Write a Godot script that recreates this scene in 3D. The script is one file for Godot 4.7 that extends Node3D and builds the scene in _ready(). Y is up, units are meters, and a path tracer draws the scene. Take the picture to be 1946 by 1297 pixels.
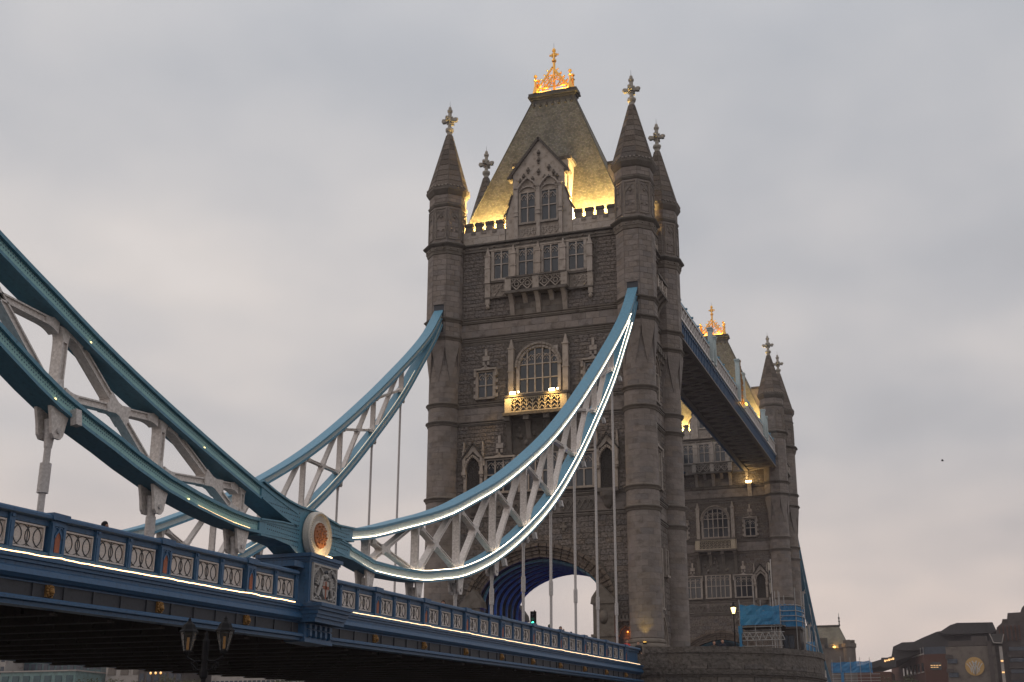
extends Node3D
# A Victorian bascule and suspension bridge at dusk, seen from the river bank.
# World: y up, metres; x across the bridge (positive on the camera's side), z along it (positive towards the camera).

class B:
	# collects flat or smooth triangles; faces are given counter-clockwise as seen from outside
	var v := PackedVector3Array()
	var n := PackedVector3Array()
	var c := PackedColorArray()
	var col := Color(1, 1, 1)
	func tri(a: Vector3, b: Vector3, d: Vector3) -> void:
		var m := (b - a).cross(d - a)
		if m.length_squared() < 1e-14: return
		m = m.normalized()
		v.append(a); v.append(d); v.append(b)
		n.append(m); n.append(m); n.append(m)
		c.append(col); c.append(col); c.append(col)
	func quad(a: Vector3, b: Vector3, d: Vector3, e: Vector3) -> void:
		tri(a, b, d); tri(a, d, e)
	func stri(a: Vector3, na: Vector3, b: Vector3, nb: Vector3, d: Vector3, nd: Vector3) -> void:
		if (b - a).cross(d - a).length_squared() < 1e-14: return
		v.append(a); v.append(d); v.append(b)
		n.append(na); n.append(nd); n.append(nb)
		c.append(col); c.append(col); c.append(col)
	# box by centre and size in a frame
	func box(p: Vector3, s: Vector3, f := Basis.IDENTITY) -> void:
		hexa(p, s, s, f)
	# box whose +z (front) end may be smaller: s back size, t front size (z of s used)
	func hexa(p: Vector3, s: Vector3, t: Vector3, f := Basis.IDENTITY) -> void:
		var h := s * 0.5
		var g := t * 0.5
		var a := p + f * Vector3(-h.x, -h.y, -h.z)
		var b := p + f * Vector3(h.x, -h.y, -h.z)
		var d := p + f * Vector3(h.x, h.y, -h.z)
		var e := p + f * Vector3(-h.x, h.y, -h.z)
		var a2 := p + f * Vector3(-g.x, -g.y, h.z)
		var b2 := p + f * Vector3(g.x, -g.y, h.z)
		var d2 := p + f * Vector3(g.x, g.y, h.z)
		var e2 := p + f * Vector3(-g.x, g.y, h.z)
		quad(a2, b2, d2, e2); quad(b, a, e, d)
		quad(a, b, b2, a2); quad(e2, d2, d, e)
		quad(b, d, d2, b2); quad(a, a2, e2, e)
	# straight bar of w (sideways) by h (along up) from a to b
	func bar(a: Vector3, b: Vector3, w: float, h: float, up := Vector3.UP) -> void:
		var d := b - a
		var z := d.normalized()
		if absf(z.dot(up)) > 0.98: up = Vector3.RIGHT
		var x := up.cross(z).normalized()
		box((a + b) * 0.5, Vector3(w, h, d.length()), Basis(x, z.cross(x), z))
	# straight bar with an I section: flanges at both ends of h
	func ibar(a: Vector3, b: Vector3, w: float, h: float, fl: float, web: float, up := Vector3.UP) -> void:
		var z := (b - a).normalized()
		if absf(z.dot(up)) > 0.98: up = Vector3.RIGHT
		var x := up.cross(z).normalized()
		var y := z.cross(x)
		bar(a + y * (h - fl) * 0.5, b + y * (h - fl) * 0.5, w, fl, up)
		bar(a - y * (h - fl) * 0.5, b - y * (h - fl) * 0.5, w, fl, up)
		bar(a, b, web, h - 2.0 * fl, up)
	func rod(a: Vector3, b: Vector3, r0: float, r1: float, k := 8, caps := true) -> void:
		var z := (b - a).normalized()
		var u := Vector3.RIGHT if absf(z.y) > 0.9 else Vector3.UP
		var x := u.cross(z).normalized()
		var y := z.cross(x)
		for i in k:
			var t0 := TAU * i / k
			var t1 := TAU * (i + 1) / k
			var p := x * cos(t0) + y * sin(t0)
			var q := x * cos(t1) + y * sin(t1)
			stri(a + p * r0, p, a + q * r0, q, b + q * r1, q)
			stri(a + p * r0, p, b + q * r1, q, b + p * r1, p)
			if caps:
				tri(b, b + p * r1, b + q * r1)
				tri(a, a + q * r0, a + p * r0)
	func path(pts: Array, r: float, k := 6) -> void:
		for i in pts.size() - 1: rod(pts[i], pts[i + 1], r, r, k, true)
	# surface of revolution about a vertical axis; prof = [[radius, y], ...] from bottom to top
	func lathe(o: Vector3, prof: Array, k := 16, ph := 0.0, smooth := true) -> void:
		for j in prof.size() - 1:
			var r0: float = prof[j][0]
			var r1: float = prof[j + 1][0]
			var y0: float = prof[j][1]
			var y1: float = prof[j + 1][1]
			var sl := Vector2(y1 - y0, r0 - r1)
			if sl.length() < 1e-7: continue
			sl = sl.normalized()
			for i in k:
				var t0 := ph + TAU * i / k
				var t1 := ph + TAU * (i + 1) / k
				var p := Vector3(cos(t0), 0, -sin(t0))
				var q := Vector3(cos(t1), 0, -sin(t1))
				var a := o + p * r0 + Vector3(0, y0, 0)
				var b := o + q * r0 + Vector3(0, y0, 0)
				var d := o + q * r1 + Vector3(0, y1, 0)
				var e := o + p * r1 + Vector3(0, y1, 0)
				if smooth:
					var np := p * sl.x + Vector3(0, sl.y, 0)
					var nq := q * sl.x + Vector3(0, sl.y, 0)
					stri(a, np, b, nq, d, nq); stri(a, np, d, nq, e, np)
				else:
					quad(a, b, d, e)
	func ball(o: Vector3, r: Vector3, k := 8) -> void:
		var m := k / 2 + 1
		for j in m:
			for i in k:
				var q: Array = []
				for s in [[j, i], [j, i + 1], [j + 1, i + 1], [j + 1, i]]:
					var th: float = PI * s[0] / m - PI * 0.5
					var ph: float = TAU * s[1] / k
					q.append(Vector3(cos(th) * cos(ph), sin(th), -cos(th) * sin(ph)))
				stri(o + q[0] * r, q[0], o + q[1] * r, q[1], o + q[2] * r, q[2])
				stri(o + q[0] * r, q[0], o + q[2] * r, q[2], o + q[3] * r, q[3])
	# polygon (in the frame's xy) extruded from z0 to z1
	func prism(poly: PackedVector2Array, f: Transform3D, z0: float, z1: float) -> void:
		var pp := poly
		if Geometry2D.is_polygon_clockwise(pp):
			pp = pp.duplicate(); pp.reverse()
		var ix := Geometry2D.triangulate_polygon(pp)
		for i in range(0, ix.size(), 3):
			var a := pp[ix[i]]
			var b := pp[ix[i + 1]]
			var d := pp[ix[i + 2]]
			if (b - a).cross(d - a) < 0:
				var t := b
				b = d; d = t
			tri(f * Vector3(a.x, a.y, z1), f * Vector3(b.x, b.y, z1), f * Vector3(d.x, d.y, z1))
			tri(f * Vector3(a.x, a.y, z0), f * Vector3(d.x, d.y, z0), f * Vector3(b.x, b.y, z0))
		for i in pp.size():
			var a := pp[i]
			var b := pp[(i + 1) % pp.size()]
			quad(f * Vector3(a.x, a.y, z0), f * Vector3(b.x, b.y, z0), f * Vector3(b.x, b.y, z1), f * Vector3(a.x, a.y, z1))
	# flat strip of width w along 2d points, standing from z0 to z1 in the frame
	func strip(pts: PackedVector2Array, w: float, f: Transform3D, z0: float, z1: float) -> void:
		for i in pts.size() - 1:
			var a := pts[i]
			var b := pts[i + 1]
			var t := (b - a).normalized()
			var s := Vector2(-t.y, t.x) * w * 0.5
			var e := t * w * 0.15
			var q := [a - s - e, b - s + e, b + s + e, a + s - e]
			var lo: Array = []
			var hi: Array = []
			for p in q:
				lo.append(f * Vector3(p.x, p.y, z0)); hi.append(f * Vector3(p.x, p.y, z1))
			quad(hi[0], hi[1], hi[2], hi[3])
			quad(lo[0], lo[1], hi[1], hi[0]); quad(lo[2], lo[3], hi[3], hi[2])
			quad(lo[1], lo[2], hi[2], hi[1]); quad(lo[3], lo[0], hi[0], hi[3])
	# closed profile (x, n) swept along a path of (z, y) points in the plane of the bridge
	func sweep(prof: PackedVector2Array, pth: Array, x0: float, tops := []) -> void:
		var rings: Array = []
		for i in pth.size():
			var p: Vector2 = pth[i]
			var d: Vector2 = (pth[mini(i + 1, pth.size() - 1)] - pth[maxi(i - 1, 0)]).normalized()
			var nn := Vector2(-d.y, d.x)
			if nn.y < 0: nn = -nn
			var r: Array = []
			for q in prof:
				r.append(Vector3(x0 + q.x, p.y + nn.y * q.y, p.x + nn.x * q.y))
			rings.append(r)
		var k := prof.size()
		var fwd: bool = pth[1].x < pth[0].x
		for i in rings.size() - 1:
			for j in k:
				var a: Vector3 = rings[i][j]
				var b: Vector3 = rings[i][(j + 1) % k]
				var d: Vector3 = rings[i + 1][(j + 1) % k]
				var e: Vector3 = rings[i + 1][j]
				if fwd: quad(a, e, d, b)
				else: quad(a, b, d, e)
		var ix := Geometry2D.triangulate_polygon(prof)
		for t in range(0, ix.size(), 3):
			for e in [0, rings.size() - 1]:
				tri(rings[e][ix[t]], rings[e][ix[t + 1]], rings[e][ix[t + 2]])
	func mesh() -> ArrayMesh:
		var arr := []
		arr.resize(Mesh.ARRAY_MAX)
		arr[Mesh.ARRAY_VERTEX] = v
		arr[Mesh.ARRAY_NORMAL] = n
		arr[Mesh.ARRAY_COLOR] = c
		var m := ArrayMesh.new()
		if v.size() > 0: m.add_surface_from_arrays(Mesh.PRIMITIVE_TRIANGLES, arr)
		return m

var M := {}
var rng := RandomNumberGenerator.new()
var taken := {}

func numbered(called: String) -> String:
	if not taken.has(called):
		taken[called] = 0
		return called
	taken[called] += 1
	return "%s_%03d" % [called, taken[called]]

func tag(o: Node, label: String, category := "", group := "", kind := "") -> void:
	if label != "": o.set_meta("label", label)
	if category != "": o.set_meta("category", category)
	if group != "": o.set_meta("group", group)
	if kind != "": o.set_meta("kind", kind)

# a thing: a Node3D at its base
func thing(called: String, at: Vector3, label: String, category: String, group := "") -> Node3D:
	var o := Node3D.new()
	o.name = numbered(called)
	add_child(o)
	o.position = at
	tag(o, label, category, group)
	return o

# geometry given in world coordinates becomes a part of a thing that stands unrotated at its base
func part(p: Node3D, called: String, b: B, m: Material, label := "", kind := "") -> MeshInstance3D:
	var o := MeshInstance3D.new()
	o.name = called
	o.mesh = b.mesh()
	o.material_override = m
	p.add_child(o, true)
	if p.get_parent() == self: o.position = -p.position
	tag(o, label, "", "", kind)
	return o

# an inner node that collects sub-parts
func sub(p: Node3D, called: String, label := "") -> Node3D:
	var o := Node3D.new()
	o.name = called
	p.add_child(o, true)
	if p.get_parent() == self: o.position = -p.position
	tag(o, label)
	return o

func solo(called: String, b: B, m: Material, label: String, category: String, group := "", kind := "") -> MeshInstance3D:
	var o := MeshInstance3D.new()
	o.name = numbered(called)
	o.mesh = b.mesh()
	o.material_override = m
	add_child(o)
	tag(o, label, category, group, kind)
	return o

func inst(p: Node3D, called: String, mesh: Mesh, m: Material, at: Transform3D) -> MeshInstance3D:
	var o := MeshInstance3D.new()
	o.name = called
	o.mesh = mesh
	o.material_override = m
	p.add_child(o, true)
	if p.get_parent() == self: at.origin -= p.position
	o.transform = at
	return o

func lin(r: float, g: float, b: float) -> Color:
	return Color(r, g, b).linear_to_srgb()

# a seamless grey noise, mapped from lo to hi
func noise_tex(sd: int, freq: float, lo: Color, hi: Color, size := 512, oct := 4, warp := false, mid := -1.0) -> NoiseTexture2D:
	var f := FastNoiseLite.new()
	f.seed = sd
	f.noise_type = FastNoiseLite.TYPE_SIMPLEX_SMOOTH
	f.frequency = freq
	f.fractal_octaves = oct
	f.domain_warp_enabled = warp
	f.domain_warp_amplitude = 40.0
	var g := Gradient.new()
	g.set_color(0, lo); g.set_color(1, hi)
	if mid >= 0.0: g.add_point(mid, lo.lerp(hi, 0.75))
	var t := NoiseTexture2D.new()
	t.width = size; t.height = size
	t.seamless = true
	t.noise = f
	t.color_ramp = g
	return t

func bump_tex(sd: int, freq: float, size := 512, strength := 4.0) -> NoiseTexture2D:
	var f := FastNoiseLite.new()
	f.seed = sd
	f.frequency = freq
	f.fractal_octaves = 5
	var t := NoiseTexture2D.new()
	t.width = size; t.height = size
	t.seamless = true
	t.as_normal_map = true
	t.bump_strength = strength
	t.noise = f
	return t

# material with fine grain and coarse staining laid triplanar over the world
func mat(called: String, base: Color, rough := 0.85, tex: Texture2D = null, scale := 0.25, nrm: Texture2D = null, nscale := 0.6, metal := 0.0) -> StandardMaterial3D:
	var m := StandardMaterial3D.new()
	m.resource_name = called
	m.albedo_color = base
	m.roughness = rough
	m.metallic = metal
	m.vertex_color_use_as_albedo = true
	if tex:
		m.albedo_texture = tex
		m.uv1_triplanar = true
		m.uv1_world_triplanar = true
		m.uv1_scale = Vector3.ONE * scale
	if nrm:
		m.normal_enabled = true
		m.normal_texture = nrm
		m.normal_scale = nscale
		m.uv1_triplanar = true
		m.uv1_world_triplanar = true
		m.uv1_scale = Vector3.ONE * scale
	M[called] = m
	return m

func glow(called: String, base: Color, energy: float) -> StandardMaterial3D:
	var m := StandardMaterial3D.new()
	m.resource_name = called
	m.albedo_color = Color(0.9, 0.9, 0.9)
	m.emission_enabled = true
	m.emission = base
	m.emission_energy_multiplier = energy
	M[called] = m
	return m

func omni(at: Vector3, colr: Color, energy: float, size := 0.1, rng_ := 20.0, parent: Node3D = null) -> OmniLight3D:
	var l := OmniLight3D.new()
	l.name = "light"
	l.light_color = colr
	l.light_energy = energy
	l.light_size = size
	l.omni_range = rng_
	l.omni_attenuation = 2.0
	l.shadow_enabled = true
	if parent:
		parent.add_child(l, true)
		l.position = at - (parent.position if parent.get_parent() == self else Vector3.ZERO)
	else:
		l.name = numbered("lamp_light")
		add_child(l)
		l.position = at
	return l

func spot(at: Vector3, to: Vector3, colr: Color, energy: float, angle: float, size := 0.1, parent: Node3D = null) -> SpotLight3D:
	var l := SpotLight3D.new()
	l.name = "light"
	l.light_color = colr
	l.light_energy = energy
	l.light_size = size
	l.spot_range = 60.0
	l.spot_attenuation = 2.0
	l.spot_angle = angle
	l.spot_angle_attenuation = 0.6
	l.shadow_enabled = true
	if parent:
		parent.add_child(l, true)
	else:
		l.name = numbered("lamp_light")
		add_child(l)
	var off := parent.position if parent and parent.get_parent() == self else Vector3.ZERO
	var d := (to - at).normalized()
	l.transform = Transform3D(Basis.looking_at(d, Vector3.UP if absf(d.y) < 0.98 else Vector3.RIGHT), at - off)
	return l

func V2(a: Array) -> PackedVector2Array:
	var p := PackedVector2Array()
	for i in range(0, a.size(), 2): p.append(Vector2(a[i], a[i + 1]))
	return p

# pointed or round arch line from (u0, vs) over the apex to (u1, vs); rise is the height, sharp 0 round .. 1 straight
func arch_line(u0: float, u1: float, vs: float, rise: float, k := 10, sharp := 0.35) -> PackedVector2Array:
	var p := PackedVector2Array()
	var c := (u0 + u1) * 0.5
	var h := (u1 - u0) * 0.5
	for i in k + 1:
		var t := -1.0 + 2.0 * i / k
		var a := absf(t)
		var x := sin(a * PI * 0.5)
		var rr := cos(a * PI * 0.5) * (1.0 - sharp) + (1.0 - x) * sharp
		p.append(Vector2(c + signf(t) * h * x, vs + rise * rr))
	return p

func tone(lo: float, hi: float, warm := 0.02) -> Color:
	var t := rng.randf_range(lo, hi)
	var w := rng.randf_range(-warm, warm)
	return Color(t * (1.0 + w), t, t * (1.0 - w * 1.5))

func _ready() -> void:
	rng.seed = 20240917
	# camera
	var cam := Camera3D.new()
	cam.name = "camera"
	cam.position = Vector3(34.87, 6.0, 109.74)
	cam.rotation = Vector3(0.3178, 0.3442, 0.004)
	cam.fov = 30.05
	cam.near = 0.1
	cam.far = 4000.0
	add_child(cam)
	cam.current = true
	# overcast evening sky
	var we := WorldEnvironment.new()
	we.name = "environment"
	var env := Environment.new()
	env.background_mode = Environment.BG_SKY
	var sky := Sky.new()
	var sm := PanoramaSkyMaterial.new()
	sm.panorama = sky_picture()
	sky.sky_material = sm
	env.sky = sky
	env.background_energy_multiplier = 1.0
	env.tonemap_mode = Environment.TONE_MAPPER_LINEAR
	env.tonemap_exposure = 1.0
	env.sdfgi_enabled = true
	env.ssao_enabled = true
	env.ssil_enabled = true
	env.fog_enabled = true
	env.fog_density = 0.00022
	env.fog_light_color = Color(0.72, 0.69, 0.70)
	we.environment = env
	add_child(we)
	var sun := DirectionalLight3D.new()
	sun.name = "sun"
	sun.light_energy = 0.15
	sun.light_angular_distance = 25.0
	sun.light_color = Color(1.0, 0.9, 0.82)
	sun.shadow_enabled = true
	sun.rotation_degrees = Vector3(-28, -62, 0)
	add_child(sun)
	materials()
	ground_and_water()
	tower(0.0, "near granite bridge tower with gold crown, floodlit balcony and blue lit archway", true)
	tower(-82.9, "smaller farther bridge tower behind the walkway, rising above the scaffolding", false)
	piers()
	deck()
	parapets()
	chains()
	walkways()
	pier_things()
	distance()
	street_lamp()
	people()
	print("built")

func sky_picture() -> ImageTexture:
	var w := 1024
	var h := 512
	var img := Image.create(w, h, false, Image.FORMAT_RGBF)
	var f := FastNoiseLite.new()
	f.seed = 11
	f.noise_type = FastNoiseLite.TYPE_SIMPLEX_SMOOTH
	f.frequency = 1.0
	f.fractal_octaves = 5
	f.fractal_gain = 0.5
	for j in h:
		var el := PI * 0.5 - PI * (j + 0.5) / h
		var s := maxf(sin(el), 0.0)
		for i in w:
			var az := TAU * (i + 0.5) / w
			# cloud deck seen in perspective: the bands get thin towards the horizon
			var dd := 1.0 / (s + 0.16)
			var p := Vector3(cos(az), 0, sin(az)) * cos(el) * dd
			var q := f.get_noise_3d(p.x * 0.9 + 4.0, 2.0, p.z * 0.9) + 0.6 * f.get_noise_3d(p.x * 2.7, 9.0, p.z * 2.7)
			var q2 := f.get_noise_3d(p.x * 0.35, 21.0, p.z * 0.35)
			var up := Color(0.555, 0.555, 0.575)
			var mid := Color(0.57, 0.54, 0.535)
			var low := Color(0.74, 0.605, 0.53)
			var k := clampf(s / 0.5, 0.0, 1.0)
			var cl := low.lerp(mid, clampf(k * 2.2, 0.0, 1.0)).lerp(up, clampf((k - 0.35) / 0.65, 0.0, 1.0))
			# an overcast sky is brighter overhead
			var g := 1.0 + 0.6 * clampf((s - 0.5) / 0.5, 0.0, 1.0)
			var b := 1.02 + 0.20 * clampf(q, -1, 1) + 0.12 * clampf(q2, -1, 1)
			# the sunset is behind the cloud at the left: the low sky there is brighter and warmer
			var da := az - PI + 0.75
			var gl := exp(-da * da / 0.35) * exp(-maxf(el, 0.0) / 0.2)
			b *= 1.0 + 0.34 * gl
			var wm := gl * 0.5 + clampf(q * 0.9 + q2 * 0.6, -0.6, 0.8)
			img.set_pixel(i, j, Color(cl.r * g * b * (1.0 + 0.05 * wm), cl.g * g * b, cl.b * g * b * (1.0 - 0.06 * wm)))
	return ImageTexture.create_from_image(img)

func materials() -> void:
	var grain := noise_tex(3, 0.022, Color(0.45, 0.44, 0.42), Color(1, 1, 1), 1024, 6, true, 0.45)
	var soot := noise_tex(5, 0.008, Color(0.70, 0.685, 0.665), Color(1, 1, 1), 1024, 6, true, 0.4)
	var bump := bump_tex(7, 0.05, 512, 6.0)
	var fine := noise_tex(9, 0.03, Color(0.74, 0.73, 0.72), Color(1, 1, 1), 512, 5, true)
	var m := mat("rubble", lin(0.225, 0.192, 0.172), 0.95, grain, 0.16, bump, 0.9)
	mat("core", lin(0.15, 0.128, 0.11), 0.95, grain, 0.16)
	m = mat("ashlar", lin(0.25, 0.216, 0.196), 0.92, soot, 0.10, bump, 0.35)
	mat("trim", lin(0.23, 0.20, 0.172), 0.92, soot, 0.14, bump, 0.3)
	mat("pale", lin(0.43, 0.375, 0.33), 0.9, soot, 0.17, bump, 0.25)
	mat("balcony_floodlit", lin(0.56, 0.48, 0.36), 0.85, fine, 0.4)  # pale stone with the floodlights' golden light put into its colour
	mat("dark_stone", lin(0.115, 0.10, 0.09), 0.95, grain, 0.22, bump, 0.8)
	mat("spire", lin(0.20, 0.165, 0.14), 0.95, grain, 0.3, bump, 0.9)
	mat("cross", lin(0.45, 0.42, 0.37), 0.9, fine, 0.5)
	mat("pier_stone", lin(0.17, 0.148, 0.132), 0.93, grain, 0.12, bump, 0.7)
	mat("lead", lin(0.06, 0.058, 0.055), 0.7, fine, 0.5)
	slate_material()
	m = mat("glass", lin(0.022, 0.026, 0.033), 0.12)
	m.metallic_specular = 0.6
	m = mat("gold", lin(0.85, 0.48, 0.12), 0.38, null, 1.0, null, 0.6, 0.75)
	mat("gold_paint", lin(0.36, 0.19, 0.05), 0.5, fine, 1.0, null, 0.6, 0.3)
	var worn := noise_tex(13, 0.012, Color(0.62, 0.64, 0.64), Color(1, 1, 1), 1024, 6, true, 0.3)
	m = mat("light_blue", lin(0.10, 0.275, 0.40), 0.5, worn, 0.35)
	m = mat("teal_blue", lin(0.085, 0.245, 0.345), 0.5, worn, 0.45)
	m = mat("deck_blue", lin(0.025, 0.095, 0.205), 0.5, worn, 0.45)
	mat("web_teal", lin(0.29, 0.53, 0.53), 0.55, worn, 0.9)
	mat("web_pale", lin(0.48, 0.56, 0.57), 0.5, worn, 0.6)
	m = mat("frieze", lin(0.03, 0.034, 0.045), 0.65, worn, 0.5)
	m = mat("white_steel", lin(0.76, 0.71, 0.68), 0.5, fine, 0.5)
	m = mat("grey_steel", lin(0.60, 0.57, 0.56), 0.5, fine, 0.6)
	mat("panel_white", lin(0.62, 0.56, 0.53), 0.7, worn, 1.3)
	mat("iron", lin(0.02, 0.022, 0.026), 0.5)
	mat("red_paint", lin(0.30, 0.08, 0.032), 0.55, worn, 1.0)
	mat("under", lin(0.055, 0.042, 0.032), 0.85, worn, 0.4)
	mat("soffit", lin(0.20, 0.165, 0.14), 0.85, worn, 0.4)
	mat("brace", lin(0.42, 0.36, 0.31), 0.8, worn, 0.4)
	mat("asphalt", lin(0.05, 0.05, 0.052), 0.95, fine, 0.5)
	mat("copper", lin(0.36, 0.13, 0.045), 0.55, fine, 1.6)
	mat("roundel_white", lin(0.68, 0.63, 0.56), 0.7, fine, 1.0)
	mat("arms_stone", lin(0.48, 0.46, 0.44), 0.8, fine, 1.2)
	mat("arms_dark", lin(0.035, 0.04, 0.05), 0.7)
	m = mat("black_iron", lin(0.010, 0.010, 0.012), 0.7)
	m.metallic_specular = 0.25
	mat("scaffold", lin(0.42, 0.42, 0.42), 0.45, fine, 1.0, null, 0.6, 0.6)
	mat("board", lin(0.12, 0.085, 0.06), 0.9, fine, 0.7)
	m = mat("net", lin(0.02, 0.26, 0.52), 0.6, worn, 0.7)
	m.transparency = BaseMaterial3D.TRANSPARENCY_ALPHA
	m.albedo_color.a = 0.66
	m.backlight_enabled = true
	m.backlight = lin(0.01, 0.12, 0.28)
	mat("cabin", lin(0.07, 0.055, 0.048), 0.7, fine, 0.7)
	mat("brick", lin(0.11, 0.045, 0.03), 0.95, fine, 0.35)
	mat("concrete", lin(0.15, 0.128, 0.11), 0.95, soot, 0.06)
	mat("dark_concrete", lin(0.07, 0.058, 0.054), 0.95, soot, 0.06)
	mat("roof_grey", lin(0.045, 0.044, 0.047), 0.8, fine, 0.1)
	mat("pale_concrete", lin(0.36, 0.33, 0.31), 0.9, soot, 0.04)
	mat("teal_glass", lin(0.03, 0.10, 0.12), 0.2, fine, 0.05)
	mat("navy_glass", lin(0.025, 0.045, 0.075), 0.2, fine, 0.05)
	mat("teal_wall", lin(0.16, 0.28, 0.28), 0.7, fine, 0.05)
	mat("water", lin(0.03, 0.032, 0.03), 0.08, null)
	mat("quay", lin(0.10, 0.095, 0.09), 0.95, grain, 0.2)
	mat("bark", lin(0.06, 0.045, 0.03), 0.95)
	mat("emblem_gold", lin(0.42, 0.26, 0.09), 0.7)
	mat("emblem_white", lin(0.5, 0.48, 0.45), 0.7)
	var lf := mat("leaf", lin(0.07, 0.075, 0.022), 0.8)
	lf.backlight_enabled = true
	lf.backlight = lin(0.02, 0.02, 0.004)
	var lg := mat("lamp_glass", Color(0.30, 0.28, 0.25, 0.22), 0.25)
	lg.transparency = BaseMaterial3D.TRANSPARENCY_ALPHA
	mat("amber_tube", lin(0.5, 0.24, 0.05), 0.5)
	glow("led_white", Color(1.0, 0.90, 0.76), 9.0)
	glow("led_warm", Color(1.0, 0.78, 0.52), 6.0)
	glow("led_dim", Color(1.0, 0.82, 0.6), 3.0)
	glow("led_faint", Color(1.0, 0.88, 0.7), 1.6)
	glow("flood", Color(1.0, 0.86, 0.58), 14.0)
	glow("flood_yellow", Color(1.0, 0.76, 0.25), 5.0)
	glow("crown_strip", Color(1.0, 0.72, 0.16), 1.6)
	glow("led_blue", Color(0.02, 0.12, 1.0), 4.0)
	glow("green_lens", Color(0.25, 1.0, 0.75), 3.0)
	glow("lantern_glow", Color(1.0, 0.88, 0.55), 2.6)
	glow("amber_glow", Color(1.0, 0.45, 0.08), 3.0)
	glow("office_glow", Color(1.0, 0.72, 0.3), 1.3)

# slates: courses too fine to tell apart in the picture, so a computed texture of rows with uneven tones
func slate_material() -> void:
	var w := 512
	var img := Image.create(w, w, false, Image.FORMAT_RGB8)
	var r2 := RandomNumberGenerator.new()
	r2.seed = 4
	var rows := 32
	for j in rows:
		var x := 0
		var off := (j % 2) * 8
		while x < w:
			var g := r2.randf_range(0.72, 1.0)
			var sc := Color(g, g * r2.randf_range(0.96, 1.0), g * r2.randf_range(0.88, 0.97))
			img.fill_rect(Rect2i((x + off) % w, j * 16, 16, 16), sc)
			if (x + off) % w > w - 16: img.fill_rect(Rect2i((x + off) % w - w, j * 16, 16, 16), sc)
			img.fill_rect(Rect2i((x + off) % w, j * 16, 1, 16), Color(0.5, 0.5, 0.5))
			x += 16
		img.fill_rect(Rect2i(0, j * 16 + 14, w, 2), Color(0.42, 0.42, 0.41))
	img.generate_mipmaps()
	var m := mat("slate", lin(0.27, 0.26, 0.23), 0.8, ImageTexture.create_from_image(img), 0.17)
	m.detail_enabled = true
	m.detail_blend_mode = BaseMaterial3D.BLEND_MODE_MUL
	m.detail_albedo = noise_tex(31, 0.006, Color(0.8, 0.79, 0.76), Color(1, 1, 1), 512, 4, false)
	m.detail_uv_layer = BaseMaterial3D.DETAIL_UV_1

func ground_and_water() -> void:
	var b := B.new()
	b.quad(Vector3(-1500, 0, 96), Vector3(1500, 0, 96), Vector3(1500, 0, -190), Vector3(-1500, 0, -190))
	var o := solo("water", b, M.water, "dark river water under the bridge", "water", "", "structure")
	o.position.y = 0.0
	b = B.new()
	b.box(Vector3(0, 1.2, 796), Vector3(3000, 6.4, 1400))
	b.box(Vector3(60, 1.2, 91), Vector3(80, 6.4, 10))
	solo("embankment", b, M.quay, "paved near embankment below the bridge approach", "embankment", "", "structure")
	b = B.new()
	b.box(Vector3(0, 2.0, -890), Vector3(3000, 8.0, 1400))
	solo("far_bank", b, M.quay, "far river bank beyond the bridge", "bank", "", "structure")

# ---------------------------------------------------------------- towers
const ARCH_H := 5.6
const ARCH_S := 18.9
const ARCH_R := 3.7

func face(zc: float, side: int) -> Transform3D:
	match side:
		0: return Transform3D(Basis.IDENTITY, Vector3(0, 0, zc + 5.1))
		1: return Transform3D(Basis(Vector3(0, 0, -1), Vector3.UP, Vector3(1, 0, 0)), Vector3(9.3, 0, zc))
		2: return Transform3D(Basis(Vector3(-1, 0, 0), Vector3.UP, Vector3(0, 0, -1)), Vector3(0, 0, zc - 5.1))
	return Transform3D(Basis(Vector3(0, 0, 1), Vector3.UP, Vector3(-1, 0, 0)), Vector3(-9.3, 0, zc))

# a box given in a face's own axes: u to the right, v up, w outwards
func fb(b: B, F: Transform3D, u0: float, u1: float, v0: float, v1: float, w0: float, w1: float) -> void:
	b.box(F * Vector3((u0 + u1) * 0.5, (v0 + v1) * 0.5, (w0 + w1) * 0.5), Vector3(u1 - u0, v1 - v0, w1 - w0), F.basis)

var stone_meshes: Array = []
var stones_left := 0

func stone_mesh(i: int) -> Mesh:
	if stone_meshes.is_empty():
		for k in 8:
			var b := B.new()
			b.col = tone(0.74, 1.1, 0.05)
			var x := rng.randf_range(-0.02, 0.02)
			b.hexa(Vector3(x * 0.2, 0, 0), Vector3(1, 1, 1), Vector3(0.94, 0.88, 1))
			# rough, slightly domed face
			var p := Vector3(rng.randf_range(-0.2, 0.2), rng.randf_range(-0.2, 0.2), 0.75)
			var q := [Vector3(-0.47, -0.44, 0.5), Vector3(0.47, -0.44, 0.5), Vector3(0.47, 0.44, 0.5), Vector3(-0.47, 0.44, 0.5)]
			for s in 4: b.tri(q[s], q[(s + 1) % 4], p)
			stone_meshes.append(b.mesh())
	return stone_meshes[i % stone_meshes.size()]

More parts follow.
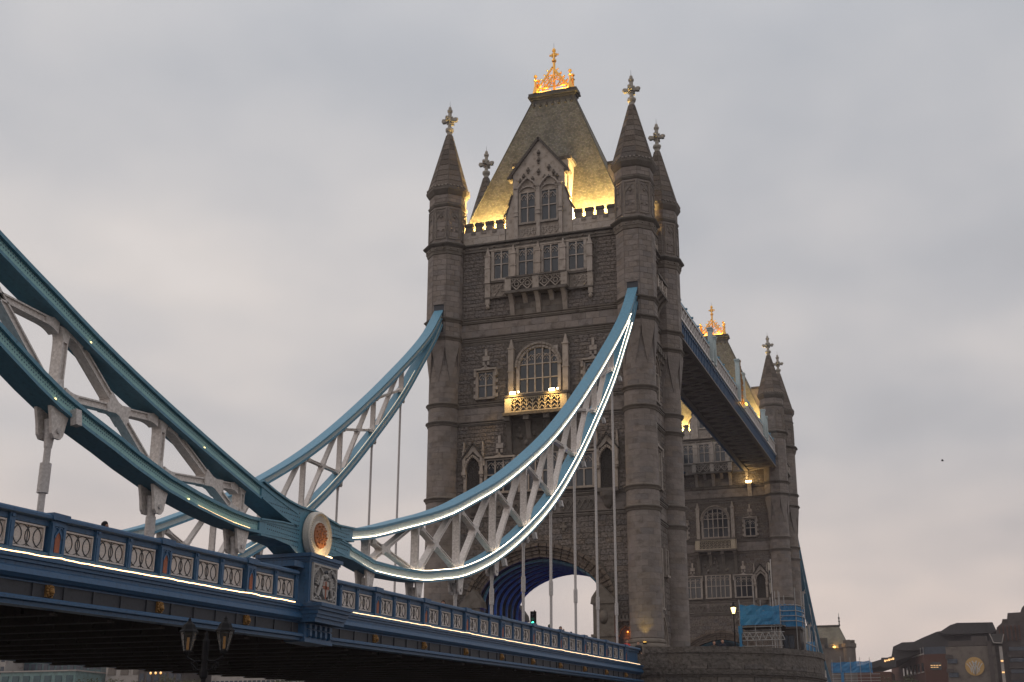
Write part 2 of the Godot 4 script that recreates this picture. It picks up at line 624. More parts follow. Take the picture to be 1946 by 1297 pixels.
# courses of squared rubble over a rectangle of a face, leaving out what covers it
func rubble(T: Node3D, b: B, F: Transform3D, u0: float, u1: float, v0: float, v1: float, skips: Array, arch := false, ch := 0.36) -> void:
	var rows := maxi(1, roundi((v1 - v0) / ch))
	var h := (v1 - v0) / rows
	for j in rows:
		var v := v0 + h * (j + 0.5)
		var u := u0
		while u < u1 - 0.05:
			var w := minf(rng.randf_range(0.5, 1.25), u1 - u)
			if u1 - u - w < 0.25: w = u1 - u
			var c := u + w * 0.5
			u += w
			var hid := false
			for s in skips:
				if c + w * 0.3 > s[0] and c - w * 0.3 < s[1] and v + h * 0.3 > s[2] and v - h * 0.3 < s[3]: hid = true
			if arch and absf(c) - w * 0.4 < 6.5:
				var t := clampf(absf(c) / 6.6, 0.0, 1.0)
				if v < ARCH_S + 4.9 * sqrt(1.0 - t * t): hid = true
			if hid: continue
			var dp := rng.randf_range(0.025, 0.06)
			if stones_left > 0:
				stones_left -= 1
				inst(T, "stone", stone_mesh(rng.randi()), M.rubble, Transform3D(F.basis * Basis.from_scale(Vector3(w - 0.03, h - 0.028, dp)), F * Vector3(c, v, dp * 0.5)))
			else:
				b.col = tone(0.74, 1.1, 0.05)
				var o := F * Vector3(c, v, dp * 0.5)
				b.hexa(o, Vector3(w - 0.03, h - 0.028, dp), Vector3(w - 0.09, h - 0.07, dp), F.basis)

# smooth squared blocks
func ashlar(b: B, F: Transform3D, u0: float, u1: float, v0: float, v1: float, ch := 0.45, bw := 1.1, lo := 0.8) -> void:
	var rows := maxi(1, roundi((v1 - v0) / ch))
	var h := (v1 - v0) / rows
	for j in rows:
		var u := u0 - (bw * 0.5 if j % 2 else 0.0)
		while u < u1 - 0.01:
			var a := maxf(u, u0)
			var e := minf(u + bw, u1)
			u += bw
			if e - a < 0.1: continue
			b.col = tone(lo, 1.08, 0.03)
			var d := 0.03
			b.hexa(F * Vector3((a + e) * 0.5, v0 + h * (j + 0.5), d * 0.5), Vector3(e - a - 0.012, h - 0.012, d), Vector3(e - a - 0.03, h - 0.03, d), F.basis)

func string_course(b: B, F: Transform3D, u0: float, u1: float, v: float, pr := 0.26) -> void:
	b.col = tone(0.5, 0.62)
	b.hexa(F * Vector3((u0 + u1) * 0.5, v + 0.07, pr * 0.5), Vector3(u1 - u0, 0.18, pr), Vector3(u1 - u0, 0.06, pr), F.basis)
	b.col = tone(0.72, 0.85)
	fb(b, F, u0, u1, v - 0.14, v - 0.02, 0, pr * 0.72)
	fb(b, F, u0, u1, v - 0.26, v - 0.14, 0, pr * 0.42)

# a mullioned window with pointed lights; panes, frame and stone surround are its pieces
func window(T: Node3D, F: Transform3D, uc: float, w: float, v0: float, v1: float, lights: int, rows: Array, opts := {}) -> void:
	var W := sub(T, "window")
	var cw := w / lights
	var u0 := uc - w * 0.5
	var vs: Array = [v0]
	vs.append_array(rows)
	var rise: float = opts.get("rise", 0.0)      # arched head
	var spring := v1 - rise
	vs.append(v1)
	for i in lights:
		for j in vs.size() - 1:
			var b := B.new()
			b.col = tone(0.75, 1.25, 0.04)
			var top: float = vs[j + 1]
			if rise > 0.0 and j == vs.size() - 2:
				var t := absf((i + 0.5) / lights * 2.0 - 1.0)
				top = spring + rise * (sqrt(1.0 - t * t) * 0.95)
			var tilt := rng.randf_range(-0.012, 0.012)
			var f2 := F.basis * Basis(Vector3.UP, tilt)
			b.box(F * Vector3(u0 + cw * (i + 0.5), (vs[j] + top) * 0.5, 0.05), Vector3(cw - 0.05, top - vs[j] - 0.03, 0.03), f2)
			part(W, "pane", b, M.glass)
	var b := B.new()
	b.col = Color(0.95, 0.95, 0.95)
	for i in range(1, lights):
		var t := absf(float(i) / lights * 2.0 - 1.0)
		var top := v1 if rise <= 0.0 else spring + rise * sqrt(1.0 - t * t)
		fb(b, F, u0 + cw * i - 0.055, u0 + cw * i + 0.055, v0, top, 0.03, 0.2)
	for r in rows: fb(b, F, u0, u0 + w, r - 0.045, r + 0.045, 0.04, 0.18)
	# pointed heads of the lights
	for i in lights:
		var a := u0 + cw * i + 0.04
		var e := a + cw - 0.08
		var hv := v1 - 0.62
		if rise > 0.0:
			var t := absf((i + 0.5) / lights * 2.0 - 1.0)
			hv = spring + rise * (sqrt(1.0 - t * t)) * 0.45 - 0.05
		b.strip(arch_line(a, e, hv, 0.42, 8, 0.45), 0.06, F, 0.05, 0.17)
		b.strip(V2([a + cw * 0.28, hv + 0.06, a + cw * 0.18, hv - 0.10]), 0.05, F, 0.05, 0.15)
		b.strip(V2([e - cw * 0.28, hv + 0.06, e - cw * 0.18, hv - 0.10]), 0.05, F, 0.05, 0.15)
		if i < lights - 1: b.strip(arch_line(a + cw * 0.5, e + cw * 0.5, hv + 0.18, 0.3, 6, 0.5), 0.05, F, 0.05, 0.15)
	part(W, "frame", b, M.pale)
	b = B.new()
	b.col = tone(0.72, 0.98)
	var sw: float = opts.get("side", 0.28)
	var pr: float = opts.get("proud", 0.24)
	if rise > 0.0:
		b.strip(arch_line(u0 - 0.1, u0 + w + 0.1, spring, rise + 0.1, 18, 0.0), 0.22, F, 0.0, pr)
		b.col = tone(0.6, 0.8)
		b.strip(arch_line(u0 - 0.32, u0 + w + 0.32, spring, rise + 0.36, 18, 0.0), 0.2, F, 0.0, pr + 0.14)
		b.col = tone(0.75, 0.95)
		fb(b, F, u0 - sw, u0, v0, spring, 0, pr); fb(b, F, u0 + w, u0 + w + sw, v0, spring, 0, pr)
		# fill the corners behind the arch
		for s in [-1, 1]:
			var poly := PackedVector2Array()
			for p in arch_line(u0, u0 + w, spring, rise, 18, 0.0):
				if (p.x - uc) * s >= -0.001: poly.append(p)
			poly.append(Vector2(uc + s * (w * 0.5 + 0.01), v1 + 0.02))
			poly.append(Vector2(uc, v1 + 0.02))
			if poly.size() > 3 and not Geometry2D.triangulate_polygon(poly).is_empty(): b.prism(poly, F, 0.0, pr * 0.85)
	else:
		fb(b, F, u0 - sw, u0, v0 - 0.1, v1 + 0.1, 0, pr)
		fb(b, F, u0 + w, u0 + w + sw, v0 - 0.1, v1 + 0.1, 0, pr)
		fb(b, F, u0, u0 + w, v1, v1 + 0.1, 0, pr)
	b.col = tone(0.6, 0.8)
	fb(b, F, u0 - sw * 0.9, u0 + w + sw * 0.9, v0 - 0.2, v0 - 0.0, 0, pr + 0.12)
	if opts.get("quoins", false):
		b.col = tone(0.8, 1.0)
		for k in 7:
			if k % 2: continue
			var q := v0 + (v1 - v0) * k / 7.0
			fb(b, F, u0 - sw - 0.2, u0 - sw, q, q + (v1 - v0) / 7.0, 0, pr * 0.8)
			fb(b, F, u0 + w + sw, u0 + w + sw + 0.2, q, q + (v1 - v0) / 7.0, 0, pr * 0.8)
	if opts.get("ogee", false):
		b.col = tone(0.75, 0.95)
		var tp := v1 + 0.18
		fb(b, F, u0 - sw - 0.12, u0 + w + sw + 0.12, tp, tp + 0.16, 0, pr + 0.16)
		fb(b, F, u0 - sw - 0.14, u0 - sw + 0.06, tp - 0.6, tp, 0, pr + 0.12)
		fb(b, F, u0 + w + sw - 0.06, u0 + w + sw + 0.14, tp - 0.6, tp, 0, pr + 0.12)
		b.prism(V2([uc - 0.5, tp + 0.16, uc + 0.5, tp + 0.16, uc + 0.12, tp + 0.3, uc, tp + 0.55, uc - 0.12, tp + 0.3]), F, 0, pr + 0.12)
		fb(b, F, uc - 0.32, uc - 0.12, tp + 0.5, tp + 0.85, 0, 0.2)
		fb(b, F, uc + 0.12, uc + 0.32, tp + 0.5, tp + 0.85, 0, 0.2)
		b.col = tone(0.85, 1.05)
		fb(b, F, uc - 0.34, uc + 0.34, tp + 0.95, tp + 1.4, 0, 0.14)
		fb(b, F, uc - 0.12, uc + 0.12, tp + 1.4, tp + 2.1, 0, 0.18)
	part(W, "surround", b, M.pale)

# pierced or blind tracery of lozenges and rings between u0..u1, v0..v1
func lozenges(b: B, F: Transform3D, u0: float, u1: float, v0: float, v1: float, k: int, w0: float, w1: float, t := 0.07) -> void:
	var s := (u1 - u0) / k
	var m := (v0 + v1) * 0.5
	for i in k:
		var a := u0 + s * i
		b.strip(V2([a, m, a + s * 0.5, v1, a + s, m, a + s * 0.5, v0, a, m]), t, F, w0, w1)
		b.strip(V2([a, v1, a + s * 0.25, m + (v1 - m) * 0.5]), t, F, w0, w1)
		b.strip(V2([a + s, v1, a + s * 0.75, m + (v1 - m) * 0.5]), t, F, w0, w1)
		var ring := PackedVector2Array()
		for q in 9: ring.append(Vector2(a + s * 0.5, m) + Vector2(cos(TAU * q / 8), sin(TAU * q / 8)) * (v1 - v0) * 0.2)
		b.strip(ring, t * 0.8, F, w0, w1)

func corbel(b: B, F: Transform3D, u: float, w: float, vt: float, vb: float, out: float) -> void:
	# scrolled bracket: profile in (w, v) extruded sideways
	var pr := PackedVector2Array()
	var n := 8
	for i in n + 1:
		var t := float(i) / n
		pr.append(Vector2(out * (1.0 - t) * (1.0 - 0.35 * sin(t * PI)) + 0.06, vt - (vt - vb) * t))
	pr.append(Vector2(0, vb)); pr.append(Vector2(0, vt))
	var f := Transform3D(Basis(F.basis.z, F.basis.y, -F.basis.x), F * Vector3(u, 0, 0))
	b.prism(pr, f, -w * 0.5, w * 0.5)

func pinnacle(b: B, F: Transform3D, u: float, v0: float, v1: float, w: float, pr: float) -> void:
	fb(b, F, u - w * 0.5, u + w * 0.5, v0, v1 - 0.9, 0, pr)
	fb(b, F, u - w * 0.62, u + w * 0.62, v1 - 0.95, v1 - 0.82, 0, pr + 0.05)
	b.prism(V2([u - w * 0.45, v1 - 0.82, u + w * 0.45, v1 - 0.82, u + 0.03, v1, u - 0.03, v1]), F, 0, pr * 0.85)
	fb(b, F, u - w * 0.62, u + w * 0.62, (v0 + v1) * 0.5 - 0.35, (v0 + v1) * 0.5 - 0.25, 0, pr + 0.05)

func tower(zc: float, label: String, near: bool) -> void:
	var T := thing("bridge_tower", Vector3(0, 13, zc), label, "tower")
	stones_left = 290 if near else 0
	var F := face(zc, 0)
	var R := face(zc, 1)
	var K := face(zc, 2)
	var L := face(zc, 3)
	# solid core with the road passage through it
	var b := B.new()
	var poly := V2([-9.3, 13, -ARCH_H, 13])
	poly.append_array(arch_line(-ARCH_H, ARCH_H, ARCH_S, ARCH_R, 24, 0.1))
	poly.append_array(V2([ARCH_H, 13, 9.3, 13, 9.3, 53.2, -9.3, 53.2]))
	b.prism(poly, Transform3D(Basis.IDENTITY, Vector3(0, 0, zc)), -5.1, 5.1)
	part(T, "wall", b, M.core)
	# rubble facing, front
	b = B.new()
	rubble(T, b, F, -7.55, 7.55, 45.2, 51.75, [[-5.15, 5.15, 46.75, 52.2], [-2.4, 2.4, 44.6, 47]])
	rubble(T, b, F, -7.9, 7.9, 37.05, 42.45, [[-2.95, 2.95, 37, 42.3], [-6.15, -4.1, 36.9, 40.2], [4.1, 6.15, 36.9, 40.2]])
	rubble(T, b, F, -7.95, 7.95, 28.35, 34.8, [[-5.2, 5.2, 28, 31.9], [-3.2, 3.2, 31, 35], [-7.3, -5.3, 28, 32.4], [5.3, 7.3, 28, 32.4]])
	stones_left = 0
	rubble(T, b, F, -7.95, 7.95, 13.2, 25.95, [], true, 0.5)
	# side facing the river
	rubble(T, b, R, -3.75, 3.75, 45.2, 51.75, [[-2.4, 2.4, 44, 52]])
	rubble(T, b, R, -3.75, 3.75, 28.35, 42.45, [[-1.9, 1.9, 29, 42], [-3, 3, 34.9, 36.9]])
	rubble(T, b, R, -3.75, 3.75, 13.2, 25.95, [[-1.9, 1.9, 13, 25]], false, 0.5)
	part(T, "stonework", b, M.rubble, "", "stuff")
	# smooth bands
	b = B.new()
	for s in [[26.35, 27.75], [35.2, 36.5], [43.3, 44.55]]:
		ashlar(b, F, -7.9, 7.9, s[0], s[1], 0.62, 1.3)
		ashlar(b, R, -3.75, 3.75, s[0], s[1], 0.62, 1.3)
		ashlar(b, K, -7.9, 7.9, s[0], s[1], 0.62, 1.3)
	ashlar(b, K, -7.9, 7.9, 28.3, 34.9, 0.5, 1.2)
	ashlar(b, K, -7.9, 7.9, 37.0, 43.0, 0.5, 1.2)
	ashlar(b, K, -7.9, 7.9, 45.1, 51.8, 0.5, 1.2)
	part(T, "band", b, M.ashlar)
	b = B.new()
	for v in [26.24, 28.03, 35.04, 36.76, 43.1, 44.9]:
		string_course(b, F, -7.95, 7.95, v); string_course(b, R, -3.75, 3.75, v)
		string_course(b, K, -7.95, 7.95, v); string_course(b, L, -3.75, 3.75, v)
	string_course(b, F, -7.9, 7.9, 42.72, 0.16)
	part(T, "string_course", b, M.trim)
	# cornice with carved bosses under the battlements
	b = B.new()
	for q in [[F, 7.5], [R, 3.5], [K, 7.5], [L, 3.5]]:
		var f: Transform3D = q[0]
		var e: float = q[1]
		b.col = tone(0.75, 0.9)
		fb(b, f, -e, e, 51.78, 52.0, 0, 0.16)
		fb(b, f, -e, e, 52.0, 52.25, 0, 0.24)
		b.col = tone(0.42, 0.5)
		b.hexa(f * Vector3(0, 52.42, 0.24), Vector3(2 * e, 0.34, 0.48), Vector3(2 * e, 0.14, 0.48), f.basis)
		var k := int(e * 2 / 1.25)
		b.col = tone(0.9, 1.0)
		for i in k:
			var u := -e + 2 * e * (i + 0.5) / k
			b.ball(f * Vector3(u, 52.08, 0.28), Vector3(0.11, 0.11, 0.11), 6)
			fb(b, f, u - 0.32, u + 0.32, 52.03, 52.13, 0.2, 0.26)
	part(T, "cornice", b, M.trim)
	battlements(T, F, 7.6, 3.35)
	battlements(T, R, 3.5, 1.9)
	battlements(T, K, 7.6, 3.35)
	battlements(T, L, 3.5, 1.9)
	roof(T, zc)
	dormer(T, F, 1.0, near)
	dormer(T, R, 0.62, false)
	if near: pass
	# upper windows with their pilasters
	for u in [-3.68, -1.22, 1.22, 3.68]:
		window(T, F, u, 1.44, 48.8, 51.55, 2, [50.25], {"side": 0.3, "proud": 0.2})
	for u in [-5.0, -2.45, 0.0, 2.45, 5.0]:
		b = B.new()
		b.col = tone(0.8, 1.0)
		pinnacle(b, F, u, 48.4, 52.0, 0.5, 0.42)
		part(T, "pilaster", b, M.pale)
	b = B.new()
	b.col = tone(0.8, 0.95)
	fb(b, F, -5.1, 5.1, 51.66, 51.8, 0, 0.24)
	part(T, "window_head", b, M.pale)
	upper_balcony(T, F)
	# tall arched window and its neighbours
	window(T, F, 0.0, 3.64, 37.4, 41.65, 5, [38.75, 40.1], {"rise": 1.75, "side": 0.3, "proud": 0.26})
	for s in [-1, 1]:
		b = B.new()
		b.col = tone(0.8, 1.0)
		pinnacle(b, F, s * 2.6, 37.0, 42.6, 0.5, 0.45)
		part(T, "pilaster", b, M.pale)
	for s in [-1, 1]:
		window(T, F, s * 5.13, 1.42, 37.35, 39.75, 2, [38.5], {"side": 0.26, "quoins": true, "ogee": true})
	lower_balcony(T, F, near)
	# lower window range and canopied niches
	window(T, F, 0.0, 3.3, 28.55, 31.7, 5, [30.2], {"side": 0.28})
	for s in [-1, 1]:
		window(T, F, s * 3.75, 2.3, 28.55, 31.4, 3, [30.1], {"side": 0.26, "ogee": true})
	for s in [-1, 1]: niche(T, F, s * 6.25)
	arch_trim(T, F, near)
	arch_trim(T, K, false)
	lower_reliefs(T, F)
	ribs(T, zc, near)
	# windows of the river side
	window(T, R, -1.0, 1.3, 48.8, 51.3, 2, [50.2], {"side": 0.25})
	window(T, R, 1.0, 1.3, 48.8, 51.3, 2, [50.2], {"side": 0.25})
	side_balcony(T, R)
	window(T, R, 0.0, 2.6, 37.2, 41.2, 3, [38.6, 39.9], {"rise": 1.3, "side": 0.3})
	window(T, R, 0.0, 2.6, 29.2, 32.6, 4, [30.8], {"side": 0.3, "ogee": true})
	window(T, R, -0.4, 1.6, 18.5, 23.6, 2, [20.2, 21.9], {"side": 0.3, "quoins": true})
	window(T, R, 2.4, 0.7, 21.6, 23.8, 1, [], {"side": 0.22})
	b = B.new()
	for k in 3:
		b.col = tone(0.6, 0.9)
		b.strip(arch_line(-1.0 - k * 0.2, 1.0 + k * 0.2, 15.6, 1.9 + k * 0.2, 12, 0.4), 0.18, R, 0, 0.12 + k * 0.1)
		fb(b, R, -1.09 - k * 0.2, -0.91 - k * 0.2, 13, 15.6, 0, 0.12 + k * 0.1)
		fb(b, R, 0.91 + k * 0.2, 1.09 + k * 0.2, 13, 15.6, 0, 0.12 + k * 0.1)
	part(T, "side_doorway", b, M.pale)
	# machicolated corbels on the river side
	for i in 9:
		b = B.new()
		for j in 3:
			b.col = tone(0.5, 0.9)
			fb(b, R, -3.6 + i * 0.8, -3.2 + i * 0.8, 40.9 + j * 0.5, 41.4 + j * 0.5, 0, 0.2 + j * 0.2)
		part(T, "machicolation", b, M.trim)
	for s in [[-9.3, 5.13], [9.3, 5.13], [9.3, -5.13], [-9.3, -5.13]]: turret(T, s[0], zc + s[1], near, s[1] > 0)
	roof_floods(T, zc)
	if near:
		# uplighter at the foot of the right turret
		var n := sub(T, "turret_uplight")
		b = B.new()
		b.box(Vector3(9.6, 14.92, zc + 7.15), Vector3(0.3, 0.16, 0.2))
		part(n, "housing", b, M.black_iron)
		b = B.new()
		b.box(Vector3(9.6, 15.01, zc + 7.15), Vector3(0.24, 0.02, 0.14))
		part(n, "lens", b, M.flood_yellow)
		spot(Vector3(9.6, 15.05, zc + 7.2), Vector3(9.5, 19.0, zc + 6.55), Color(1.0, 0.86, 0.5), 3.5, 38.0, 0.1, n)

func battlements(T: Node3D, F: Transform3D, e: float, gap: float) -> void:
	for s in [-1, 1]:
		var b := B.new()
		var a := gap if s > 0 else -e
		var z := e if s > 0 else -gap
		ashlar(b, Transform3D(F.basis, F * Vector3(0, 0, 0.1)), a, z, 52.6, 53.9, 0.65, 1.2, 0.85)
		b.col = tone(0.85, 1.0)
		fb(b, F, a, z, 52.55, 53.9, -0.35, 0.1)
		var k := maxi(2, roundi((z - a) / 1.12))
		for i in k:
			var u := a + (z - a) * (i + 0.5) / k
			var m := B.new()
			m.col = tone(0.8, 1.0)
			fb(m, F, u - 0.34, u + 0.34, 53.9, 54.5, -0.33, 0.11)
			m.col = tone(0.38, 0.5)
			m.hexa(F * Vector3(u, 54.62, -0.11), Vector3(0.8, 0.6, 0.24), Vector3(0.8, 0.6, 0.24), F.basis * Basis(Vector3.RIGHT, -PI / 2))
			fb(m, F, u - 0.4, u + 0.4, 54.72, 54.86, -0.3, 0.12)
			part(T, "merlon", m, M.trim)
			if i < k - 1:
				b.col = tone(0.4, 0.5)
				var g := u + (z - a) * 0.5 / k
				fb(b, F, g - 0.22, g + 0.22, 53.6, 53.98, -0.4, 0.2)
		part(T, "parapet", b, M.pale)

func roof(T: Node3D, zc: float) -> void:
	var b := B.new()
	var pr := [[8.5, 4.2, 53.4], [2.3, 0.5, 69.35]]
	for i in pr.size() - 1:
		var p: Array = pr[i]
		var q: Array = pr[i + 1]
		var a := [Vector3(-p[0], p[2], zc + p[1]), Vector3(p[0], p[2], zc + p[1]), Vector3(p[0], p[2], zc - p[1]), Vector3(-p[0], p[2], zc - p[1])]
		var d := [Vector3(-q[0], q[2], zc + q[1]), Vector3(q[0], q[2], zc + q[1]), Vector3(q[0], q[2], zc - q[1]), Vector3(-q[0], q[2], zc - q[1])]
		for k in 4: b.quad(a[k], a[(k + 1) % 4], d[(k + 1) % 4], d[k])
	var rf := part(T, "roof", b, M.slate)
	for s in [-1, 1]:
		for t in [-1, 1]:
			b = B.new()
			for i in pr.size() - 1:
				var p: Array = pr[i]
				var q: Array = pr[i + 1]
				b.rod(Vector3(s * p[0], p[2], zc + t * p[1]), Vector3(s * q[0], q[2], zc + t * q[1]), 0.06, 0.06, 6)
			part(rf, "hip_roll", b, M.lead)
	# roll cap on top
	b = B.new()
	for q in [[2.32, 0.52, 69.2, 69.7], [2.42, 0.6, 69.7, 69.95], [2.6, 0.75, 69.95, 70.12], [2.55, 0.7, 70.12, 70.42]]:
		b.box(Vector3(0, (q[2] + q[3]) * 0.5, zc), Vector3(q[0] * 2, q[3] - q[2], q[1] * 2))
	for i in 7:
		b.ball(Vector3(-2.0 + i * 0.67, 68.95, zc + 0.62), Vector3(0.16, 0.2, 0.1), 8)
		b.rod(Vector3(-2.0 + i * 0.67, 69.3, zc + 0.58), Vector3(-2.0 + i * 0.67, 68.95, zc + 0.66), 0.09, 0.07, 6)
	part(rf, "roof_cap", b, M.lead)
	crown(T, zc)

func crown(T: Node3D, zc: float) -> void:
	var C := sub(T, "crown")
	var b := B.new()
	var y := 70.42
	for z in [-0.5, 0.5]:
		var F := Transform3D(Basis.IDENTITY, Vector3(0, 0, zc + z))
		b.box(Vector3(0, y + 0.55, zc + z), Vector3(3.6, 0.12, 0.12))
		for s in [-1, 1]:
			b.strip(V2([s * 1.65, y + 0.45, s * 0.0, y + 2.75]), 0.16, F, -0.07, 0.07)
			b.strip(V2([s * 0.85, y + 0.55, s * 0.85, y + 1.55]), 0.09, F, -0.05, 0.05)
			b.strip(V2([s * 0.85, y + 0.6, s * 1.25, y + 1.0]), 0.08, F, -0.05, 0.05)
			b.strip(V2([s * 0.82, y + 1.1, s * 0.45, y + 1.55, s * 0.08, y + 1.1]), 0.09, F, -0.05, 0.05)
			b.strip(V2([s * 0.45, y + 1.55, s * 0.45, y + 2.05]), 0.08, F, -0.05, 0.05)
			b.strip(V2([s * 0.85, y + 1.5, s * 0.08, y + 1.9]), 0.07, F, -0.05, 0.05)
			for k in 4:
				var t := 0.2 + k * 0.2
				var p := Vector3(s * 1.65 * (1 - t), y + 0.45 + 2.3 * t, zc + z)
				b.rod(p, p + Vector3(s * 0.2, 0.16, 0), 0.06, 0.05, 6)
				b.ball(p + Vector3(s * 0.24, 0.18, 0), Vector3(0.09, 0.09, 0.09), 6)
			b.lathe(Vector3(s * 1.85, 0, zc + z), [[0.3, y], [0.3, y + 0.15], [0.18, y + 0.75], [0.13, y + 0.8], [0.13, y + 1.45], [0.22, y + 1.52], [0.1, y + 1.62], [0.09, y + 1.85], [0.2, y + 1.98], [0.16, y + 2.12], [0.02, y + 2.25]], 8)
	for x in [-1.85, 1.85]:
		var f2 := Transform3D(Basis(Vector3(0, 0, 1), Vector3.UP, Vector3(-1, 0, 0)), Vector3(x, 0, zc))
		b.strip(V2([-0.5, y + 0.55, 0.5, y + 0.55]), 0.12, f2, -0.06, 0.06)
		b.strip(V2([-0.45, y + 0.6, 0, y + 1.4, 0.45, y + 0.6]), 0.1, f2, -0.05, 0.05)
	b.lathe(Vector3(0, 0, zc), [[0.2, y], [0.2, y + 0.2], [0.14, y + 0.4], [0.14, y + 3.55], [0.25, y + 3.7], [0.25, y + 3.85], [0.12, y + 4.0], [0.12, y + 4.75], [0.2, y + 4.9], [0.2, y + 5.05], [0.03, y + 5.3]], 8)
	b.box(Vector3(0, y + 4.45, zc), Vector3(0.8, 0.14, 0.14))
	for s in [-1, 1]:
		b.ball(Vector3(s * 0.42, y + 4.45, zc), Vector3(0.1, 0.13, 0.1), 6)
		b.ball(Vector3(s * 0.2, y + 4.6, zc), Vector3(0.09, 0.09, 0.09), 6)
		b.ball(Vector3(s * 0.2, y + 4.28, zc), Vector3(0.09, 0.09, 0.09), 6)
	part(C, "openwork", b, M.gold)
	b = B.new()
	for s in [-1, 1]: b.box(Vector3(s * 0.9, y + 0.16, zc + 0.34), Vector3(1.35, 0.2, 0.1))
	part(C, "light_strip", b, M.crown_strip)
	b = B.new()
	b.rod(Vector3(0, y + 5.25, zc), Vector3(0, y + 5.9, zc), 0.02, 0.01, 5)
	part(C, "lightning_rod", b, M.iron)
	for s in [-1, 1]:
		omni(Vector3(s * 0.9, y + 0.42, zc), Color(1.0, 0.66, 0.2), 2.2, 0.3, 12.0, C)
		omni(Vector3(s * 1.2, y + 0.35, zc + 0.62), Color(1.0, 0.66, 0.2), 1.0, 0.15, 12.0, C)

func dormer(T: Node3D, F: Transform3D, sc: float, _near: bool) -> void:
	# gabled stone dormer that rises from the wall top
	var D := sub(T, "dormer")
	var G := Transform3D(F.basis * Basis.from_scale(Vector3(sc, 1, 1)), F.origin)
	var g2 := Transform3D(F.basis, F.origin)
	var b := B.new()
	b.col = tone(0.85, 1.0)
	var k := sc
	var wall := V2([-3.3 * k, 52.6, 3.3 * k, 52.6, 3.3 * k, 55.4, 2.85 * k, 56.4, 2.6 * k, 57.2, 2.6 * k, 59.4, 0.1, 62.6, -0.1, 62.6, -2.6 * k, 59.4, -2.6 * k, 57.2, -2.85 * k, 56.4, -3.3 * k, 55.4])
	b.prism(wall, g2, -0.7, 0.02)
	part(D, "gable", b, M.pale)
	b = B.new()
	# body behind the gable running back into the roof
	b.col = tone(0.8, 0.95)
	fb(b, g2, -2.75 * k, 2.75 * k, 54.0, 60.6, -3.4, -0.75)
	part(D, "flank", b, M.pale)
	b = B.new()
	fb(b, g2, -3.0 * k, 3.0 * k, 60.6, 60.95, -3.4, -0.7)
	b.strip(V2([-2.95 * k, 59.1, 0, 62.85, 2.95 * k, 59.1]), 0.24, g2, -0.75, 0.22)
	fb(b, g2, -3.1 * k, -2.6 * k, 58.85, 59.1, -0.7, 0.3)
	fb(b, g2, 2.6 * k, 3.1 * k, 58.85, 59.1, -0.7, 0.3)
	for s in [-1, 1]:
		b.prism(V2([s * 2.6 * k, 57.2, s * 2.95 * k, 56.2, s * 3.1 * k, 56.25, s * 2.7 * k, 57.4]), g2, -0.7, 0.1)
		b.prism(V2([s * 3.2 * k, 55.3, s * 3.5 * k, 54.9, s * 3.5 * k, 55.2, s * 2.9 * k, 56.2]), g2, -0.7, 0.1)
	part(D, "coping", b, M.dark_stone)
	b = B.new()
	b.col = tone(0.8, 1.0)
	for u in [-2.2, 0.0, 2.2]:
		var uu: float = u * k
		fb(b, g2, uu - 0.17, uu + 0.17, 52.6, 57.7, 0, 0.26)
		fb(b, g2, uu - 0.22, uu + 0.22, 57.7, 57.85, 0, 0.34)
		fb(b, g2, uu - 0.22, uu + 0.22, 54.85, 55.0, 0, 0.34)
		fb(b, g2, uu - 0.22, uu + 0.22, 55.25, 55.38, 0, 0.32)
	for s in [-1, 1]:
		var c: float = s * 1.08 * k
		b.strip(arch_line(c - 1.0 * k, c + 1.0 * k, 57.5, 1.25, 14, 0.5), 0.14, g2, 0, 0.3)
		b.strip(arch_line(c - 0.8 * k, c + 0.8 * k, 57.35, 0.5, 10, 0.0), 0.1, g2, 0, 0.2)
		for t in [-0.5, 0.5]:
			b.ball(g2 * Vector3(c + t * k, 57.9, 0.05), Vector3(0.2, 0.1, 0.1), 6)
		lozenges(b, g2, c - 0.85 * k, c + 0.85 * k, 52.85, 53.6, 3, 0, 0.1, 0.08)
	part(D, "moulding", b, M.pale)
	b = B.new()
	b.col = tone(0.55, 0.7)
	for q in [[-1.5, 59.0], [-0.6, 58.6], [0.6, 58.6], [1.5, 59.0], [-1.05, 59.6], [1.05, 59.6], [0.0, 60.5], [0.0, 61.3], [0.0, 59.3], [-1.85, 58.55], [1.85, 58.55]]:
		b.ball(g2 * Vector3(q[0] * k, q[1], 0.08), Vector3(0.2, 0.16, 0.2), 7)
		b.ball(g2 * Vector3(q[0] * k, q[1] + 0.2, 0.06), Vector3(0.1, 0.14, 0.12), 6)
		fb(b, g2, q[0] * k - 0.1, q[0] * k + 0.1, q[1] - 0.35, q[1] - 0.2, 0, 0.12)
	part(D, "carving", b, M.trim)
	for s in [-1, 1]: window(T, F, s * 1.06 * k, 1.42 * k, 54.15, 57.2, 2, [55.7], {"side": 0.2 * k, "proud": 0.16})

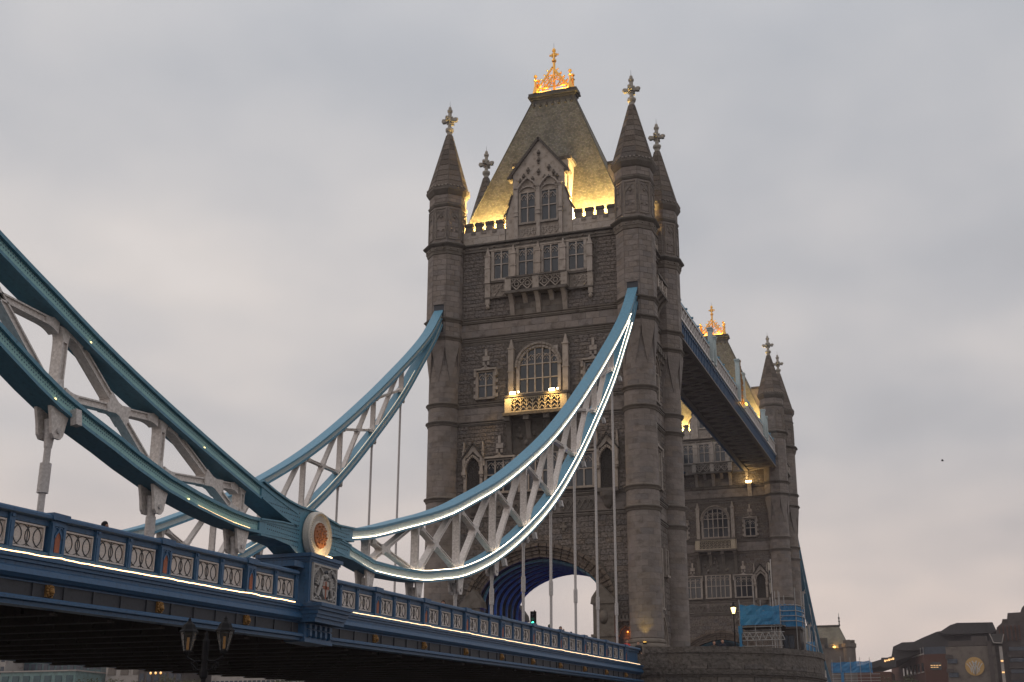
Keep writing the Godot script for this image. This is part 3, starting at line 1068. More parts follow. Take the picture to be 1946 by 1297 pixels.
func upper_balcony(T: Node3D, F: Transform3D) -> void:
	var A := sub(T, "balcony")
	var b := B.new()
	b.col = tone(0.5, 0.6)
	fb(b, F, -3.0, 3.0, 46.85, 47.12, 0, 1.15)
	fb(b, F, -2.9, 2.9, 48.36, 48.52, 0.7, 1.12)
	for s in [-1, 1]:
		var a: float = minf(s * 2.7, s * 5.25)
		fb(b, F, a, a + 2.55, 46.85, 47.02, 0, 0.34)
		fb(b, F, a, a + 2.55, 48.4, 48.55, 0, 0.34)
		fb(b, F, s * 2.86 - 0.14, s * 2.86 + 0.14, 48.36, 48.52, 0, 0.7)
	part(A, "ledge", b, M.trim)
	b = B.new()
	b.col = tone(0.8, 0.95)
	for u in [-2.72, 0.0, 2.72]: fb(b, F, u - 0.3, u + 0.3, 47.1, 48.36, 0.74, 1.06)
	for q in [[-2.42, -0.3], [0.3, 2.42]]:
		lozenges(b, F, q[0], q[1], 47.2, 48.28, 2, 0.82, 0.96, 0.09)
		fb(b, F, q[0], q[1], 48.22, 48.36, 0.8, 0.98)
	for s in [-1, 1]:
		fb(b, F, s * 2.86 - 0.08, s * 2.86 + 0.08, 47.1, 48.36, 0, 0.74)
		var a: float = minf(s * 3.0, s * 4.85)
		fb(b, F, a, a + 1.85, 47.02, 48.4, 0, 0.12)
		lozenges(b, F, a + 0.1, a + 1.75, 47.15, 48.25, 2, 0.12, 0.22, 0.08)
		fb(b, F, s * 5.0 - 0.26, s * 5.0 + 0.26, 47.02, 48.4, 0, 0.3)
		# carved head stops
		fb(b, F, s * 5.0 - 0.2, s * 5.0 + 0.2, 46.3, 46.85, 0, 0.3)
		b.ball(F * Vector3(s * 5.0, 46.1, 0.16), Vector3(0.2, 0.28, 0.2), 8)
	part(A, "parapet_panel", b, M.pale)
	for u in [-2.55, 0.0, 2.55]:
		b = B.new()
		b.col = tone(0.75, 0.95)
		corbel(b, F, u, 0.42, 46.85, 45.05, 0.95)
		part(A, "corbel", b, M.pale)
	for u in [-1.28, 1.28]:
		b = B.new()
		b.col = tone(0.75, 0.95)
		corbel(b, F, u, 0.42, 46.85, 46.1, 0.75)
		part(A, "corbel", b, M.pale)
	b = B.new()
	ashlar(b, F, -2.35, 2.35, 45.05, 46.8, 0.58, 1.0, 0.6)
	part(A, "soffit_wall", b, M.brick_stone if M.has("brick_stone") else M.trim)

func lower_balcony(T: Node3D, F: Transform3D, near: bool) -> void:
	var A := sub(T, "balcony")
	var b := B.new()
	b.col = tone(0.5, 0.6)
	fb(b, F, -3.1, 3.1, 35.15, 35.42, 0, 1.25)
	fb(b, F, -3.05, 3.05, 36.85, 37.05, 0.6, 1.22)
	for s in [-1, 1]: fb(b, F, s * 2.95 - 0.1, s * 2.95 + 0.1, 36.85, 37.05, 0, 0.6)
	part(A, "ledge", b, M.trim)
	b = B.new()
	for s in [-1, 1]:
		fb(b, F, s * 2.62 - 0.3, s * 2.62 + 0.3, 35.42, 36.85, 0.86, 1.12)
		fb(b, F, s * 2.95 - 0.08, s * 2.95 + 0.08, 35.42, 36.85, 0, 0.9)
	fb(b, F, -2.32, 2.32, 36.7, 36.85, 0.9, 1.1)
	fb(b, F, -2.32, 2.32, 35.42, 35.56, 0.9, 1.1)
	# leaf shaped openings
	var k := 8
	var s2 := 4.64 / k
	for i in k:
		var c := -2.32 + s2 * (i + 0.5)
		b.strip(V2([c, 35.5, c, 36.75]), 0.05, F, 0.94, 1.06)
		for t in [-1, 1]:
			b.strip(V2([c, 35.6, c + t * s2 * 0.5, 35.95]), 0.06, F, 0.94, 1.07)
			b.strip(V2([c, 36.0, c + t * s2 * 0.5, 36.35, c + t * s2 * 0.5, 36.75]), 0.06, F, 0.94, 1.07)
			b.strip(V2([c, 36.35, c + t * s2 * 0.5, 36.72]), 0.05, F, 0.94, 1.07)
	part(A, "pierced_panel", b, M.balcony_floodlit)
	for u in [-2.75, -0.95, 0.95, 2.75]:
		b = B.new()
		b.col = tone(0.6, 0.85)
		var lowv := 31.8 if absf(u) > 2.0 else 33.2
		corbel(b, F, u, 0.42, 35.15, lowv, 1.0)
		fb(b, F, u - 0.26, u + 0.26, 34.75, 35.15, 0, 1.05)
		part(A, "corbel", b, M.trim)
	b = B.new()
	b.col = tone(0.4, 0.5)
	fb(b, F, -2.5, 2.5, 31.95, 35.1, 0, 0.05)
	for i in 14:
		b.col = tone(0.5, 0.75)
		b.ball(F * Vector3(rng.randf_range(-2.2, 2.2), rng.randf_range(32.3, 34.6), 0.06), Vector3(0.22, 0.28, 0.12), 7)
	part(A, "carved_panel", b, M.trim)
	if near:
		# two pairs of floodlights standing on the balcony rail
		for u in [-2.15, 1.55]:
			var n := sub(A, "floodlight")
			b = B.new()
			fb(b, F, u - 0.36, u + 0.36, 37.05, 37.12, 0.8, 1.1)
			fb(b, F, u - 0.36, u + 0.26, 37.12, 37.42, 0.84, 0.98)
			b.rod(F * Vector3(u + 0.5, 37.05, 0.95), F * Vector3(u + 0.5, 37.3, 0.95), 0.03, 0.03, 6)
			part(n, "housing", b, M.black_iron)
			b = B.new()
			fb(b, F, u - 0.32, u + 0.22, 37.14, 37.4, 0.985, 1.0)
			b.ball(F * Vector3(u + 0.5, 37.32, 1.02), Vector3(0.1, 0.1, 0.1), 8)
			part(n, "lens", b, M.flood)
			var p := F * Vector3(u + 0.05, 37.3, 1.75)
			spot(p, F * Vector3(u + 0.1, 36.1, 1.1), Color(1.0, 0.82, 0.5), 11.0, 60.0, 0.2, n)
			omni(F * Vector3(u, 37.45, 1.2), Color(1.0, 0.84, 0.55), 1.4, 0.2, 15.0, n)
	else:
		# bracket lamp near the turret
		var n2 := sub(A, "floodlight")
		b = B.new()
		fb(b, F, 4.9, 5.8, 45.0, 45.2, 0, 0.9)
		corbel(b, F, 5.35, 0.6, 45.0, 42.9, 0.8)
		part(n2, "bracket", b, M.pale)
		b = B.new()
		for i in 4: fb(b, F, 4.92 + i * 0.23, 5.08 + i * 0.23, 45.2, 45.42, 0.7, 0.85)
		part(n2, "lens", b, M.flood)
		omni(F * Vector3(5.35, 45.5, 1.25), Color(1.0, 0.84, 0.55), 4.0, 0.3, 15.0, n2)

func side_balcony(T: Node3D, R: Transform3D) -> void:
	var A := sub(T, "balcony")
	var b := B.new()
	b.col = tone(0.6, 0.75)
	fb(b, R, -1.9, 1.9, 47.2, 47.45, 0, 1.3)
	fb(b, R, -1.9, 1.9, 48.7, 48.9, 0.9, 1.3)
	part(A, "ledge", b, M.trim)
	b = B.new()
	for u in [-1.6, 0.0, 1.6]: fb(b, R, u - 0.22, u + 0.22, 47.45, 48.7, 0.95, 1.2)
	lozenges(b, R, -1.38, -0.22, 47.55, 48.6, 1, 1.0, 1.15, 0.1)
	lozenges(b, R, 0.22, 1.38, 47.55, 48.6, 1, 1.0, 1.15, 0.1)
	part(A, "parapet_panel", b, M.pale)
	for i in 4:
		b = B.new()
		b.col = tone(0.6, 0.9)
		corbel(b, R, -1.5 + i, 0.5, 47.2, 45.1, 1.2)
		part(A, "corbel", b, M.trim)

func niche(T: Node3D, F: Transform3D, u: float) -> void:
	var N := sub(T, "niche")
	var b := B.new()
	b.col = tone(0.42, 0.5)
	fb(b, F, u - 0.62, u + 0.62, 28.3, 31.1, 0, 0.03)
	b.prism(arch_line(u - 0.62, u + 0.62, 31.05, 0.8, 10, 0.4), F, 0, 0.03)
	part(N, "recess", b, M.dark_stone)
	b = B.new()
	b.col = tone(0.75, 0.95)
	for s in [-1, 1]:
		fb(b, F, u + s * 0.78 - 0.13, u + s * 0.78 + 0.13, 28.3, 30.2, 0, 0.2)
		fb(b, F, u + s * 0.84 - 0.2, u + s * 0.84 + 0.2, 30.2, 30.5, 0, 0.42)
		b.ball(F * Vector3(u + s * 0.84, 30.1, 0.2), Vector3(0.18, 0.22, 0.2), 7)
		fb(b, F, u + s * 0.84 - 0.14, u + s * 0.84 + 0.14, 30.5, 31.9, 0, 0.36)
		pinnacle(b, F, u + s * 0.92, 31.2, 33.3, 0.22, 0.3)
	b.strip(arch_line(u - 0.72, u + 0.72, 31.0, 0.95, 12, 0.4), 0.2, F, 0, 0.36)
	b.prism(V2([u - 0.95, 31.7, u - 0.5, 31.85, u, 32.35, u + 0.5, 31.85, u + 0.95, 31.7, u, 33.0]), F, 0, 0.3)
	part(N, "canopy", b, M.pale)
	b = B.new()
	b.col = Color(0.6, 0.6, 0.6)
	b.strip(V2([u - 1.05, 31.7, u, 33.12, u + 1.05, 31.7]), 0.14, F, 0, 0.46)
	part(N, "gable_coping", b, M.dark_stone)
	b = B.new()
	b.col = tone(0.6, 0.8)
	fb(b, F, u - 1.0, u + 1.0, 27.9, 28.2, 0, 0.5)
	b.lathe(F * Vector3(u, 0, 0.05), [[0.12, 26.5], [0.35, 26.75], [0.5, 27.2], [0.72, 27.5], [0.8, 27.9]], 12)
	part(N, "bracket", b, M.trim)

func arch_trim(T: Node3D, F: Transform3D, near: bool) -> void:
	var A := sub(T, "archway")
	var b := B.new()
	for q in [[5.72, 0.25, 0.06, 0.7], [6.0, 0.3, 0.16, 0.62], [6.3, 0.26, 0.28, 0.55], [6.6, 0.28, 0.42, 0.7]]:
		var e: float = q[0]
		b.col = Color(1.0, 0.9, 0.82) * (q[3] as float)
		b.strip(arch_line(-e, e, ARCH_S, ARCH_R + (e - ARCH_H) * 1.05, 28, 0.1), q[1], F, -0.1, q[2])
		for s in [-1, 1]: fb(b, F, s * e - q[1] * 0.5, s * e + q[1] * 0.5, 13, ARCH_S, -0.1, q[2])
	part(A, "archivolt", b, M.trim)
	# pedestals with sloped tops beside the road
	for s in [-1, 1]:
		b = B.new()
		b.col = tone(0.6, 0.8)
		fb(b, F, s * 5.95 - 0.95, s * 5.95 + 0.95, 13, 15.6, 0.0, 1.3)
		fb(b, F, s * 5.95 - 1.05, s * 5.95 + 1.05, 15.6, 15.8, 0.0, 1.4)
		fb(b, F, s * 5.95 - 0.9, s * 5.95 + 0.9, 15.8, 18.3, 0.0, 1.2)
		b.prism(V2([s * 4.85, 18.3, s * 7.0, 18.3, s * 6.9, 18.6, s * 5.7, 19.9, s * 4.95, 18.85]), F, 0.0, 1.3)
		b.ball(F * Vector3(s * 5.95, 17.2, 1.2), Vector3(0.4, 0.6, 0.15), 8)
		part(A, "pedestal", b, M.trim)
	# footway door beside the turret
	if near:
		b = B.new()
		fb(b, F, 7.05, 8.0, 13, 15.9, 0.0, 0.04)
		b.prism(arch_line(7.05, 8.0, 15.88, 0.55, 8, 0.2), F, 0, 0.04)
		part(A, "door_opening", b, M.arms_dark)
		b = B.new()
		b.col = tone(0.7, 0.9)
		b.strip(arch_line(6.95, 8.1, 15.88, 0.68, 10, 0.2), 0.2, F, 0, 0.2)
		fb(b, F, 6.6, 8.2, 16.9, 17.1, 0, 0.25)
		for i in 5: fb(b, F, 6.65 + i * 0.32, 6.83 + i * 0.32, 17.1, 17.4, 0, 0.25)
		part(A, "door_surround", b, M.trim)
		b = B.new()
		b.ball(F * Vector3(7.7, 16.05, 0.12), Vector3(0.07, 0.07, 0.07), 8)
		part(A, "door_lamp", b, M.amber_glow)
		omni(F * Vector3(7.7, 15.9, 0.3), Color(1.0, 0.5, 0.15), 0.25, 0.1, 6.0, A)

func lower_reliefs(T: Node3D, F: Transform3D) -> void:
	var b := B.new()
	for q in [[-5.0, -1.9], [-1.5, 1.5], [1.9, 5.0]]:
		b.col = tone(0.6, 0.75)
		fb(b, F, q[0], q[1], 26.5, 27.6, 0.03, 0.09)
		b.col = tone(0.75, 0.95)
		var k := int((q[1] - q[0]) / 0.5)
		for i in k:
			var u: float = q[0] + (q[1] - q[0]) * (i + 0.5) / k
			b.strip(arch_line(u - 0.24, u + 0.24, 27.0, 0.4, 6, 0.5), 0.08, F, 0.09, 0.2)
			b.strip(V2([u - 0.24, 27.0, u, 26.6, u + 0.24, 27.0]), 0.06, F, 0.09, 0.17)
	for u in [-2.2, 2.2]:
		b.col = tone(0.75, 0.95)
		fb(b, F, u - 0.28, u + 0.28, 25.0, 25.2, 0, 0.18)
		fb(b, F, u - 0.1, u + 0.1, 24.75, 25.5, 0, 0.16)
	part(T, "relief_panel", b, M.trim)

func ribs(T: Node3D, zc: float, near: bool) -> void:
	for i in 7:
		var z := zc - 4.4 + i * 1.45
		var b := B.new()
		var F := Transform3D(Basis.IDENTITY, Vector3(0, 0, z))
		b.strip(arch_line(-5.44, 5.44, ARCH_S, ARCH_R - 0.16, 24, 0.1), 0.22, F, -0.05, 0.05)
		for s in [-1, 1]: b.box(Vector3(s * 5.44, 15.95, z), Vector3(0.22, 5.9, 0.1))
		part(T, "passage_rib", b, M.light_blue)
	var ln := B.new()
	var al := arch_line(-5.57, 5.57, ARCH_S, ARCH_R - 0.03, 28, 0.1)
	al.insert(0, Vector2(-5.57, 13.0))
	al.append(Vector2(5.57, 13.0))
	ln.strip(al, 0.04, Transform3D(Basis.IDENTITY, Vector3(0, 0, zc)), -4.9, 4.9)
	part(T, "passage_dark_shell", ln, M.black_iron)  # black shell added over the stone, painting in the passage's darkness
	if near:
		var n := sub(T, "passage_lighting")
		var b := B.new()
		for i in 2:
			var z := zc + (-3.67 if i == 0 else 3.58)
			b.box(Vector3(-5.3, 14.3, z), Vector3(0.25, 0.5, 0.12))
			omni(Vector3(-4.95, 14.6, z), Color(0.02, 0.22, 1.0), 8.0, 0.15, 20.0, n)
		part(n, "blue_lamp", b, M.led_blue)

func roof_floods(T: Node3D, zc: float) -> void:
	var n := sub(T, "roof_lighting")
	var b := B.new()
	var h := B.new()
	for u in [-6.9, -5.3, -3.7, 3.7, 5.3, 6.9]:
		var p := Vector3(u, 53.5, zc + 4.5)
		h.box(p + Vector3(0, -0.12, 0.05), Vector3(0.5, 0.2, 0.2))
		b.box(p + Vector3(0, 0.0, 0.0), Vector3(0.44, 0.05, 0.16))
		spot(p + Vector3(0, 0.12, 0.1), Vector3(u * 0.86, 59.5, zc + 2.7), Color(1.0, 0.84, 0.52), 260.0 if u > 0 else 165.0, 66.0, 0.15, n)
	for s in [-1, 1]:
		var p := Vector3(8.6, 53.5, zc + s * 2.4)
		h.box(p + Vector3(0, -0.12, 0), Vector3(0.2, 0.2, 0.5))
		b.box(p, Vector3(0.16, 0.05, 0.44))
		spot(p + Vector3(0.1, 0.12, 0), Vector3(6.2, 59.5, zc + s * 1.6), Color(1.0, 0.84, 0.52), 160.0, 60.0, 0.15, n)
	var q := Vector3(-7.2, 55.0, zc + 4.2)
	part(n, "housing", h, M.black_iron)
	part(n, "lens", b, M.flood_yellow)

func turret(T: Node3D, x: float, z: float, near: bool, front: bool) -> void:
	var U := sub(T, "turret")
	var o := Vector3(x, 0, z)
	var rs := 1.42
	var b := B.new()
	b.lathe(o, [[rs - 0.03, 13.0], [rs - 0.03, 42.4]], 24)
	b.lathe(o, [[1.78, 42.2], [1.78, 58.0]], 8, PI / 8, false)
	part(U, "core", b, M.core)
	# curved blocks of the round shaft
	b = B.new()
	var segs := [[15.45, 26.0], [26.3, 27.8], [28.1, 34.8], [35.1, 36.5], [36.85, 42.0]]
	for s in segs:
		var rows := roundi((s[1] - s[0]) / 0.52)
		var h: float = (s[1] - s[0]) / rows
		for j in rows:
			var y0: float = s[0] + h * j
			var ph := rng.randf() * 0.2 + (0.39 if j % 2 else 0.0)
			for i in 8:
				b.col = tone(0.78, 1.1, 0.035)
				var a0 := ph + TAU * i / 8.0 + 0.006
				var a1 := ph + TAU * (i + 1) / 8.0 - 0.006
				for k in 3:
					var t0 := lerpf(a0, a1, k / 3.0)
					var t1 := lerpf(a0, a1, (k + 1) / 3.0)
					var p := Vector3(cos(t0), 0, -sin(t0))
					var q := Vector3(cos(t1), 0, -sin(t1))
					var lo := o + Vector3(0, y0 + 0.007, 0)
					var hi := o + Vector3(0, y0 + h - 0.007, 0)
					b.stri(lo + p * rs, p, lo + q * rs, q, hi + q * rs, q)
					b.stri(lo + p * rs, p, hi + q * rs, q, hi + p * rs, p)
					b.quad(lo + p * (rs - 0.03), lo + q * (rs - 0.03), lo + q * rs, lo + p * rs)
					b.quad(hi + p * rs, hi + q * rs, hi + q * (rs - 0.03), hi + p * (rs - 0.03))
					if k == 0: b.quad(lo + p * (rs - 0.03), lo + p * rs, hi + p * rs, hi + p * (rs - 0.03))
					if k == 2: b.quad(lo + q * rs, lo + q * (rs - 0.03), hi + q * (rs - 0.03), hi + q * rs)
	# flat blocks of the octagon
	var ap := 1.78 * cos(PI / 8)
	for i in 8:
		var an := TAU * i / 8.0
		var nx := Vector3(cos(an), 0, -sin(an))
		var f := Transform3D(Basis(Vector3.UP.cross(nx), Vector3.UP, nx), o + nx * ap)
		var hw := 1.78 * sin(PI / 8)
		for s in [[42.35, 42.9], [43.3, 44.6], [45.1, 51.4], [52.7, 56.3], [56.8, 57.6]]: ashlar(b, f, -hw + 0.01, hw - 0.01, s[0], s[1], 0.52, 0.8)
	part(U, "ashlar", b, M.ashlar, "", "stuff")
	# broached stops between the round and the octagon
	b = B.new()
	for i in 8:
		b.col = tone(0.85, 1.02, 0.03)
		var a0 := PI / 8 + TAU * i / 8.0
		var a1 := PI / 8 + TAU * (i + 1) / 8.0
		var am := (a0 + a1) * 0.5
		var p := Vector3(cos(a0), 0, -sin(a0))
		var q := Vector3(cos(a1), 0, -sin(a1))
		var m := Vector3(cos(am), 0, -sin(am))
		var A := o + p * 1.84 + Vector3(0, 42.5, 0)
		var D := o + q * 1.84 + Vector3(0, 42.5, 0)
		var A2 := o + p.lerp(m, 0.10).normalized() * 1.70 + Vector3(0, 41.6, 0)
		var D2 := o + q.lerp(m, 0.10).normalized() * 1.70 + Vector3(0, 41.6, 0)
		var C := o + m * 1.44 + Vector3(0, 38.9, 0)
		b.quad(A2, D2, D, A)
		b.tri(C, D2, A2)
		var Ai := o + p * 1.2 + Vector3(0, 42.5, 0)
		var Di := o + q * 1.2 + Vector3(0, 42.5, 0)
		var Ci := o + m * 1.2 + Vector3(0, 38.9, 0)
		b.quad(Ai, A2, A, Ai); b.tri(Ci, C, A2); b.tri(Ci, A2, Ai); b.tri(Ci, D2, C); b.tri(Ci, Di, D2); b.tri(Di, D, D2)
	part(U, "broach", b, M.ashlar)
	# rings, plinth and cornices
	b = B.new()
	for y in [26.24, 28.03, 35.04, 36.76]:
		b.col = tone(0.6, 0.75)
		b.lathe(o, [[rs, y - 0.3], [rs + 0.06, y - 0.28], [rs + 0.1, y - 0.14], [rs + 0.17, y - 0.06], [rs + 0.24, y + 0.02], [rs + 0.22, y + 0.1], [rs, y + 0.2]], 24)
	b.col = tone(0.7, 0.8)
	b.lathe(o, [[rs + 0.3, 13.0], [rs + 0.3, 14.75], [rs + 0.22, 14.9], [rs + 0.12, 15.0], [rs + 0.18, 15.1], [rs + 0.15, 15.25], [rs, 15.4]], 24)
	for y in [43.1, 44.9]:
		b.col = tone(0.5, 0.65)
		b.lathe(o, [[1.78, y - 0.3], [1.84, y - 0.28], [1.9, y - 0.12], [2.04, y - 0.02], [2.06, y + 0.06], [1.78, y + 0.22]], 8, PI / 8, false)
	b.col = tone(0.72, 0.85)
	b.lathe(o, [[1.78, 51.4], [1.88, 51.45], [1.94, 51.7], [2.0, 51.75], [2.02, 52.1]], 8, PI / 8, false)
	b.col = tone(0.42, 0.52)
	b.lathe(o, [[2.02, 52.1], [2.28, 52.3], [2.32, 52.42], [1.8, 52.75]], 8, PI / 8, false)
	b.col = tone(0.5, 0.65)
	b.lathe(o, [[1.78, 56.35], [1.84, 56.38], [1.92, 56.55], [1.92, 56.62], [1.78, 56.78]], 8, PI / 8, false)
	b.lathe(o, [[1.8, 57.6], [1.9, 57.7], [2.05, 57.95], [2.14, 58.1], [2.14, 58.3], [1.95, 58.5]], 8, PI / 8, false)
	b.col = tone(0.85, 1.0)
	for i in 8:
		var an := TAU * i / 8.0
		var nx := Vector3(cos(an), 0, -sin(an))
		var sd := Vector3.UP.cross(nx)
		for t in [-0.36, 0.36]:
			b.ball(o + nx * 1.88 + sd * t + Vector3(0, 51.93, 0), Vector3(0.1, 0.1, 0.1), 6)
		for t in [-0.55, -0.18, 0.18, 0.55]:
			b.ball(o + nx * 1.93 + sd * t + Vector3(0, 58.42, 0), Vector3(0.13, 0.16, 0.13), 6)
	part(U, "ring", b, M.trim)
	# blind tracery on the upper stage
	b = B.new()
	for i in 8:
		var an := TAU * i / 8.0
		var nx := Vector3(cos(an), 0, -sin(an))
		var f := Transform3D(Basis(Vector3.UP.cross(nx), Vector3.UP, nx), o + nx * (ap + 0.02))
		b.col = tone(0.85, 1.0)
		b.strip(V2([-0.52, 53.0, -0.52, 56.1, 0.52, 56.1, 0.52, 53.0, -0.52, 53.0]), 0.09, f, 0.0, 0.09)
		b.strip(arch_line(-0.48, 0.48, 54.9, 0.62, 8, 0.5), 0.07, f, 0.0, 0.08)
		for t in [-0.25, 0.25]:
			b.strip(arch_line(t - 0.22, t + 0.22, 55.5, 0.35, 6, 0.3), 0.06, f, 0.0, 0.07)
			b.ball(f * Vector3(t, 53.9, 0.03), Vector3(0.15, 0.06, 0.08), 6)
		b.ball(f * Vector3(0, 55.25, 0.03), Vector3(0.14, 0.16, 0.08), 6)
	part(U, "tracery", b, M.trim)
	# spire in stepped stone courses
	b = B.new()
	var n := 10
	for j in n:
		var y0 := 58.5 + 6.2 * j / n
		var y1 := 58.5 + 6.2 * (j + 1) / n
		var r0 := lerpf(1.95, 0.3, float(j) / n)
		var r1 := lerpf(1.95, 0.3, float(j + 1) / n)
		if j == 0: r0 += 0.05
		for i in 8:
			b.col = tone(0.5, 1.1, 0.05)
			var a0 := PI / 8 + TAU * i / 8.0
			var a1 := PI / 8 + TAU * (i + 1) / 8.0
			var p := Vector3(cos(a0), 0, -sin(a0))
			var q := Vector3(cos(a1), 0, -sin(a1))
			var A := o + p * (r0 + 0.035) + Vector3(0, y0 + 0.03, 0)
			var D := o + q * (r0 + 0.035) + Vector3(0, y0 + 0.03, 0)
			var E := o + q * (r1 + 0.01) + Vector3(0, y1, 0)
			var G := o + p * (r1 + 0.01) + Vector3(0, y1, 0)
			b.quad(A, D, E, G)
			b.quad(o + p * (r0 - 0.05) + Vector3(0, y0, 0), o + q * (r0 - 0.05) + Vector3(0, y0, 0), D, A)
	b.col = Color(0.75, 0.75, 0.75)
	for i in 8:
		var a0 := PI / 8 + TAU * i / 8.0
		var p := Vector3(cos(a0), 0, -sin(a0))
		b.rod(o + p * 1.97 + Vector3(0, 58.5, 0), o + p * 0.31 + Vector3(0, 64.7, 0), 0.05, 0.035, 5)
	part(U, "spire", b, M.spire)
	b = B.new()
	b.lathe(o, [[0.26, 64.5], [0.28, 65.0], [0.4, 65.15], [0.44, 65.3], [0.4, 65.45], [0.2, 65.55], [0.19, 66.0], [0.19, 67.2], [0.28, 67.35], [0.28, 67.5], [0.18, 67.55], [0.16, 67.8], [0.04, 67.95]], 8)
	for d in [Vector3(1, 0, 0), Vector3(0, 0, 1)]:
		b.box(o + Vector3(0, 66.35, 0), Vector3(0.3, 0.32, 0.3) + d * 1.0)
		for s in [-1, 1]:
			b.box(o + d * s * 0.62 + Vector3(0, 66.35, 0), Vector3(0.36, 0.4, 0.36) - d * 0.08)
			b.ball(o + d * s * 0.78 + Vector3(0, 66.42, 0), Vector3(0.12, 0.18, 0.12), 6)
			b.ball(o + d * s * 0.24 + Vector3(0, 66.68, 0), Vector3(0.13, 0.13, 0.13), 6)
			b.ball(o + d * s * 0.24 + Vector3(0, 66.05, 0), Vector3(0.12, 0.12, 0.12), 6)
	part(U, "finial_cross", b, M.cross)
	b = B.new()
	b.rod(o + Vector3(0, 67.9, 0), o + Vector3(0, 68.5, 0), 0.02, 0.01, 5)
	part(U, "lightning_rod", b, M.iron)
	# dark mouth where the chain enters, with its stone lintel
	if near != front: return
	var s2 := 1.0 if front else -1.0
	var f3 := Transform3D(Basis(Vector3(s2, 0, 0), Vector3.UP, Vector3(0, 0, s2)), Vector3(x, 0, z + s2 * ap))
	b = B.new()
	fb(b, f3, -0.5, 0.5, 43.6, 46.3, 0.0, 0.06)
	part(U, "chain_mouth", b, M.arms_dark)
	b = B.new()
	b.col = tone(0.8, 0.95)
	fb(b, f3, -0.52, 0.52, 46.3, 46.55, 0, 0.16)
	b.prism(V2([-0.42, 46.55, 0.42, 46.55, 0, 46.95]), f3, 0, 0.12)
	part(U, "lintel", b, M.ashlar)

# ---------------------------------------------------------------- piers, deck, parapets
func deck_y(z: float) -> float:
	return 11.33 + (82.0 - z) * 0.0226 if z > 10.0 else 12.957

func pier_plan(r: float, x: float, k := 28) -> PackedVector2Array:
	var p := PackedVector2Array()
	for i in k + 1:
		var a := -PI * 0.5 + PI * i / k
		p.append(Vector2(x + r * cos(a), r * sin(a)))
	for i in k + 1:
		var a := PI * 0.5 + PI * i / k
		p.append(Vector2(-x + r * cos(a), r * sin(a)))
	return p

func piers() -> void:
	for n in 2:
		var zc := 0.0 if n == 0 else -82.9
		var P := thing("bridge_pier", Vector3(0, 0, zc), "massive round-ended granite pier under the near tower" if n == 0 else "granite pier carrying the farther tower, hidden behind the near one", "pier")
		var f := Transform3D(Basis(Vector3(1, 0, 0), Vector3(0, 0, -1), Vector3(0, 1, 0)), Vector3(0, 0, zc))
		var b := B.new()
		b.prism(pier_plan(10.5, 12.2), f, 0.0, 13.0)
		part(P, "core", b, M.core)
		# courses of big blocks round the faces
		var left := 290 if n == 0 else 0
		var st := B.new()
		var courses := [[13.85, 13.05, 10.56], [13.05, 12.62, 10.6], [12.05, 11.3, 10.58], [11.3, 10.55, 10.58], [10.55, 9.7, 10.6], [9.7, 8.8, 10.62], [8.8, 7.9, 10.64], [7.9, 7.0, 10.66]]
		for ci in courses.size():
			var c: Array = courses[ci]
			var r: float = c[2]
			# walk along the outline on the camera's side: straight run then the round end
			var s := -12.2 + (0.7 if ci % 2 else 0.0)
			var total := 12.2 + PI * r
			while s < total - 0.3:
				var l := minf(rng.randf_range(1.1, 1.9), total - s)
				var mid := s + l * 0.5
				s += l
				var pos: Vector3
				var nx: Vector3
				if mid < 12.2:
					pos = Vector3(mid, 0, r); nx = Vector3(0, 0, 1)
				else:
					var a := (mid - 12.2) / r
					nx = Vector3(sin(a), 0, cos(a)); pos = Vector3(12.2, 0, 0) + nx * r
				pos.y = (c[0] + c[1]) * 0.5
				pos.z += zc
				var fb_ := Basis(Vector3.UP.cross(nx), Vector3.UP, nx)
				var m := B.new() if left > 0 else st
				m.col = tone(0.7, 1.08, 0.04)
				var hh: float = c[0] - c[1]
				var dd := 0.36
				m.hexa(pos + nx * (rng.randf_range(-0.01, 0.025) - 0.18), Vector3(l - 0.02, hh - 0.02, dd), Vector3(l - 0.05, hh - 0.05, dd), fb_)
				if left > 0:
					left -= 1
					part(P, "stone", m, M.pier_stone)
		if st.v.size(): part(P, "stonework", st, M.pier_stone, "", "stuff")
		b = B.new()
		b.col = Color(0.75, 0.75, 0.75)
		b.prism(pier_plan(10.62, 12.2), f, 12.42, 12.62)
		b.col = Color(0.6, 0.6, 0.6)
		b.prism(pier_plan(10.78, 12.2), f, 12.22, 12.42)
		b.col = Color(0.75, 0.75, 0.75)
		b.prism(pier_plan(10.66, 12.2), f, 12.05, 12.22)
		part(P, "moulding", b, M.pier_stone)
		# parapet coping: a ring of stones
		b = B.new()
		var outer := pier_plan(10.72, 12.2)
		var inner := pier_plan(10.12, 12.2)
		var gone := 5.5
		for i in outer.size():
			var j := (i + 1) % outer.size()
			if absf(outer[i].x) < 12.5 and absf(outer[j].x) < 12.5: continue
			b.col = tone(0.75, 0.95)
			var q := PackedVector2Array([outer[i], outer[j], inner[j], inner[i]])
			b.prism(q, f, 13.85, 14.3)
			b.prism(PackedVector2Array([outer[i].lerp(inner[i], 0.15), outer[j].lerp(inner[j], 0.15), inner[j], inner[i]]), f, 12.9, 13.85)
		for sx in [-1, 1]:
			for sz in [-1, 1]:
				for k in 2:
					b.col = tone(0.75, 0.95)
					b.box(Vector3(sx * (10.85 + k * 0.9), 14.075, zc + sz * 10.42), Vector3(0.89, 0.45, 0.6))
					b.box(Vector3(sx * (10.85 + k * 0.9), 13.3, zc + sz * 10.4), Vector3(0.89, 1.1, 0.5))
		part(P, "coping", b, M.pier_stone)
		b = B.new()
		b.prism(pier_plan(10.3, 12.2), f, 13.0, 13.02)
		part(P, "paving", b, M.quay)

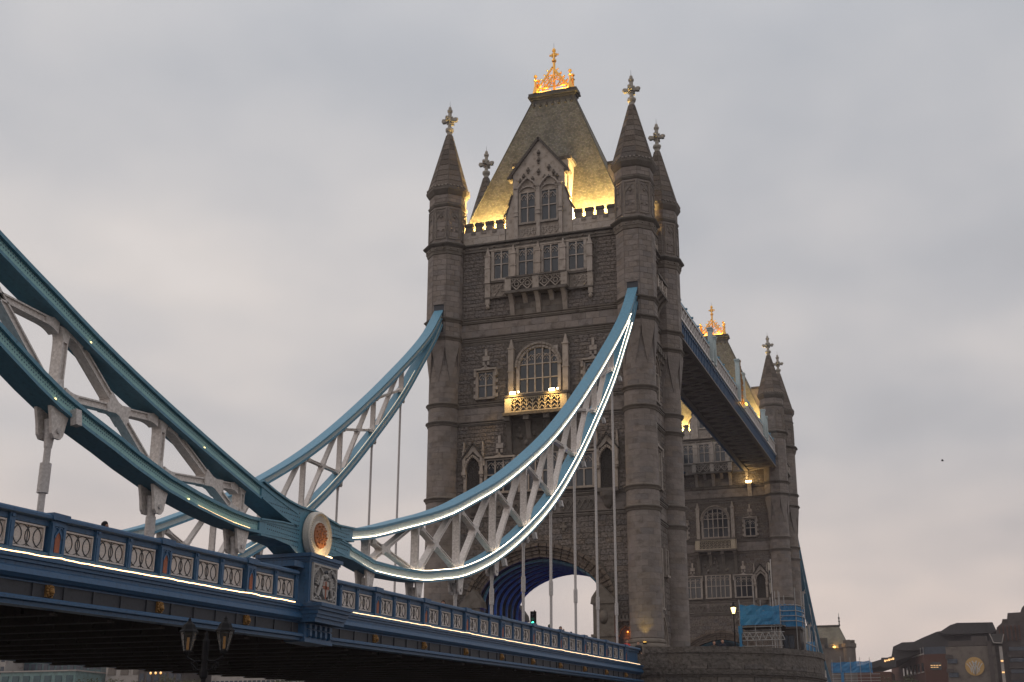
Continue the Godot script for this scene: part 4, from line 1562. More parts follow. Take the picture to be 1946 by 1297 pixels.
func zline(a: float, z0: float, z1: float) -> Array:
	var p: Array = []
	var n := maxi(1, int(absf(z1 - z0) / 6.0))
	for i in n + 1:
		var z := lerpf(z0, z1, float(i) / n)
		p.append(Vector2(z, deck_y(z) + a))
	return p

func deck() -> void:
	var z0 := 100.0
	var z1 := 10.75
	var D := thing("side_span_deck", Vector3(0, 10, 55), "dark underside and blue fascia girders of the near side span deck", "bridge deck")
	var b := B.new()
	b.sweep(V2([-9.6, 0.0, -9.6, -0.35, 9.6, -0.35, 9.6, 0.0]), zline(-0.02, z0, z1), 0.0)
	part(D, "roadway", b, M.asphalt)
	for s in [1, -1]:
		b = B.new()
		var pr := V2([9.4, 0.0, 10.36, 0.0, 10.36, -0.1, 10.30, -0.12, 10.30, -0.2, 10.24, -0.22, 10.24, -0.32, 10.30, -0.36, 10.34, -0.52, 10.24, -0.62, 10.12, -0.66, 10.12, -0.7, 9.4, -0.7])
		for i in pr.size(): pr[i].x *= s
		b.sweep(pr, zline(-0.02, z0, z1), 0.0)
		part(D, "cornice", b, M.deck_blue)
		b = B.new()
		pr = V2([9.8, -0.7, 10.08, -0.7, 10.08, -1.1, 9.8, -1.1])
		for i in pr.size(): pr[i].x *= s
		b.sweep(pr, zline(-0.02, z0, z1), 0.0)
		part(D, "frieze", b, M.frieze)
		b = B.new()
		pr = V2([9.7, -1.1, 10.28, -1.1, 10.34, -1.14, 10.34, -1.22, 10.22, -1.25, 10.22, -1.36, 9.7, -1.36])
		for i in pr.size(): pr[i].x *= s
		b.sweep(pr, zline(-0.02, z0, z1), 0.0)
		part(D, "lower_flange", b, M.deck_blue)
	# stiffeners on the frieze
	b = B.new()
	b.box(Vector3.ZERO, Vector3(0.06, 0.4, 0.12))
	var stiff := b.mesh()
	var z := 12.0
	while z < 96.0:
		inst(D, "stiffener", stiff, M.frieze, Transform3D(Basis.IDENTITY, Vector3(10.1, deck_y(z) - 0.92, z)))
		z += 1.34
	# gilt lion masks
	for k in 15:
		z = 15.5 + 5.35 * k
		if k == 9: continue
		lion(D, Vector3(10.1, deck_y(z) - 0.9, z))
	# cross girders and stringers under the road
	b = B.new()
	z = 12.0
	while z < 99.0:
		var y := deck_y(z)
		b.ibar(Vector3(-9.7, y - 0.95, z), Vector3(9.7, y - 0.95, z), 0.36, 1.1, 0.06, 0.04)
		for x in 12:
			b.box(Vector3(-9.0 + x * 1.6, y - 0.95, z + 0.08), Vector3(0.08, 1.0, 0.14))
		z += 2.675
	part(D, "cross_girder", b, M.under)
	b = B.new()
	for x in [-7.5, -4.5, -1.5, 1.5, 4.5, 7.5]:
		b.sweep(V2([-0.12, -0.35, 0.12, -0.35, 0.12, -0.95, -0.12, -0.95]), zline(-0.02, z0, z1), x)
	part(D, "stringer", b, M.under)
	# lifting span and the road over the piers
	var L := thing("lifting_span", Vector3(0, 11, -41), "closed lifting span between the two towers, mostly hidden behind the pier", "bridge deck")
	b = B.new()
	b.box(Vector3(0, 12.7, -41.4), Vector3(15.0, 0.5, 61.6))
	part(L, "roadway", b, M.asphalt)
	b = B.new()
	for x in [-7.6, 7.6]: b.box(Vector3(x, 12.0, -41.4), Vector3(0.4, 1.9, 61.6))
	part(L, "girder", b, M.deck_blue)
	b = B.new()
	b.box(Vector3(0, 12.99, 0), Vector3(11.0, 0.2, 21.6))
	part(L, "pier_roadway", b, M.asphalt)
	var F := thing("far_side_span_deck", Vector3(0, 10, -133), "blue girder deck of the farther side span, behind the far tower", "bridge deck")
	b = B.new()
	b.box(Vector3(0, 12.2, -134), Vector3(20.4, 1.4, 80))
	part(F, "girder", b, M.deck_blue)
	b = B.new()
	b.box(Vector3(10.1, 13.5, -134), Vector3(0.2, 1.2, 80))
	b.box(Vector3(-10.1, 13.5, -134), Vector3(0.2, 1.2, 80))
	part(F, "parapet", b, M.deck_blue)

var lion_mesh: Mesh
func lion(D: Node3D, at: Vector3) -> void:
	if lion_mesh == null:
		var b := B.new()
		b.box(Vector3(0.02, 0, 0), Vector3(0.06, 0.34, 0.3))
		for i in 10:
			var a := TAU * i / 10.0
			b.ball(Vector3(0.06, sin(a) * 0.13 + 0.01, cos(a) * 0.12), Vector3(0.05, 0.055, 0.055), 6)
		b.ball(Vector3(0.1, 0.0, 0), Vector3(0.09, 0.11, 0.095), 8)
		b.ball(Vector3(0.17, -0.04, 0), Vector3(0.05, 0.05, 0.055), 6)
		for s in [-1, 1]:
			b.ball(Vector3(0.15, 0.045, s * 0.045), Vector3(0.03, 0.02, 0.025), 6)
			b.ball(Vector3(0.09, 0.12, s * 0.08), Vector3(0.03, 0.035, 0.03), 6)
		b.ball(Vector3(0.15, -0.11, 0), Vector3(0.05, 0.03, 0.05), 6)
		lion_mesh = b.mesh()
	inst(D, "lion_mask", lion_mesh, M.gold_paint, Transform3D(Basis.IDENTITY, at))

var pan := {}
func panel_meshes() -> void:
	# one cast panel: backing, frame and intersecting iron rings, in the frame u along -z, v up, w out (+x)
	var f := Transform3D(Basis(Vector3(0, 0, -1), Vector3.UP, Vector3(1, 0, 0)), Vector3.ZERO)
	var w := 1.3
	var h := 0.7
	var b := B.new()
	fb(b, f, -w / 2, w / 2, 0, h, -0.06, -0.02)
	pan.backing = b.mesh()
	b = B.new()
	fb(b, f, -w / 2, w / 2, h - 0.05, h, -0.02, 0.04); fb(b, f, -w / 2, w / 2, 0, 0.05, -0.02, 0.04)
	fb(b, f, -w / 2, -w / 2 + 0.045, 0.05, h - 0.05, -0.02, 0.04); fb(b, f, w / 2 - 0.045, w / 2, 0.05, h - 0.05, -0.02, 0.04)
	pan.frame = b.mesh()
	b = B.new()
	var c := h * 0.5
	var r := 0.30
	var e := w / 2 - 0.05
	for x in [-e * 0.40, e * 0.40]:
		var p := PackedVector2Array()
		for i in 21: p.append(Vector2(x + cos(TAU * i / 20) * e * 0.56, c + sin(TAU * i / 20) * r))
		b.strip(p, 0.022, f, -0.02, 0.0)
	for s in [-1, 1]:
		var p := PackedVector2Array()
		for i in 9:
			var a := -PI / 2 + PI * i / 8
			p.append(Vector2(s * (e - cos(a) * e * 0.6), c + sin(a) * r))
		b.strip(p, 0.022, f, -0.02, 0.0)
	b.strip(V2([0, 0.05, 0.0, h - 0.05]), 0.016, f, -0.02, 0.0)
	pan.rings = b.mesh()
	b = B.new()
	b.ball(f * Vector3(0, c, 0.0), Vector3(0.035, 0.04, 0.04), 8)
	pan.boss = b.mesh()
	b = B.new()
	fb(b, f, -0.11, 0.11, 0.0, 1.06, -0.12, 0.09)
	fb(b, f, -0.06, 0.06, 0.12, 0.85, 0.09, 0.11)
	fb(b, f, -0.05, 0.05, 0.95, 1.04, 0.09, 0.13)
	pan.post = b.mesh()
	b = B.new()
	fb(b, f, -0.3, 0.3, 0.0, 1.1, -0.14, 0.1)
	fb(b, f, -0.3, -0.2, 0.06, 1.0, 0.1, 0.14); fb(b, f, 0.2, 0.3, 0.06, 1.0, 0.1, 0.14)
	fb(b, f, -0.2, 0.2, 0.06, 0.16, 0.1, 0.14); fb(b, f, -0.2, 0.2, 0.92, 1.0, 0.1, 0.14)
	b.strip(arch_line(-0.14, 0.14, 0.6, 0.2, 8, 0.5), 0.05, f, 0.1, 0.14)
	b.strip(V2([0, 0.78, 0, 0.92]), 0.04, f, 0.1, 0.14)
	b.strip(arch_line(-0.2, 0.0, 0.8, 0.1, 6, 0.5), 0.03, f, 0.1, 0.13); b.strip(arch_line(0.0, 0.2, 0.8, 0.1, 6, 0.5), 0.03, f, 0.1, 0.13)
	pan.pilaster = b.mesh()
	b = B.new()
	fb(b, f, -0.11, 0.11, 0.16, 0.6, 0.1, 0.115)
	b.prism(arch_line(-0.11, 0.11, 0.6, 0.17, 8, 0.5), f, 0.1, 0.115)
	pan.red = b.mesh()

func sl(x: float, z: float, dy: float) -> Transform3D:
	# along the slope of the deck: shear so that uprights stay upright
	return Transform3D(Basis(Vector3(1, 0, 0), Vector3(0, 1, 0), Vector3(0, -0.0226, 1)), Vector3(x, deck_y(z) + dy, z))

func parapets() -> void:
	panel_meshes()
	for n in 2:
		var za := 95.75 if n == 0 else 62.6
		var zb := 65.5 if n == 0 else 11.2
		var P := thing("bridge_parapet", Vector3(10.05, deck_y((za + zb) * 0.5), (za + zb) * 0.5), "blue cast iron parapet with white panels, running left from the crest pedestal" if n == 0 else "blue cast iron parapet with white panels, running from the crest pedestal to the tower", "parapet", "near side parapets")
		var b := B.new()
		var top := V2([9.84, 1.1, 9.84, 1.2, 9.9, 1.26, 10.2, 1.26, 10.26, 1.2, 10.26, 1.12, 10.18, 1.08])
		b.sweep(top, zline(0, za, zb), 0.0)
		part(P, "top_rail", b, M.deck_blue)
		b = B.new()
		b.sweep(V2([9.9, 0.0, 10.18, 0.0, 10.18, 0.16, 9.9, 0.16]), zline(0, za, zb), 0.0)
		b.sweep(V2([9.94, 0.92, 10.1, 0.92, 10.1, 1.1, 9.94, 1.1]), zline(0, za, zb), 0.0)
		part(P, "bottom_rail", b, M.deck_blue)
		b = B.new()
		b.sweep(V2([9.95, 0.16, 9.99, 0.16, 9.99, 0.92, 9.95, 0.92]), zline(0, za, zb), 0.0)
		part(P, "back_plate", b, M.deck_blue)
		for k in 16:
			var zn := 15.5 + 5.35 * k
			for j in 3:
				var z := zn + 0.3 + 1.583 * (j + 0.5)
				if z < za - 0.6 and z > zb + 0.6:
					var N := sub(P, "panel")
					inst(N, "backing", pan.backing, M.panel_white, sl(10.06, z, 0.2))
					inst(N, "frame", pan.frame, M.panel_white, sl(10.06, z, 0.2))
					inst(N, "rings", pan.rings, M.iron, sl(10.06, z, 0.2))
					if n == 1:
						for s in [-0.24, 0.24]: inst(N, "boss", pan.boss, M.roundel_white, sl(10.06, z + s, 0.2))
				var zp := z + 0.79
				if j < 2 and zp < za and zp > zb: inst(P, "post", pan.post, M.deck_blue, sl(10.08, zp, 0.02))
			if zn < za and zn > zb:
				inst(P, "pilaster", pan.pilaster, M.deck_blue, sl(10.1, zn, 0.02))
				inst(P, "red_panel", pan.red, M.red_paint, sl(10.1, zn, 0.02))
				b = B.new()
				b.box(Vector3(10.08, deck_y(zn) + 1.2, zn), Vector3(0.44, 0.2, 0.74))
				part(P, "pilaster_cap", b, M.deck_blue)
		# rope light along the foot of the parapet
		b = B.new()
		var pts: Array = []
		var z2 := za
		while z2 >= zb:
			var near := absf(fposmod(z2 - 15.5 + 2.675, 5.35) - 2.675) < 0.42
			pts.append(Vector3(10.24 + (0.1 if near else 0.0), deck_y(z2) + 0.03 + rng.randf_range(-0.008, 0.008), z2))
			z2 -= 0.33
		b.path(pts, 0.016 if n == 0 else 0.014, 6)
		part(P, "rope_light", b, M.led_warm if n == 0 else M.led_dim)
	var Q := thing("bridge_parapet", Vector3(-10.05, deck_y(50), 50), "blue parapet along the far edge of the road, hidden behind the near one", "parapet")
	var c := B.new()
	c.sweep(V2([-10.2, 0.0, -9.9, 0.0, -9.9, 1.2, -10.2, 1.2]), zline(0, 95, 11.2), 0.0)
	part(Q, "panel_wall", c, M.deck_blue)
	pedestal()

func pedestal() -> void:
	var zc := 64.0
	var y := deck_y(zc)
	var P := thing("crest_pedestal", Vector3(9.5, y - 1.4, zc), "blue pedestal with carved white coat of arms below the roundel", "pedestal")
	var b := B.new()
	b.box(Vector3(9.45, y + 0.85, zc), Vector3(2.1, 1.9, 2.4))
	part(P, "block", b, M.deck_blue)
	b = B.new()
	b.box(Vector3(9.4, y + 1.87, zc), Vector3(2.5, 0.14, 2.75))
	b.box(Vector3(9.4, y + 1.75, zc), Vector3(2.35, 0.1, 2.6))
	b.box(Vector3(9.42, y + 1.66, zc), Vector3(2.22, 0.08, 2.5))
	# swept foot of the cap along the rail
	b.box(Vector3(9.6, y + 1.45, zc + 1.6), Vector3(1.4, 0.22, 0.9))
	part(P, "cap", b, M.deck_blue)
	b = B.new()
	for q in [[0.0, -0.14, 1.24, 2.7], [-0.14, -0.26, 1.16, 2.62], [-0.26, -0.42, 1.06, 2.56], [-0.42, -0.55, 1.0, 2.5], [-0.55, -0.72, 0.92, 2.46]]:
		b.box(Vector3(9.45 + q[2] * 0.5, y + (q[0] + q[1]) * 0.5, zc), Vector3(q[2] + 1.0, q[0] - q[1], q[3]))
	b.box(Vector3(9.9, y - 1.05, zc), Vector3(0.95, 0.66, 2.2))
	b.box(Vector3(9.9, y - 1.4, zc), Vector3(1.05, 0.12, 2.3))
	part(P, "base_moulding", b, M.deck_blue)
	for i in 5:
		b = B.new()
		b.box(Vector3(10.42, y - 0.85, zc - 0.84 + i * 0.42), Vector3(0.16, 0.16, 0.2))
		b.hexa(Vector3(10.4, y - 1.12, zc - 0.84 + i * 0.42), Vector3(0.16, 0.4, 0.24), Vector3(0.16, 0.2, 0.14), Basis(Vector3(0, 0, -1), Vector3.UP, Vector3(1, 0, 0)))
		part(P, "dentil", b, M.deck_blue)
	# carved arms: shield with a red cross between winged supporters, helm above, scrollwork round
	var A := sub(P, "coat_of_arms")
	var f := Transform3D(Basis(Vector3(0, 0, -1), Vector3.UP, Vector3(1, 0, 0)), Vector3(10.5, y + 0.16, zc))
	b = B.new()
	b.col = Color(0.55, 0.55, 0.57)
	fb(b, f, -0.98, 0.98, 0, 1.4, 0, 0.03)
	b.col = Color(1, 1, 1)
	fb(b, f, -1.02, 1.02, 1.36, 1.44, 0, 0.09); fb(b, f, -1.02, 1.02, -0.04, 0.04, 0, 0.09)
	fb(b, f, -1.02, -0.94, 0.04, 1.36, 0, 0.09); fb(b, f, 0.94, 1.02, 0.04, 1.36, 0, 0.09)
	part(A, "frame", b, M.arms_stone)
	b = B.new()
	var r2 := RandomNumberGenerator.new()
	r2.seed = 77
	for s in [-1, 1]:
		# supporters: body, neck, head, raised wing, leg, tail
		b.path([f * Vector3(s * 0.62, 0.16, 0.08), f * Vector3(s * 0.52, 0.38, 0.1), f * Vector3(s * 0.42, 0.62, 0.1), f * Vector3(s * 0.36, 0.82, 0.1), f * Vector3(s * 0.28, 0.9, 0.12)], 0.075, 7)
		b.path([f * Vector3(s * 0.5, 0.55, 0.1), f * Vector3(s * 0.3, 0.5, 0.12)], 0.045, 6)
		b.path([f * Vector3(s * 0.6, 0.2, 0.08), f * Vector3(s * 0.42, 0.1, 0.1)], 0.05, 6)
		b.path([f * Vector3(s * 0.66, 0.2, 0.08), f * Vector3(s * 0.84, 0.3, 0.08), f * Vector3(s * 0.86, 0.46, 0.08), f * Vector3(s * 0.74, 0.5, 0.08)], 0.04, 6)
		for k in 4: b.strip(V2([s * 0.5, 0.62, s * (0.56 + k * 0.08), 0.98 - k * 0.1]), 0.05, f, 0.03, 0.11)
		# tracery arcs in the upper corners
		b.strip(arch_line(minf(s * 0.1, s * 0.9), maxf(s * 0.1, s * 0.9), 0.95, 0.38, 10, 0.4), 0.05, f, 0.03, 0.1)
		b.strip(V2([s * 0.5, 1.34, s * 0.9, 0.98]), 0.045, f, 0.03, 0.09)
		for k in 3: b.ball(f * Vector3(s * (0.6 + 0.12 * k), 1.2 - 0.02 * k, 0.05), Vector3(0.06, 0.07, 0.07), 6)
		for k in 6: b.ball(f * Vector3(s * r2.randf_range(0.2, 0.85), r2.randf_range(0.06, 0.16), 0.06), Vector3(0.05, 0.06, 0.08), 6)
	b.ball(f * Vector3(0, 0.98, 0.1), Vector3(0.1, 0.13, 0.13), 8)
	b.prism(V2([-0.26, 0.82, 0.26, 0.82, 0.27, 0.5, 0.2, 0.28, 0.0, 0.1, -0.2, 0.28, -0.27, 0.5]), f, 0.03, 0.12)
	for s in [-1, 1]: b.path([f * Vector3(s * 0.06, 1.02, 0.1), f * Vector3(s * 0.26, 1.0, 0.1), f * Vector3(s * 0.34, 0.86, 0.08)], 0.04, 6)
	part(A, "carving", b, M.arms_stone)
	b = B.new()
	fb(b, f, -0.055, 0.055, 0.12, 0.8, 0.12, 0.135)
	fb(b, f, -0.26, 0.26, 0.5, 0.62, 0.12, 0.135)
	fb(b, f, -0.2, -0.15, 0.66, 0.78, 0.12, 0.13)
	part(A, "red_cross", b, M.red_paint)
	b = B.new()
	for s in [-1, 1]:
		b.strip(V2([s * 0.36, 0.42, s * 0.4, 0.74]), 0.09, f, 0.03, 0.06)
		b.strip(V2([s * 0.76, 0.62, s * 0.84, 0.84]), 0.1, f, 0.03, 0.05)
		b.ball(f * Vector3(s * 0.72, 1.08, 0.03), Vector3(0.05, 0.09, 0.09), 7)
		b.ball(f * Vector3(s * 0.3, 0.2, 0.04), Vector3(0.04, 0.06, 0.06), 6)
	b.path([f * Vector3(-0.1, 1.12, 0.1), f * Vector3(0.02, 1.2, 0.12), f * Vector3(0.14, 1.14, 0.1)], 0.05, 6)
	part(A, "dark_ground", b, M.arms_dark)

# ---------------------------------------------------------------- suspension chains
const LU := [61.2, 15.12, 60.5, 15.2, 57.95, 15.68, 54.4, 16.65, 51.56, 17.43, 48.5, 18.4, 46.4, 19.2, 41.45, 21.2, 36.07, 23.8, 30.85, 26.65, 25.76, 29.9, 20.16, 33.85, 16.63, 36.5, 12.46, 39.75, 9.14, 42.65, 6.6, 45.6]
const LL := [61.6, 14.62, 60.4, 14.5, 57.66, 14.18, 55.8, 14.23, 52.2, 14.46, 49.97, 14.8, 46.65, 15.42, 41.8, 16.95, 36.4, 19.3, 30.9, 22.3, 25.4, 26.15, 19.9, 30.7, 15.2, 34.95, 10.9, 39.6, 8.2, 42.7, 6.9, 44.6]
const SU := [92.0, 23.3, 83.0, 19.98, 80.4, 19.1, 78.3, 18.38, 75.3, 17.5, 71.9, 16.62, 69.1, 15.95, 67.0, 15.48, 65.0, 15.12]
const SL := [92.0, 21.3, 82.6, 17.4, 79.6, 16.2, 76.9, 15.52, 75.75, 15.22, 73.8, 14.8, 72.0, 14.56, 69.7, 14.36, 68.5, 14.33, 66.85, 14.42, 64.9, 14.5]

func spline(a: Array, step := 1.0) -> Array:
	# Catmull-Rom through (z, y) pairs
	var p: Array = []
	for i in range(0, a.size(), 2): p.append(Vector2(a[i], a[i + 1]))
	var o: Array = []
	for i in p.size() - 1:
		var p0: Vector2 = p[maxi(i - 1, 0)]
		var p3: Vector2 = p[mini(i + 2, p.size() - 1)]
		var n := maxi(1, int((p[i + 1] - p[i]).length() / step))
		for k in n:
			o.append(lerp_cr(p0, p[i], p[i + 1], p3, float(k) / n))
	o.append(p[-1])
	return o

func lerp_cr(p0: Vector2, p1: Vector2, p2: Vector2, p3: Vector2, t: float) -> Vector2:
	var m1 := (p2 - p0) * 0.5
	var m2 := (p3 - p1) * 0.5
	var l := (p2 - p1).length()
	if (p1 - p0).length() > 0.01: m1 = (p2 - p0).normalized() * l
	if (p3 - p2).length() > 0.01: m2 = (p3 - p1).normalized() * l
	var t2 := t * t
	var t3 := t2 * t
	return p1 * (2 * t3 - 3 * t2 + 1) + m1 * (t3 - 2 * t2 + t) + p2 * (-2 * t3 + 3 * t2) + m2 * (t3 - t2)

func at_z(p: Array, z: float) -> float:
	for i in p.size() - 1:
		var a: Vector2 = p[i]
		var c: Vector2 = p[i + 1]
		if (a.x - z) * (c.x - z) <= 0.0 and absf(a.x - c.x) > 1e-6: return lerpf(a.y, c.y, (z - a.x) / (c.x - a.x))
	return p[-1].y

func chord_profile(h: float) -> PackedVector2Array:
	return V2([-0.45, -h, 0.45, -h, 0.45, -h + 0.1, 0.33, -h + 0.1, 0.33, h - 0.12, 0.45, h - 0.12, 0.45, h, -0.45, h, -0.45, h - 0.12, -0.33, h - 0.12, -0.33, -h + 0.1, -0.45, -h + 0.1])

# a light line along a chord: x side, height n from the centre line
func led_line(p: Array, x: float, nofs: float, za: float, zb: float, r: float) -> B:
	var b := B.new()
	var pts: Array = []
	for i in p.size():
		var q: Vector2 = p[i]
		if q.x > za or q.x < zb: continue
		var d: Vector2 = (p[mini(i + 1, p.size() - 1)] - p[maxi(i - 1, 0)]).normalized()
		var nn := Vector2(-d.y, d.x)
		if nn.y < 0: nn = -nn
		pts.append(Vector3(x, q.y + nn.y * nofs, q.x + nn.x * nofs))
	if pts.size() > 1: b.path(pts, r, 6)
	return b

# pale riveted plates in the recesses of a chord
func web_plates(T: Node3D, p: Array, x: float, h: float, m: Material) -> void:
	for s in [-1, 1]:
		var b := B.new()
		var pr := V2([0.328, -h + 0.11, 0.34, -h + 0.11, 0.34, h - 0.13, 0.328, h - 0.13])
		for i in pr.size(): pr[i].x *= s
		b.sweep(pr, p, x)
		part(T, "web_plate", b, m)

func mirror_path(p: Array, zm: float) -> Array:
	var o: Array = []
	for q in p: o.append(Vector2(2.0 * zm - q.x, q.y))
	return o

# star plate whose arms follow the crossing members, with hollow corners between them
func gusset(b: B, x: float, m: Vector3, ends: Array, r: float, hw: float, t: float) -> void:
	var an: Array = []
	for q in ends: an.append(atan2(q.y - m.y, -(q.z - m.z)))
	an.sort()
	var p := PackedVector2Array()
	for i in 4:
		var a: float = an[i]
		var a2: float = an[(i + 1) % 4]
		if a2 < a: a2 += TAU
		var d := Vector2(cos(a), sin(a))
		var s := Vector2(-d.y, d.x)
		p.append(d * r - s * hw); p.append(d * r + s * hw)
		var gap := a2 - a
		for k in [0.3, 0.5, 0.7]:
			var g: float = a + gap * k
			p.append(Vector2(cos(g), sin(g)) * minf(r, hw * 1.25 / maxf(sin(gap * 0.5), 0.25)) * (1.0 if k == 0.5 else 1.12))
	if Geometry2D.triangulate_polygon(p).is_empty(): return
	b.prism(p, Transform3D(Basis(Vector3(0, 0, -1), Vector3.UP, Vector3(1, 0, 0)), m), -t, t)

# foot of a member that widens in a hollow curve: half width hw grows to hw2 at y = 0 over a length k along y * sg
func flare(hw: float, hw2: float, k: float, sg: float) -> PackedVector2Array:
	var a := PackedVector2Array()
	var c := PackedVector2Array()
	for i in 6:
		var t := i / 5.0
		var x := hw + (hw2 - hw) * pow(1.0 - t, 2.2)
		a.append(Vector2(x, k * t * sg)); c.append(Vector2(-x, k * t * sg))
	c.reverse()
	a.append_array(c)
	return a

# web members between two chords at the node positions
func lattice(T: Node3D, U: Array, L: Array, nodes: Array, x: float, hu: float, hl: float, heavy: float) -> void:
	var w := (0.185 if heavy < 1.1 else 0.22) * heavy
	for i in nodes.size():
		var z: float = nodes[i]
		var yu := at_z(U, z) - hu
		var yl := at_z(L, z) + hl
		if yu - yl < 0.35: continue
		var b := B.new()
		var wf := minf(w, (yu - yl) * 0.35)
		b.ibar(Vector3(x, yl, z), Vector3(x, yu, z), 0.38, wf, 0.05, 0.26, Vector3(0, 0, 1))
		# flared feet
		for e in [[yl, 1.0], [yu, -1.0]]:
			var k := minf(0.7, (yu - yl) * 0.22)
			b.prism(flare(wf * 0.5, wf * 0.5 + 0.16 * heavy, k, e[1]), Transform3D(Basis(Vector3(0, 0, -1), Vector3.UP, Vector3(1, 0, 0)), Vector3(x, e[0], z)), -0.196, 0.196)
		part(T, "post", b, M.white_steel)
		if i == nodes.size() - 1: continue
		var z2: float = nodes[i + 1]
		var yu2 := at_z(U, z2) - hu
		var yl2 := at_z(L, z2) + hl
		if yu2 - yl2 < 0.5: continue
		var a := Vector3(x, yl, z - 0.3)
		var c := Vector3(x, yu2, z2 + 0.35)
		var d := Vector3(x, yu, z - 0.35)
		var e2 := Vector3(x, yl2, z2 + 0.3)
		# crossing point of the two diagonals
		var p1 := Vector2(a.z, a.y)
		var p2 := Vector2(d.z, d.y)
		var xx = Geometry2D.segment_intersects_segment(p1, Vector2(c.z, c.y), p2, Vector2(e2.z, e2.y))
		var m := (a + c + d + e2) * 0.25
		if xx != null: m = Vector3(x, xx.y, xx.x)
		for q in [a, c, d, e2]:
			b = B.new()
			b.ibar(m, q, 0.36, w * 0.95, 0.05, 0.24, Vector3(0, 0, 1) if absf((q - m).normalized().z) < 0.9 else Vector3.UP)
			var dd: Vector3 = (q - m).normalized()
			var l: float = (q - m).length()
			var side := Vector3(1, 0, 0).cross(dd)
			var f := Transform3D(Basis(side, dd, side.cross(dd)), q)
			b.prism(flare(w * 0.48, w * 0.48 + 0.12 * heavy, minf(0.6, l * 0.3), -1.0), f, -0.186, 0.186)
			part(T, "diagonal", b, M.white_steel)
		b = B.new()
		gusset(b, x, m, [a, d, c, e2], 0.5 * heavy, w * 0.56, 0.2)
		part(T, "gusset_plate", b, M.white_steel)

func rivets(b: B, p: Array, x: float, rows: Array, za: float, zb: float, step: float, r: float) -> void:
	var z := za
	while z > zb:
		var y := at_z(p, z)
		var y2 := at_z(p, z - 0.1)
		var t := Vector2(-0.1, y2 - y).normalized()
		var nn := Vector2(t.y, -t.x)
		if nn.y < 0: nn = -nn
		for k in rows.size():
			var c := Vector3(x, y + nn.y * rows[k], z + nn.x * rows[k] + (step * 0.5 if k % 2 else 0.0))
			# small pyramid head
			var q := [c + Vector3(0, -r, -r), c + Vector3(0, -r, r), c + Vector3(0, r, r), c + Vector3(0, r, -r)]
			var tip := c + Vector3(r * 0.8, 0, 0)
			for s in 4: b.tri(q[(s + 1) % 4], q[s], tip)
		z -= step

